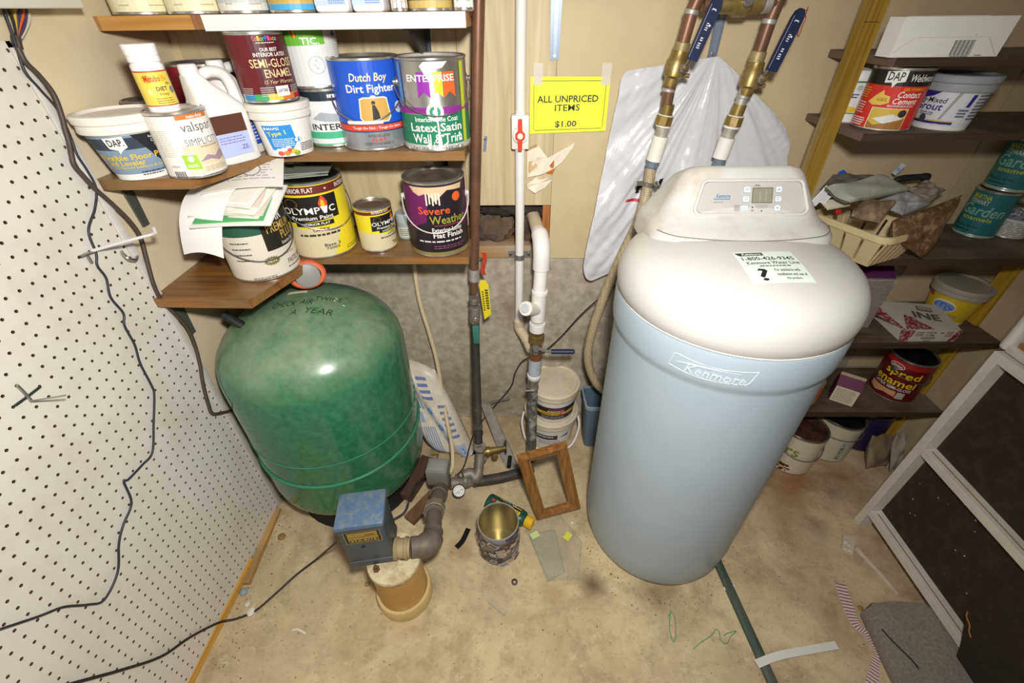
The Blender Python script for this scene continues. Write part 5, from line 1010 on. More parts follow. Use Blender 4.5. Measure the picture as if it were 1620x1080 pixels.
def art_gb(D, r, h): D.rect(-2.4*r, 2.4*r, h*.14, h*.82, '#e7e9e4', 'label'); D.rect(-1.2*r, 1.2*r, h*.18, h*.78, '#2f7a4a', 'green_frame'); D.rect(-.95*r, 1.1*r, h*.2, h*.75, '#e2e4e0', 'label_field'); D.ell(.0, h*.26, .6*r, h*.06, '#e0c22e', 'yellow_oval'); D.text('F', -.2*r, .4*r, h*.42, h*.55, '#2a3a6a', .03, .2); D.ell(.3*r, h*.66, .2*r, h*.05, '#b9bcb8', 'ring')
t = thing('bottle', 'white bottle with green-framed label half hidden behind the yellow post', 'bottle', (.79, 1.2, S2)); r, h = .033, .112
B().lathe([(0, 0), (r-.003, 0), (r, .003), (r, h*.9), (r*.9, h*.96), (r*.5, h), (0, h)], 32).ob('body', M('#eceae4', .4), t); a0 = facing((.79, 1.2)); D = Dec(lambda u, v, f: Vector(((r+f)*math.cos(a0+u/r), (r+f)*math.sin(a0+u/r), v)), t, .008); art_gb(D, r, h); D.flush()
# third shelf: teal cans and patterned can
def art_teal(D, r, h):
    full(D, r, h, '#2c6f70', .01); D.rect(-2.6*r, 2.6*r, .004, h*.07, '#9ab0a0', 'foot_band'); D.text('MARTHA', -.75*r, .2*r, h*.8, h*.9, '#c9c23a', .03); D.text('STEWART', -.8*r, .2*r, h*.7, h*.79, '#cfd4c4', .02); D.text('Garden', -.95*r, 1.15*r, h*.47, h*.69, '#7fb098', .05, .15); D.text('enamels', -.7*r, .75*r, h*.37, h*.46, '#b5b83a', .03); D.text('Majolica Green', -.9*r, .35*r, h*.2, h*.26, '#16282a', .01); D.lines(-.8*r, .2*r, h*.13, h*.17, 1, '#16282a', .5)
for k in range(2): can('paint_can', ('lower teal paint can standing on the third right shelf', 'upper teal paint can stacked on its twin')[k], 'paint can', (1.312+.01*k, 1.228), S3+.1295*k, .047, .129, art_teal, -14+6*k, lid='#4b4a44', group='teal paint cans')
def art_floral(D, r, h):
    full(D, r, h, '#d2cfc8', .006); D.rect(-2.5*r, 2.5*r, h*.6, h*.95, '#7d828a', 'floral_band'); rr = random.Random(2)
    for k in range(50): D.ell(rr.uniform(-2, 2)*r, rr.uniform(.62, .93)*h, .05*r, .02*h, ('#d9d8d4', '#3a4652')[k % 2], 'floral_print', 6)
    D.lines(-1.8*r, 1.8*r, h*.1, h*.55, 8, '#8a8880', .3)
can('can', 'white can with speckled grey band beside the teal cans', 'can', (1.395, 1.215), S3, .04, .09, art_floral, 0, body='#bdb8ac')
# wicker-style plastic basket heaped with bags
BC = V3(.908, 1.115, S3); BR = math.radians(25)
bs = thing('basket', 'cream slatted plastic basket on the third right shelf, heaped with bags', 'basket', BC, BR)
CRM = M('#d8c394', .5, 0, .06, 20)
w0, d0, w1, d1, hb = .064, .076, .085, .1, .072
b = B(); b.box(-w0, w0, -d0, d0, .001, .006); b.ob('bottom', CRM, bs)
def rim(w, d, z, r=.03, n=5): return [V3(x, y, z) for x, y in rr2(2*w, 2*d, r, 0, n)]
o1, o2, i2, i1 = rim(w1+.004, d1+.004, hb), rim(w1+.004, d1+.004, hb+.016), rim(w1-.002, d1-.002, hb+.016), rim(w1-.002, d1-.002, hb)
b = B(); b.rings([o1, o2, i2, i1, o1], False); b.ob('rim', CRM, bs, 40)
nsl = 6
for k in range(nsl):
    u0, u1 = -1+2*k/nsl+.03, -1+2*(k+1)/nsl-.03
    for sy in (-1, 1): B().hexa([(u0*w0, sy*d0, 0), (u1*w0, sy*d0, 0), (u1*w0, sy*(d0-.003), 0), (u0*w0, sy*(d0-.003), 0), (u0*w1*.97, sy*d1, hb+.004), (u1*w1*.97, sy*d1, hb+.004), (u1*w1*.97, sy*(d1-.003), hb+.004), (u0*w1*.97, sy*(d1-.003), hb+.004)]).ob('slat', CRM, bs, 0)
for k in range(4):
    u0, u1 = -1+2*k/4+.04, -1+2*(k+1)/4-.04
    for sx in (-1, 1): B().hexa([(sx*w0, u0*d0, 0), (sx*(w0-.003), u0*d0, 0), (sx*(w0-.003), u1*d0, 0), (sx*w0, u1*d0, 0), (sx*w1, u0*d1*.95, hb+.004), (sx*(w1-.003), u0*d1*.95, hb+.004), (sx*(w1-.003), u1*d1*.95, hb+.004), (sx*w1, u1*d1*.95, hb+.004)]).ob('slat', CRM, bs, 0)
def pillow(name, label, cat, loc, w, l, h, rot, mat, seed=0, wob=.25, nm='pouch', thin=.15):
    rr = random.Random(seed); ph = [rr.random()*6 for _ in range(4)]; t = thing(name, label, cat, loc, rot=rot)
    def fn(s):
        def f(u, v):
            x, y = (2*u-1), (2*v-1); e = (1-x**4)*(1-y**4); wv = 1+wob*math.sin(5*x+ph[0])*math.cos(4*y+ph[1])
            return (x*w/2*(1+.04*math.sin(4*y+ph[2])), y*l/2*(1+.05*math.sin(5*x+ph[3])), s*(h/2)*(e**.5)*wv+.0008*s+.006*math.sin(3*x+ph[1])*math.sin(3*y+ph[2]))
        return f
    b = B(); b.sheet(fn(1), 22, 18); b.sheet(fn(-1), 22, 18); bmesh.ops.remove_doubles(b.bm, verts=b.bm.verts, dist=.0004); b.ob(nm, mat, t, 70); return t
SAND = M('#7d6a50', .55, 0, .35, 60, dirt='#c2a880', dscale=18, damt=.7)
def atb(px, py, y): return ony(px, py, y)
def quadbag(name, label, cat, Q, th, mat, seed=0, nm='pouch', wob=.2, shp=4):
    P = [ony(*q) for q in Q]; o = (P[0]+P[1]+P[2]+P[3])/4; P = [p-o for p in P]; n = (P[1]-P[0]).cross(P[3]-P[0]).normalized(); rr = random.Random(seed); ph = [rr.random()*6 for _ in range(6)]
    if n.dot(o-V3(0, 0, H)) > 0: n = -n
    t = thing(name, label, cat, o)
    def fn(s):
        def f(u, v):
            x, y = 2*u-1, 2*v-1; e = max(0, (1-x**shp)*(1-y**shp))**.5; u2 = u+.03*math.sin(5*v+ph[0])*e; v2 = v+.03*math.sin(5*u+ph[1])*e
            p = (P[0]*(1-u2)+P[1]*u2)*(1-v2)+(P[3]*(1-u2)+P[2]*u2)*v2
            return p+n*(s*(th/2*e*(1+wob*math.sin(6*x+ph[2])*math.cos(5*y+ph[3]))+.0006)+.004*math.sin(4*x+ph[4])*math.sin(3*y+ph[5]))
        return f
    b = B(); b.sheet(fn(1), 24, 18); b.sheet(fn(-1), 24, 18); bmesh.ops.remove_doubles(b.bm, verts=b.bm.verts, dist=.0004); b.ob(nm, mat, t, 70); return t
quadbag('bag', 'clear plastic bag of brown mulch hanging over the basket edge', 'bag', ((1411, 350, 1.03), (1524, 308, 1.12), (1458, 408, 1.04), (1412, 377, 1.02)), .036, M('#6d5436', .3, 0, .6, 90, dirt='#c2a678', dscale=45, damt=.8, stretch=(1, 3, 1)), 3)
quadbag('bag', 'grey zip bag of sand lying in the basket', 'bag', ((1345, 342, 1.04), (1368, 314, 1.09), (1416, 322, 1.09), (1390, 354, 1.03)), .03, SAND, 5)
quadbag('bag', 'clear bag of white granules in the middle of the basket heap', 'bag', ((1385, 318, 1.1), (1432, 302, 1.14), (1476, 322, 1.13), (1425, 342, 1.08)), .016, M('#a3a4a2', .3, 0, .3, 60, dirt='#d8d4cc', dscale=50, damt=.8), 7)
quadbag('bag', 'crumpled clear bag on the far side of the basket', 'bag', ((1435, 300, 1.17), (1462, 286, 1.2), (1494, 302, 1.2), (1470, 320, 1.15)), .02, M('#9a8f7c', .3, 0, .35, 30), 8, wob=.5)
quadbag('sheet', 'grey crumpled plastic behind the basket heap', 'plastic sheet', ((1296, 300, 1.16), (1318, 276, 1.22), (1390, 280, 1.22), (1360, 300, 1.17)), .02, M('#6f6a62', .35, 0, .25, 25), 9, wob=.5)
quadbag('sponge', 'dusty grey grout sponge block on top of the basket heap', 'sponge', ((1303, 297, 1.08), (1388, 279, 1.14), (1441, 301, 1.13), (1343, 322, 1.06)), .028, M('#9d9d90', .7, 0, .15, 50, dirt='#c3b89c', dscale=18, damt=.5), 2, 'block', .0, 14)
t = thing('paper_packet', 'white folded paper corner sticking up by the yellow post', 'paper', atb(1296, 312, 1.1), rot=(.2, .35, .1)); B().box(-.009, .011, -.002, .002, -.022, .03, .001).box(.011, .026, -.002, .001, -.01, .012).ob('card', M('#e9eaee', .5), t, 0)
t = thing('packet', 'cream card tray lying on the basket rim', 'card', atb(1322, 322, 1.1), rot=(.3, -.12, .15)); B().box(-.028, .03, -.014, .014, -.004, .004, .001).ob('card', M('#d9d2ba', .55), t, 0)
t = thing('packet', 'small blue and white packet behind the heap of bags', 'packet', atb(1421, 268, 1.26), rot=(.0, .5, 0)); B().box(-.006, .008, -.001, .001, -.014, .016).ob('card', M('#cfd8e4', .4), t, 0); B().box(-.0065, .0085, -.0016, .0016, -.004, .004).ob('stripe', M('#9fb6d4', .4), t, 0)
t = thing('tape', 'bright blue strip of tape behind the basket', 'tape', ony(1332, 275, YB-.004)); B().prism([(-.012, .006), (.0, .012), (.026, -.006), (.026, -.012), (-.012, -.010)][::-1], ((1, 0, 0), (0, 0, 1)), (0, 0, 0), (0, -.001, 0)).ob('strip', M('#2a6ac0', .5), t, 0)
t = thing('tool', 'black plastic handle among the bags behind the basket', 'tool', atb(1440, 282, 1.23)); B().tube([(-.045, 0, -.008), (-.02, 0, 0), (.02, .0, .004), (.045, 0, .002)], [.006, .009, .008, .011], 10, 4).ob('handle', M('#2a2a2c', .4), t)
t = thing('clip', 'small red clip inside the basket', 'clip', atb(1326, 334, 1.11)); B().tube([(-.006, 0, .006), (-.002, -.002, -.004), (.006, 0, -.006), (.004, .003, .004)], .003, 8, 4).ob('wire', M('#c8261e', .4), t)
# fourth shelf
gb = bxthing('carton', 'upright grey speckled carton with a purple top beside the softener', 'box', (1.045, 1.19), S4, .10, .09, .172, -.04, M('#8b857c', .6, 0, .3, 140), 0)
B().hexa([(-.0505, -.0455, .17), (.0505, -.0455, .17), (.0505, .0455, .17), (-.0505, .0455, .17), (-.048, -.0, .2), (.052, .0, .205), (.052, .045, .19), (-.048, .045, .19)]).ob('purple_top', M('#5a2450', .45, 0, .15, 40), gb, 0)
D = front(gb, .10, .09, .172); D.rect(-.05, .05, .166, .1675, '#c9c2b6', 'edge_line'); D.flush()
fb = thing('carton', 'opened white and burgundy speckled cardboard box lettered INE on the fourth shelf', 'box', (1.224, 1.128, S4), math.radians(0))
SPK = M('#8a2238', .5, 0, 0, 20, dirt='#e6dcd6', dscale=120, damt=1.0)
B().hexa([(-.085, -.06, .001), (.072, -.06, .001), (.09, .07, .001), (-.08, .075, .001), (-.085, -.06, .042), (.075, -.06, .042), (.095, .065, .05), (-.115, .07, .066)]).ob('body', M('#c9c3b4', .55, 0, .05, 20), fb, 0)
B().prism([(-.086, -.0615), (.0, -.0615), (-.035, .0), (-.118, .06), (-.15, .045)], ((1, 0, 0), (0, .9, .12)), (0, 0, .048), (0, 0, .002)).ob('flap', SPK, fb, 0)
B().prism([(-.088, 0), (-.066, 0), (-.058, .04), (-.102, .044)], ((1, 0, 0), (0, 0, 1)), (0, -.0618, .001), (0, .0012, 0)).ob('speckled_end', SPK, fb, 0); B().prism([(.052, 0), (.073, 0), (.078, .041), (.066, .041)], ((1, 0, 0), (0, 0, 1)), (0, -.0616, .001), (0, .0012, 0)).ob('speckled_end', SPK, fb, 0)
D = Dec(planemap((0, -.0602, 0), (1, 0, 0), (0, 0, 1)), fb); D.lines(-.052, -.025, .02, .038, 3, '#4a4c5c', .5); D.text('9 KZ N', -.022, .006, .03, .037, INK, .02); D.text('113 406', -.022, .004, .021, .028, INK, .02); D.lines(.018, .03, .03, .035, 1, INK, .6); D.lines(.036, .056, .018, .038, 4, '#8a4450', .5)
for k in range(14): D.rect(-.03+.003*k, -.0285+.003*k, .01, .018, '#55524c', 'barcode')
D.lines(-.018, .004, .003, .006, 1, '#33322e', .7); D.flush()
tp = planemap((-.02, .0, .0525), (.94, -.3, -.03), (.25, .95, .11)); D = Dec(tp, fb, 0, .004); D.text('INE', -.01, .06, -.012, .018, '#5c5650', .02, rot=-.0); D.rect(.01, .05, .03, .05, '#7a6f6c', 'panel'); D.rect(.013, .047, .033, .047, '#a39a92', 'panel_field'); D.flush()
def art_dam(D, r, h):
    full(D, r, h, '#dcb92a', .01, h*.74); D.ell(-.1*r, h*.48, .5*r, h*.16, '#e8e6dc', 'oval'); D.ell(-.1*r, h*.47, .46*r, h*.13, '#7a92c4', 'wave'); D.poly([(-.5*r, h*.46), (-.2*r, h*.56), (.1*r, h*.52), (.3*r, h*.44), (-.1*r, h*.4)][::-1], '#4a62a8', 'wave_dark'); D.text('DAMTITE PATCH', -.75*r, .65*r, h*.2, h*.29, '#2a3f9a', .04, .15); D.rect(-.8*r, .6*r, .012, h*.17, '#3a4fa8', 'blue_foot'); D.lines(-.7*r, .5*r, .016, h*.14, 3, '#c9cfe8', .5); D.rect(-1.2*r, -.75*r, h*.6, h*.72, '#a8242c', 'red_tab')
can('bucket', 'yellow-labelled tub of damp patch on the fourth right shelf', 'tub', (1.368, 1.205), S4, .052, .125, art_dam, -6, style='tub', rt=.068, lid='#a9a290')
# fifth shelf
t = thing('carton', 'purple and cream milk-style carton on the fifth right shelf', 'box', (1.13, 1.13, S5), math.radians(-33)); PUR = M('#6a2a4c', .5, 0, .12, 40)
B().box(-.036, .036, -.03, .03, 0, .07).ob('body', PUR, t, 0); B().prism([(-.03, .07), (.03, .07), (0, .098)], ((0, 1, 0), (0, 0, 1)), (-.036, 0, 0), (.072, 0, 0)).ob('gable', PUR, t, 0); B().box(-.036, .036, -.0012, .0012, .095, .108).ob('ridge', M('#b9a98c', .5), t, 0)
D = Dec(planemap((0, -.03, 0), (1, 0, 0), (0, 0, 1)), t); D.rect(-.034, .034, .002, .068, '#d9cdb2', 'label'); D.lines(-.029, .028, .008, .062, 9, '#7a6c58', .35); D.flush()
D = Dec(planemap((.036, 0, 0), (0, 1, 0), (0, 0, 1)), t); D.lines(-.024, .024, .01, .055, 6, '#b58aa0', .35); D.flush()
t = thing('bottle', 'translucent bottle with orange label half hidden by the softener', 'bottle', (1.0, 1.125, S5)); B().lathe([(0, 0), (.03, 0), (.034, .005), (.034, .1), (.026, .118), (.014, .126), (.014, .14), (0, .14)], 32).ob('body', M('#b39a7c', .3, 0, .1, 20), t); a0 = facing((1.0, 1.125), 0)
D = Dec(lambda u, v, f: Vector(((.034+f)*math.cos(a0+u/.034), (.034+f)*math.sin(a0+u/.034), v)), t, .008); D.rect(-.06, .06, .03, .085, '#e06a1e', 'label'); D.ell(.012, .06, .01, .012, '#c0241c', 'mark'); D.flush()
def art_spred(D, r, h):
    full(D, r, h, '#6b1218', .006); D.poly([(-1.1*r, h*.84), (1.4*r, h*.84), (1.4*r, h*.95), (-1.1*r, h*.95)], '#a8241f', 'red_top'); D.ell(-.2*r, h*.82, .34*r, h*.07, W_, 'badge'); D.ell(-.2*r, h*.82, .31*r, h*.058, '#a8302a', 'badge_field'); D.text('Glidden', -.44*r, .04*r, h*.79, h*.85, W_, .02)
    Y = '#e6cf2a'; D.text('spred', -.55*r, .95*r, h*.56, h*.77, Y, .035); D.text('enamel', -.85*r, .95*r, h*.385, h*.56, Y, .035); D.text('LATEX SEMI-GLOSS', -.75*r, .9*r, h*.295, h*.365, W_, .04); D.poly([(-.9*r, h*.26), (.35*r, h*.26), (.4*r, h*.13), (-.1*r, h*.16), (-.5*r, h*.1), (-.9*r, h*.14)][::-1], '#d8a070', 'picture'); D.rect(.42*r, .75*r, h*.1, h*.26, '#b9b5a4', 'picture_panel')
can('paint_can', 'dark red gallon can with yellow lettering and wire handle on the fifth shelf', 'paint can', (1.332, 1.172), S5, .067, .168, art_spred, -8, bail=68, drop=.03, lid='#2c2a28')
# cans on the floor under the shelves
def art_fa(D, r, h):
    full(D, r, h, '#cfc6ac', .006); D.text('ers', -.5*r, .45*r, h*.5, h*.68, '#7d8a3a', .05); rr = random.Random(3)
    for k in range(16): D.ell(rr.uniform(-.6, .4)*r, rr.uniform(.06, .22)*h, rr.uniform(.03, .1)*r, rr.uniform(.01, .05)*h, '#5a2c18', 'rust_drip', 8)
RLID = M('#4a3c36', .35, .4, .5, 24, dirt='#a05a44', dscale=20, damt=.8)
can('paint_can', 'rust-stained cream paint can on the floor nearest the softener', 'paint can', (1.035, 1.1), 0, .079, .185, art_fa, -6, bail=44, drop=.05, bailcol='#5a5650', body='#b9b09a', lidm=RLID)
def art_fb(D, r, h):
    full(D, r, h, '#c6bea6', .006); D.rect(.55*r, .85*r, h*.08, h*.6, '#b4b8aa', 'strip')
    for k, ch in enumerate('INTERIOR'): D.text(ch, .62*r, .78*r, h*(.12+.058*k), h*(.16+.058*k), '#3a5a5c', .05)
can('paint_can', 'cream paint can with dark lid on the floor, middle of the three under the shelf', 'paint can', (1.205, 1.16), 0, .079, .185, art_fb, 4, bail=38, drop=.01, bailcol='#5a5650', body='#bdb49e', lid='#33312e')
def art_fc(D, r, h): full(D, r, h, '#2c2448', .006)
can('paint_can', 'dark purple can on the floor, rightmost under the shelf', 'paint can', (1.352, 1.208), 0, .075, .185, art_fc, 0, lid='#45433f', body='#8a8780')
t = pillow('bag', 'clear plastic bag of beige pieces on the floor before the purple can', 'bag', (1.34, 1.08, .07), .09, .13, .03, (1.15, .1, .15), M('#8f7d62', .35, 0, .3, 40, dirt='#5c5040', dscale=20, damt=.7), 12)
t = pillow('bag', 'crinkled empty plastic bag on the floor beside the wall', 'bag', (1.398, 1.07, .08), .045, .15, .02, (1.2, .0, .1), M('#a59a86', .3, 0, .3, 30), 14, .5)
# white framed back panel of a cabinet, on the right
FX = 1.14; CW = M('#dcd6c8', .5, 0, .06, 14, dirt='#b3a68c', dscale=9, damt=.4)
cb = thing('cabinet', 'white framed cabinet back with dark hardboard panels standing at the right edge', 'cabinet', (FX, .845, 0))
Y0, Y1 = -.011, -1.15
B().box(0, .045, -.022, 0, 0, .735, .001).ob('stile', CW, cb, 0); B().box(0, .045, Y1-.02, Y1, 0, .735, .001).ob('stile', CW, cb, 0)
for z0_, z1_, nm in ((.066, .09, 'bottom_rail'), (.376, .40, 'middle_rail'), (.712, .735, 'top_rail')):
    B().box(.001, .043, Y1, -.0225, z0_, z1_, .001).ob(nm, CW, cb, 0); 
    if z1_ < .7: B().box(.014, .0155, Y1+.01, -.035, z1_, z1_+.0025).ob('rail_edge', M('#96734a', .6), cb, 0)
HB = M('#33291f', .75, 0, .2, 30, dirt='#57493a', dscale=30, damt=.35)
pn = B().box(.036, .04, Y1, -.0225, .09, .376).ob('hardboard', HB, cb, 0); B().box(.036, .04, Y1, -.0225, .40, .712).ob('hardboard', HB, cb, 0)
rr = random.Random(5); D = Dec(planemap((.036, 0, 0), (0, -1, 0), (0, 0, 1)), cb)
for k in range(34): u, v = rr.uniform(.05, .6), rr.uniform(.1, .36); s = rr.uniform(.0008, .003); D.poly([(u-s, v), (u, v-s*.6), (u+s*1.3, v+s*.2), (u, v+s*.7)], '#d9d4c8', 'paint_fleck')
D.flush()
ht = thing('hardboard_piece', 'broken dark hardboard sheet leaning on the white cabinet at the bottom right', 'board', (FX-.01, .45, .01))
HQ = [onx(x, y, FX-.01)-V3(FX-.01, .45, .01) for x, y in ((1531, 966), (1575, 934), (1620, 904), (1700, 846), (1800, 780))]
hp = [(q.y, q.z) for q in HQ]+[(-.6, .32), (-.6, 0), (-.1, 0), (-.03, .02), (-.006, .08)]
B().prism(hp, ((0, 1, 0), (0, 0, 1)), (0, 0, 0), (.004, 0, 0)).ob('sheet', M('#2c241c', .75, 0, .2, 30, dirt='#4d4032', dscale=40, damt=.4), ht, 0)
B().tube([onx(x, y, FX-.0115)-V3(FX-.01, .45, .01) for x, y in ((1531, 967), (1529, 975), (1534, 988), (1533, 998), (1536, 1008))], .0016, 6, 3).ob('torn_edge', M('#a8743c', .8), ht)
wt = thing('drawer_frame', 'white painted wooden frame resting on top of the cabinet at the right edge', 'frame', (1.15, .858, .737))
DWH = M('#e2ded4', .45, 0, .05, 20, dirt='#b9ad96', dscale=12, damt=.3)
B().box(0, .06, -.022, 0, .002, .25, .009, 3).ob('stile', DWH, wt, 40); B().box(.001, .06, -.7, -.022, .004, .022, .002).ob('bottom_rail', DWH, wt, 40); B().box(.001, .06, -.7, -.022, .22, .245, .002).ob('top_rail', DWH, wt, 40)
B().box(.04, .046, -.7, -.022, .022, .22).ob('panel', M('#b5b0a6', .6), wt, 0); B().box(.012, .038, -.7, -.03, .0225, .034).ob('wood_batten', woodmat('#8a5c30', '#b0804a', 'y'), wt, 0)
# grey foam slab
sl = thing('foam_slab', 'speckled grey slab of carpet foam lying on the floor at the bottom right', 'slab', (1.06, .46, 0))
def slabring(z, k): return [V3(x*k, y*k, z+.004*math.sin(9*x+7*y)) for x, y in ((-.085, .085), (-.06, .1), (.0, .105), (.085, .1), (.1, .06), (.112, -.1), (.118, -.25), (.0, -.26), (-.1, -.26), (-.105, -.12))]
SPC = M('#8f877c', .9, 0, .4, 160, .3, dirt='#6c645a', dscale=14, damt=.4); b = B(); b.rings([slabring(.002, .97), slabring(.012, 1.0), slabring(.042, 1.0), slabring(.052, .97)]); b.ob('foam', SPC, sl, 40)
B().tube([(-.08, .03, .054), (-.07, -.0, .0545), (-.05, -.04, .0545), (-.045, -.06, .054)], .0018, 6, 3).ob('black_thread', M('#1c1a18', .7), sl)
# ---------------------------------------------------------------- between tank and softener
def art_pail(D, r, h):
    D.rect(-1.1*r, 1.1*r, h*.1, h*.58, '#2a2625', 'label'); D.rect(-1.1*r, 1.1*r, h*.28, h*.40, '#e0b62c', 'yellow_band'); D.poly([(.2*r, h*.28), (.6*r, h*.28), (.6*r, h*.40), (.3*r, h*.40)], '#d8522a', 'orange_flash'); D.text('CONNECTION', -.6*r, .25*r, h*.3, h*.37, '#2a2625', .04, .15); D.text('PRO', .35*r, .56*r, h*.3, h*.37, W_, .04); D.rect(-.25*r, .4*r, h*.49, h*.54, '#a8284a', 'red_mark'); D.lines(-.3*r, .5*r, h*.42, h*.465, 1, W_, .6); D.lines(-.6*r, .6*r, h*.12, h*.25, 4, '#b9b4ac', .35)
def art_pail2(D, r, h):
    D.rect(-1.0*r, 1.0*r, h*.12, h*.6, '#e4e2dc', 'label'); D.rect(-.75*r, .3*r, h*.42, h*.6, '#3a3846', 'dark_panel'); D.poly([(.35*r, h*.5), (.8*r, h*.62), (.75*r, h*.5)], '#4a3a7a', 'purple_mark'); D.lines(-.65*r, .2*r, h*.5, h*.56, 1, W_, .6); D.lines(-.5*r, .5*r, h*.2, h*.38, 4, '#5a5862', .4)
PLID = M('#d6ccb0', .6, 0, .12, 14, dirt='#a8966c', dscale=8, damt=.7)
c1 = stand(868, 712, 0, .092)
t = can('bucket', 'lower white pail on the floor by the wall with dirty lid and white handle', 'pail', c1, 0, .086, .15, art_pail2, 2, style='tub', rt=.1, lidm=PLID, tubcol='#e0dcd2')
a0 = facing(c1, 0); ex, ey = -math.sin(a0), math.cos(a0); fx, fy = math.cos(a0), math.sin(a0)
B().tube([(ex*.108, ey*.108, .115), (ex*.112+fx*.04, ey*.112+fy*.04, .08), (ex*.08+fx*.095, ey*.08+fy*.095, .035), (fx*.112, fy*.112, .02), (-ex*.08+fx*.095, -ey*.08+fy*.095, .035), (-ex*.112+fx*.04, -ey*.112+fy*.04, .08), (-ex*.108, -ey*.108, .115)], .0042, 8, 5).ob('handle', M('#e6e2da', .4), t)
can('bucket', 'upper white pail with dark label stacked on the lower pail', 'pail', (c1[0]+.004, c1[1]+.0), .152, .08, .14, art_pail, 6, style='tub', rt=.092, lidm=PLID, tubcol='#e0dcd2')
# blue-grey waste bin
bn = thing('waste_bin', 'slate blue plastic bin standing between the pails and the softener', 'bin', (.302, 1.19, 0), .05)
def br(w, d, z): return [V3(x, y, z) for x, y in rr2(2*w, 2*d, .015, 0, 4)]
BM = M('#5d6f80', .5, 0, .1, 14); b = B(); b.rings([br(.05, .04, .004), br(.062, .055, .235), br(.058, .051, .235), br(.047, .037, .01)], False); b.bm.faces.new([b.bm.verts.new(p) for p in br(.049, .039, .006)]); b.ob('body', BM, bn, 40)
b = B(); o = [br(.0655, .0585, .225), br(.0665, .0595, .24), br(.0615, .0545, .241), br(.0615, .0545, .225)]; b.rings(o+[o[0]], False); b.ob('rim', M('#8d9aa6', .45), bn, 40)
# bag of softener salt
sb = thing('salt_bag', 'white and blue printed plastic salt bag slumped between the tank and the copper pipe', 'bag', (-.27, 1.14, .0))
def saltf(s):
    def f(u, v):
        x, y = 2*u-1, 2*v-1; x, y = max(-1, min(1, x)), max(-1, min(1, y)); v = (y+1)/2; e = max(0, (1-x**4)*(1-y**6))**.5; w = .098-.02*v; px = -.0-.13*v+x*w; pz = .012+.36*v-.045*x; py = -.02+.12*v-s*(.052-.022*v)*e-.01*math.sin(5*x+3*y)*e
        return (px, py, max(.004, pz))
    return f
b = B(); b.sheet(saltf(1), 24, 26); b.sheet(saltf(-1), 24, 26); bmesh.ops.remove_doubles(b.bm, verts=b.bm.verts, dist=.0005); b.ob('sack', M('#dcd4c2', .4, 0, .12, 16, .25, dirt='#b3a284', dscale=9, damt=.5), sb, 70)
F1 = saltf(1); D = Dec(lambda u, v, f: Vector(F1(u, v))-V3(0, f+.003, 0), sb, .03, .0008)
def lblock(u0, u1, v0, v1, n, c_):
    for k in range(n):
        u = u0+(u1-u0)*k/n; w = (u1-u0)/n*.5
        for j in range(10): D.rect(u, u+w, v0+(v1-v0)*j/10, v0+(v1-v0)*(j+1)/10, c_, 'blue_print')
lblock(.16, .40, .52, .93, 4, '#6f82ac'); lblock(.22, .46, .05, .34, 6, '#8090b0'); lblock(.1, .36, .38, .48, 2, '#95a2ba')
for u0, u1, v0, v1 in ((.46, .60, .50, .62), (.54, .70, .34, .46), (.60, .74, .2, .31), (.78, .94, .1, .24)):
    for j in range(4): D.rect(u0, u1, v0+(v1-v0)*j/4, v0+(v1-v0)*(j+1)/4, '#aab8cc', 'picture_square')
    D.ell((u0+u1)/2, (v0+v1)/2, (u1-u0)*.3, (v1-v0)*.3, '#4f70aa', 'picture_motif', 10)
D.lines(.5, .72, .68, .92, 4, '#4d64a0', .5); D.lines(.74, .92, .30, .66, 6, '#5a70a4', .45); D.flush()
# boards and strips behind the pipes
t = thing('board', 'weathered grey board leaning on the wall behind the black pipe', 'board')
a = onz(812, 745, 0); c = ony(768, 640, 1.27); sd = V3(.026, -.004, .004)
B().hexa([a-sd, a+sd, a+sd+V3(0, .012, 0), a-sd+V3(0, .012, 0), c-sd*.7, c+sd*.7, c+sd*.7+V3(0, .012, 0), c-sd*.7+V3(0, .012, 0)]).ob('plank', woodmat('#7d766c', '#9a9388', 'z', .7, .8), t, 0)
t = thing('bracket_strip', 'thin grey metal strip lying against the wall behind the black pipe', 'metal strip'); a = ony(762, 642, 1.28); c = ony(806, 630, 1.28)
B().tube([a, a*.5+c*.5+V3(0, 0, .004), c], .006, 8).ob('strip', M('#7d7a72', .5, .3), t)
for k, (a, c, w, h_, cols, lb) in enumerate((((648, 826), (700, 772), .022, .02, ('#5c3d26', '#7d5838'), 'dark brown wooden block beside the well pipe'), ((640, 790), (680, 730), .03, .03, ('#4a3524', '#5e4630'), 'dark wooden beam under the edge of the green tank'), ((690, 708), (680, 748), .018, .022, ('#8a7a64', '#a5947a'), 'pale wooden offcut leaning beside the salt bag'))):
    p, q = onz(*a, 0), onz(*c, 0); dv = (q-p).normalized(); sd = Vector((-dv.y, dv.x, 0))*w
    o = B().hexa([p-sd, q-sd, q+sd, p+sd]+[v+V3(0, 0, h_) for v in (p-sd, q-sd, q+sd, p+sd)]).ob('wood_block', woodmat(*cols, 'y', .7, .8), None, 0); tag(o, lb, 'wood')
t = thing('label_scrap', 'scrap of yellow label beside the grey switch box', 'label', onz(689, 717, .06), rot=(.9, 0, .1)); B().box(-.014, .014, -.0005, .0005, -.01, .01).ob('paper', M('#d6b83a', .5), t, 0)
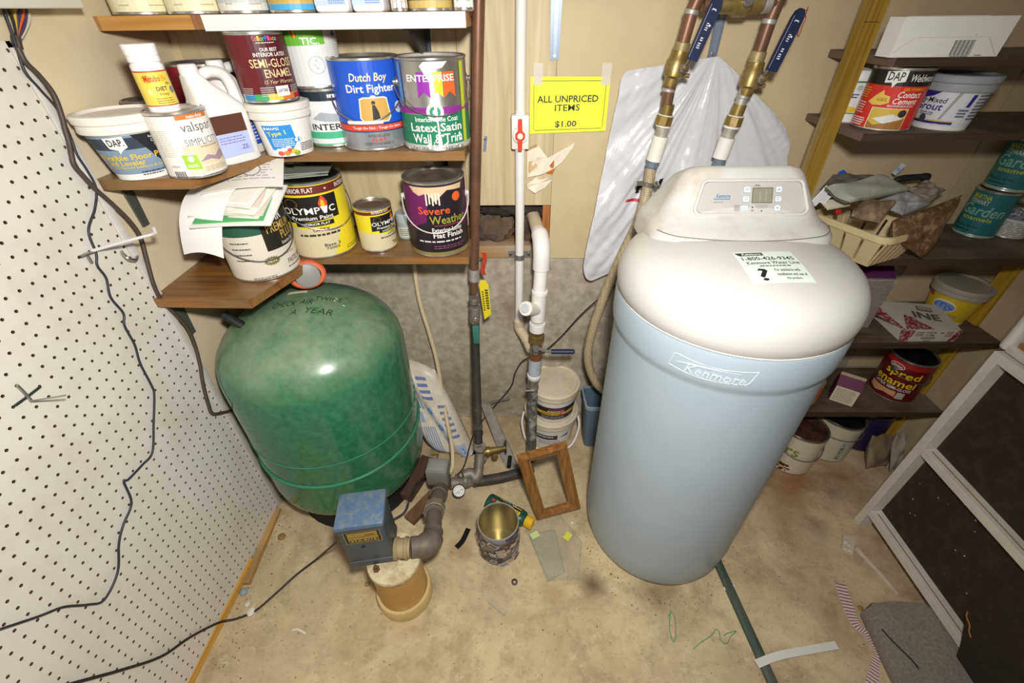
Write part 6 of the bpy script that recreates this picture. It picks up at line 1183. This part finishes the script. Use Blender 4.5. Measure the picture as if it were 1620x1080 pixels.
# picture frame leaning on the pipes
pf = thing('picture_frame', 'empty oak picture frame standing tilted on the floor next to the softener', 'picture frame')
fBL, fBR, fTL, fTR = V3(.054, .838, .0), V3(.205, .868, .031), V3(-.0125, .856, .317), V3(.1385, .886, .349)
fnr = (fBR-fBL).cross(fTL-fBL).normalized()
def fpt(u, v, f=0): return (fBL*(1-u)+fBR*u)*(1-v)+(fTL*(1-u)+fTR*u)*v+fnr*f
OAK = woodmat('#70451c', '#9c6a34', 'z', 1.2, .4, .2)
mw, mh = .23, .115
prof = [(0, -.001), (0, .012), (.35, .017), (.6, .014), (.85, .006), (1, .005), (1, -.001)]
cor = [((0, 0), (mw, mh)), ((1, 0), (1-mw, mh)), ((1, 1), (1-mw, 1-mh)), ((0, 1), (mw, 1-mh))]
for i in range(4):
    A, Bq = cor[i], cor[(i+1) % 4]; RRs = []
    for (o_, n_) in (A, Bq): RRs.append([fpt(o_[0]+(n_[0]-o_[0])*k, o_[1]+(n_[1]-o_[1])*k, f) for k, f in prof])
    B().rings(RRs).ob(('bottom_rail', 'side_rail', 'top_rail', 'side_rail')[i], OAK, pf, 25)
# tin covered in pictures
tn = thing('tin', 'open tin can covered in a collage of stamps on the floor', 'tin', (*stand(792, 895, 0, .063), 0)); r, h = .0625, .155
B().lathe([(0, .004), (r-.003, .004), (r, 0), (r, h-.003), (r+.0012, h-.002), (r+.0008, h), (r-.0022, h), (r-.0022, .008), (0, .008)], 48).ob('body', M('#b9b1a0', .35, .55, .1, 20), tn)
B().lathe([(r-.0024, h-.006), (r-.0026, .0085), (0, .0085)], 48).ob('gold_lining', M('#a3966c', .32, .7, .15, 12), tn)
a0 = facing(tn.location[:2]); D = Dec(lambda u, v, f: Vector(((r+f)*math.cos(a0+u/r), (r+f)*math.sin(a0+u/r), v)), tn, .008); D.rect(-2.8*r, 2.8*r, .004, h*.86, '#7d746c', 'wrap'); D.rect(-2.8*r, 2.8*r, h*.86, h*.985, '#8a8e9c', 'wrap_band'); D.rect(.3*r, 1.2*r, h*.86, h*.985, '#3a4a7a', 'wrap_band_blue')
rr = random.Random(21)
for k in range(44):
    u, v = rr.uniform(-1.6, 1.6)*r, rr.uniform(.06, .84)*h; w, hh = rr.uniform(.008, .017), rr.uniform(.008, .014); a = rr.uniform(-.7, .7); c, s = math.cos(a), math.sin(a); sq = lambda w, hh: [(u+x*c-y*s, min(max(v+x*s+y*c, .005), h*.97)) for x, y in ((-w, -hh), (w, -hh), (w, hh), (-w, hh))]
    D.poly(sq(w, hh), ('#d9d4c8', '#3a3634')[k % 2], 'stamp'); D.poly(sq(w*.82, hh*.8), ('#9a93a0', '#8c5a48', '#74798a', '#b8ad98', '#6a605c', '#a39aa0', '#b59a78', '#4a4648')[k % 8], 'stamp')
D.flush()
# bottle of tile sealer
p, q = onz(772, 792, .027), onz(843, 829, .024); dv = (q-p).normalized(); L_ = (q-p).length
sp = thing('bottle', 'dark green tile sealer bottle with yellow cap lying behind the tin', 'bottle', p, rot=dv.to_track_quat('Z', 'Y').to_euler())
B().lathe([(0, 0), (.026, 0), (.03, .004), (.03, L_*.72), (.027, L_*.8), (.017, L_*.86), (.0165, L_*.87)], 32, sx=1, sy=.85).ob('body', M('#1f4a3c', .35), sp); B().lathe([(.012, L_*.85), (.02, L_*.85), (.0205, L_*.99), (.018, L_), (0, L_)], 28).ob('cap', M('#e6b81e', .4), sp)
loc = sp.matrix_world; inv = sp.rotation_euler.to_matrix().inverted(); cd = inv @ V3(.1, .15, 1); a0 = math.atan2(cd.y, cd.x)
sgn = 1
D = Dec(lambda u, v, f: Vector(((.0302+f)*math.cos(a0-v/.03), (.0302+f)*.87*math.sin(a0-v/.03), u)), sp, 0, .0012)
D.rect(L_*.2, L_*.72, -.002, .006, '#17352c', 'label'); D.text('TILE', L_*.22, L_*.40, .010, .019, '#e6d02a', .04); D.text('LAB', L_*.42, L_*.60, .010, .019, '#b8cfe0', .04)
for k in range(5): D.rect(L_*.2, L_*.5, -.004-.0045*k, -.002-.0045*k, ('#e6d02a', '#d9dfd8')[k % 2], 'stripe')
D.rect(L_*.52, L_*.72, -.016, .008, '#e6c51e', 'yellow_panel'); D.lines(L_*.54, L_*.70, -.014, .006, 4, '#2a2a1c', .45); D.poly([(L_*.1, -.01), (L_*.17, -.012), (L_*.18, -.004), (L_*.11, -.002)], '#c23a3a', 'logo'); D.flush()
# glass panes on the floor
GL = M('#b9c4ae', .06, 0, alpha=.12); GE = M('#a9c0b0', .15, 0, alpha=.4)
for pts, lb, z in ((((832, 838), (880, 808), (920, 858), (915, 915), (868, 918)), 'clear glass pane lying on the floor beside the softener', .001), (((838, 846), (878, 838), (893, 905), (866, 920)), 'smaller clear glass pane lying on the larger one', .0045)):
    W3 = [onz(x, y, z) for x, y in pts]; t = thing('glass_sheet', lb, 'glass', (0, 0, 0), group='glass panes on the floor')
    B().prism([(w.x, w.y) for w in W3], ((1, 0, 0), (0, 1, 0)), (0, 0, z), (0, 0, .003)).ob('pane', GL, t, 0)
    B().tube([w+V3(0, 0, .0017) for w in W3]+[W3[0]+V3(0, 0, .0017)], .0011, 6).ob('edge', GE, t, 0)
for (px, py), lb, rz in (((898, 848), 'yellow-green price sticker at the right of the glass panes', .9), ((846, 846), 'pale green price sticker on the left corner of the glass panes', .5)):
    t = thing('sticker', lb, 'sticker', onz(px, py, .0082), rz); B().box(-.014, .014, -.0105, .0105, 0, .0006).ob('paper', M('#cfd84a' if px > 870 else '#c9d890', .6), t, 0)
# bits on the floor
def ribbon(name, label, cat, pts, w, mat, z=.0012, th=.0008, sm=5, stripes=None):
    P = catmull([onz(x, y, z) for x, y in pts], sm); t = thing(name, label, cat, (0, 0, 0)); b = B(); n = len(P)
    T = [(P[min(i+1, n-1)]-P[max(i-1, 0)]).normalized() for i in range(n)]; ws = w if isinstance(w, list) else [w]*n
    if len(ws) != n: ws = [ws[min(len(ws)-1, int(i*(len(ws)-1)/(n-1)+.5))] for i in range(n)]
    Lf = [P[i]+V3(-T[i].y, T[i].x, 0)*ws[i]/2 for i in range(n)]; Rg = [P[i]-V3(-T[i].y, T[i].x, 0)*ws[i]/2 for i in range(n)]
    b.rings([[Lf[i], Rg[i], Rg[i]+V3(0, 0, th), Lf[i]+V3(0, 0, th)] for i in range(n)]); b.ob('strip', mat, t, 0)
    if stripes:
        b = B()
        for k in range(0, n-1):
            for f0, f1 in ((.1, .45),):
                q0, q1, q2, q3 = Lf[k].lerp(Lf[k+1], f0), Lf[k].lerp(Lf[k+1], f1), Rg[k].lerp(Rg[k+1], f1), Rg[k].lerp(Rg[k+1], f0); b.bm.faces.new([b.bm.verts.new(q+V3(0, 0, th+.0003)) for q in (q0, q1, q2, q3)])
        b.ob('stripes', stripes, t, 0)
    return t
ribbon('tape', 'strip of black electrical tape on the floor beside the tin', 'tape', ((722, 866), (732, 855), (741, 836)), .017, M('#161616', .35, 0, .3, 60), .002, .0015)
ribbon('ribbon', 'red and white striped ribbon winding over the floor at the bottom right', 'ribbon', ((1329, 923), (1340, 955), (1353, 985), (1372, 1005), (1386, 1030), (1384, 1055), (1378, 1085)), [.03, .03, .026, .02, .012, .02, .025], M('#d8c4bc', .7), .0015, .001, 6, M('#8c4a50', .7))
ribbon('paper_strip', 'straight white paper strip across the green pipe on the floor', 'paper', ((1197, 1050), (1222, 1040), (1250, 1033), (1324, 1020)), .019, M('#d9d6cc', .6), .0125, .0008)
ribbon('stick', 'thin split wooden stick on the floor near the tile', 'stick', ((1354, 868), (1375, 890), (1398, 915), (1420, 941)), [.011, .009, .008, .005], M('#d9ccb2', .7, 0, .15, 40), .001, .004)
t = thing('tile', 'small beige tile shard on the floor by the white cabinet', 'tile'); pts = [onz(x, y, 0) for x, y in ((1333, 847), (1352, 852), (1348, 878), (1330, 868))]
B().prism([(w.x, w.y) for w in pts], ((1, 0, 0), (0, 1, 0)), (0, 0, .0005), (0, 0, .006)).ob('shard', M('#cabfa6', .6, 0, .1, 30), t, 0)
for x, y in ((1338, 857), (1344, 862), (1338, 868), (1345, 871)): p = onz(x, y, .0066); B().lathe([(0, .002), (.004, .0015), (.006, 0)], 8, MT(p)).ob('crumb', M('#d4ccba', .6), t)
gp = thing('floor_strip', 'dark green weathered strip running along the floor right of the softener', 'strip'); a, c = onz(1117, 848, .006), onz(1232, 1100, .006); dv = (c-a).normalized(); sd = V3(-dv.y, dv.x, 0)
a = a-dv*.03
B().rings([[p+sd*x+V3(0, 0, z) for x, z in ((-.014, -.005), (.014, -.005), (.012, .004), (.005, .0065), (-.005, .0065), (-.012, .004))] for p in [a+(c-a)*k/10 for k in range(11)]]).ob('batten', woodmat('#2b3a34', '#4a5c50', 'y', 1.2, .6, 0, '#5c5a4c'), gp, 30)
for pts, lb in ((((1061, 965), (1059, 985), (1062, 1008), (1066, 1015), (1069, 1005), (1068, 982), (1064, 968), (1056, 975)), 'looped green thread on the floor in front of the softener'), (((1097, 1026), (1110, 1015), (1125, 1005), (1133, 995), (1138, 1000), (1140, 1012), (1150, 1018), (1156, 1006), (1165, 998), (1152, 1001), (1145, 1005)), 'tangled bright green thread beside the green strip')):
    t = thing('thread', lb, 'thread', group='green threads on the floor'); B().tube([onz(x, y, .002) for x, y in pts], .0011, 6, 5).ob('strand', M('#4a9a6c', .5), t)
t = thing('nut', 'rusty metal nut on the floor in front of the tin', 'nut', onz(814, 921, 0)); b = B(); P6 = lambda r, z, n=12: [V3(r*math.cos(2*PI*i/n), r*math.sin(2*PI*i/n), z) for i in range(n)]; o = [P6(.0095, .0), P6(.0095, .006), P6(.005, .007), P6(.005, .0)]; b.rings(o+[o[0]], False); b.ob('ring', M('#5c4a44', .5, .5, .3, 60), t, 30)
t = thing('nut', 'small brass washer on the floor beside the well casing', 'nut', onz(581, 924, 0)); b = B(); o = [P6(.0075, 0), P6(.0075, .003), P6(.0035, .003), P6(.0035, 0)]; b.rings(o+[o[0]], False); b.ob('ring', M('#9a8a5c', .5, .5), t, 30)
ribbon('plastic_strip', 'short white plastic curl on the floor near the pegboard', 'plastic scrap', ((462, 997), (472, 996), (484, 1002)), .005, M('#d9d2c2', .5), .001, .002)
ribbon('plastic_tube', 'translucent little plastic tube on the floor in front of the tin', 'tube', ((773, 950), (784, 959), (799, 971)), .01, M('#b3a68c', .4), .001, .004)
for (x, y), s, col, lb in (((398, 968), .013, '#e0d8c8', 'white pebble on the floor next to the black cable'), ((392, 956), .009, '#d9d0be', 'small white chip beside the white pebble'), ((386, 937), .012, '#8fa0ac', 'bluish stone chip at the end of the yellow moulding'), ((446, 850), .013, '#96703a', 'brown stone chip in the corner below the tank'), ((905, 905-78), .007, '#d6cfc2', 'white plaster crumb against the softener foot'), ((1160, 926), .006, '#ded8cc', 'white paint chip on the green strip'), ((1147, 931), .006, '#ded8cc', 'white paint flake left of the green strip'), ((1360, 962), .008, '#a8793c', 'brown wood chip beside the striped ribbon')):
    p = onz(x, y, 0); t = thing('pebble', lb, 'chip', p); b = B(); rr = random.Random(int(x)); bmesh.ops.create_icosphere(b.bm, subdivisions=2, radius=s)
    for v in b.bm.verts: v.co = v.co*rr.uniform(.85, 1.1); v.co.z = v.co.z*.45+s*.4
    b.ob('stone', M(col, .7, 0, .15, 60), t, 50)
# debris: scattered crumbs, too many to count
b = B(); rr = random.Random(11)
for k in range(420):
    if k % 3 == 0: a = rr.uniform(PI*.95, PI*1.9); rd = .235+abs(rr.gauss(0, .03)); x, y = SC.x+rd*math.cos(a), SC.y+rd*math.sin(a)
    elif k % 3 == 1: x, y = -.84+abs(rr.gauss(0, .06)), rr.uniform(.2, .86)
    else: x, y = rr.uniform(-.7, 1.1), rr.uniform(.25, 1.2)
    s = rr.uniform(.0008, .0026); h_ = s*.7; a = rr.random()*6; v = [b.bm.verts.new((x+s*math.cos(a+q)*rr.uniform(.5, 1.6), y+s*math.sin(a+q)*rr.uniform(.5, 1.6), .0003)) for q in (0, 1.57, 3.14, 4.71)]; tp = b.bm.verts.new((x, y, h_))
    for i in range(4): b.bm.faces.new((v[i], v[(i+1) % 4], tp))
tag(b.ob('debris', M('#7d6448', .9, 0, .8, 300), None, 0), 'scattered crumbs and grit over the concrete floor', 'debris', kind='stuff')
# ---------------------------------------------------------------- cables
BLK = M('#242220', .5); BRN = M('#4a3f36', .5, 0, .1, 30); CRC = M('#d6c29a', .5, 0, .06, 20)
def cable(name, label, P, r, mat, sm=6, cat='cable'):
    t = thing(name, label, cat, (0, 0, 0)); B().tube(P, r, 8, sm).ob('cord', mat, t, 60); return t
XW = PX+.006
def w(*q, x=XW): return [onx(a, b_, x) for a, b_ in q]
cable('cable', 'thick brown cable running down the edge of the pegboard to the tank', w((28, 75), (40, 98), (62, 120), (85, 150), (98, 185), (103, 205), (110, 228), (113, 245), (118, 262), (135, 282), (152, 300), (180, 325), (205, 350), (222, 375), (232, 410), (243, 450), (256, 475), (280, 500), (297, 520), (308, 545), (316, 575), (322, 610), (330, 640), (336, 654), (350, 653), (373, 648), x=XW+.004), .0045, BRN)
cable('cable', 'thin dark wire hanging over the pegboard to the bottom left', w((0, 0), (20, 55), (38, 110), (62, 140), (92, 175), (112, 218), (122, 245), (138, 270), (152, 298), (150, 330), (140, 365), (152, 400), (154, 420), (168, 440), (175, 470), (195, 495), (197, 515), (213, 545), (222, 575), (240, 610), (244, 625), (243, 670), (241, 715), (225, 735), (203, 758), (196, 762), (208, 795), (195, 830), (188, 860), (186, 905), (165, 948), (140, 956), (100, 960), (60, 975), (0, 995)), .0023, M('#2e3038', .45))
cable('cable', 'black cable from the blue control box across the floor to the lower left corner', [onz(532, 858, .22), onz(515, 872, .1), onz(500, 885, .03), onz(470, 908, .006), onz(440, 935, .005), onz(405, 965, .005), onz(375, 978, .01)]+w((345, 985), (300, 1008), (255, 1038), (190, 1060), (110, 1082), (60, 1100), x=XW+.002), .0032, BLK)
cable('cable', 'cream electrical cable hanging down behind the tank to the grey switch', [ony(655, 415, 1.285), ony(659, 450, 1.28), ony(666, 485, 1.275), ony(680, 530, 1.26), ony(692, 575, 1.24), ony(700, 625, 1.2), ony(708, 670, 1.12), onz(715, 705, .14), onz(716, 735, .12), onz(712, 748, .12)], .0075, CRC)
cable('cable', 'thin black wire slanting from the softener to the floor behind the pipes', [ony(990, 440, 1.2), ony(960, 462, 1.2), ony(920, 497, 1.24), ony(885, 535, 1.25), ony(855, 560, 1.25), ony(828, 570, 1.25), ony(815, 590, 1.26), ony(808, 612, 1.26), ony(780, 645, 1.27), ony(763, 665, 1.24), onz(748, 690, .1), onz(735, 735, .08), onz(722, 752, .07)], .0025, M('#302c28', .5))
cable('cable', 'black cable looping from the grey switch box behind the blue control box', [onz(678, 748, .12), onz(660, 765, .08), onz(648, 790, .03), onz(640, 810, .015), onz(622, 822, .01), onz(600, 830, .01)], .0045, M('#2f2f30', .5))
# bundle of coloured wires at the top left and the panel above it
pb = thing('electric_box', 'cream metal box edge at the top left with coloured wires below', 'electric box'); a = onx(92, 14, -.862); b_ = onx(0, 3, -.862)
B().box(XL+.001, XL+.07, .905, 1.015, 1.385, 1.6, .003).bm.free()
B().box(XL+.001, XL+.06, a.y-.4, a.y, a.z, a.z+.25, .002).ob('case', M('#cfcdbb', .5), pb, 0)
WX = XL+.012
for k, (c_, pts) in enumerate((('#c9b03a', ((21, 3), (24, 30), (26, 55))), ('#d8622a', ((36, 5), (36, 25), (30, 45), (27, 58))), ('#4a3a5c', ((40, 5), (41, 28), (36, 48), (29, 62))), ('#2f3a6a', ((30, 5), (31, 20), (28, 40), (27, 55))), ('#7a4a2a', ((10, 3), (24, 18), (27, 45), (27, 58))), ('#2a2a2a', ((2, 2), (16, 20), (24, 45), (26, 58))), ('#c9c2ae', ((44, 6), (46, 32), (38, 52), (30, 64))))):
    t = thing('wire', ('yellow', 'orange', 'purple', 'dark blue', 'brown', 'black', 'white')[k]+' wire dropping from the metal box at the top left', 'wire', group='coloured wires'); B().tube([onx(x, y, WX) for x, y in pts], .0022, 8, 5).ob('strand', M(c_, .45), t)
t = thing('cable_sheath', 'brown sheath tying the coloured wires into the thick cable', 'cable'); B().tube([onx(x, y, WX-.002) for x, y in ((25, 58), (26, 66), (29, 77))], .0068, 10, 3).ob('sheath', BRN, t); 
# pegboard hooks
hk = thing('peg_hook', 'long white peg hook holding out from the pegboard', 'hook'); WH = M('#d2d0ca', .4); a = onx(128, 404, PX); tip = onx(128, 404, PX); tip = ony(238, 376, a.y+.0); 
s_ = onx(145, 397, PX+.004); e_ = ony(246, 368, s_.y+.06)
B().tube([s_, s_.lerp(e_, .5), e_-V3(.01, 0, .004), e_, e_+V3(.002, 0, .012)], .0032, 8).ob('arm', WH, hk); B().tube([onx(127, 406, PX+.003), onx(136, 402, PX+.006), onx(148, 398, PX+.004)], .0032, 8).ob('base_wire', STEEL, hk); B().tube([onx(138, 404, PX+.004), onx(145, 416, PX+.004)], .003, 8).ob('base_leg', STEEL, hk)
hk = thing('peg_hook', 'small bent steel hook on the pegboard near its edge', 'hook'); B().tube([onx(192, 398, PX), onx(196, 403, PX+.012), onx(204, 409, PX+.02), onx(214, 411, PX+.016), onx(217, 405, PX+.002)], .0035, 8, 4).ob('wire', STEEL, hk)
hk = thing('peg_hook', 'crossed steel hook with a thin arm on the left of the pegboard', 'hook'); B().tube(w((24, 641), (42, 628), (64, 611), x=PX+.006), .0021, 8).ob('cross_wire', M('#3c4248', .4, .6), hk); B().tube(w((27, 609), (40, 622), (50, 634), x=PX+.009), .0022, 8).ob('cross_wire', STEEL, hk); s_ = onx(50, 634, PX+.01); B().tube([s_, ony(104, 625, s_.y+.02)], .0014, 8).ob('arm', STEEL, hk)
# small wall bits
t = thing('wall_hook', 'small grey screw clip on the wall right of the copper pipe', 'clip', ony(766, 227, YB)); B().prism([(-.004, -.02), (.004, -.02), (.01, .018), (.002, .02)], ((1, 0, 0), (0, 0, 1)), (0, -.003, 0), (0, .0025, 0)).ob('plate', M('#8d96a4', .4, .5), t, 0); B().lathe(cyl(.003, 0, .003), 8, MT((.003, -.003, .012), (0, -1, 0))).ob('screw', DSTEEL, t)
t = thing('wire_loop', 'red looped wire pinned on the wall at the upper right', 'wire', ony(1270, 40, YB)); o_ = ony(1270, 40, YB); P = [ony(x, y, YB-.003)-o_ for x, y in ((1279, 10), (1275, 22), (1268, 35), (1262, 52), (1264, 57), (1270, 40), (1275, 28), (1272, 20), (1278, 14))]; B().tube(P, .0011, 6, 4).ob('wire', M('#b5442c', .5), t)
for x, y in ((894, 62), (871, 308), (877, 354), (1172, 100), (1240, 170), (1293, 143), (1320, 40)):
    B().lathe([(0, -.0012), (.0022, -.001), (.0028, -.0002)], 8, MT(ony(x, y, YB), (0, -1, 0))).ob('nail_head', M('#4a3c2c', .7), wb)
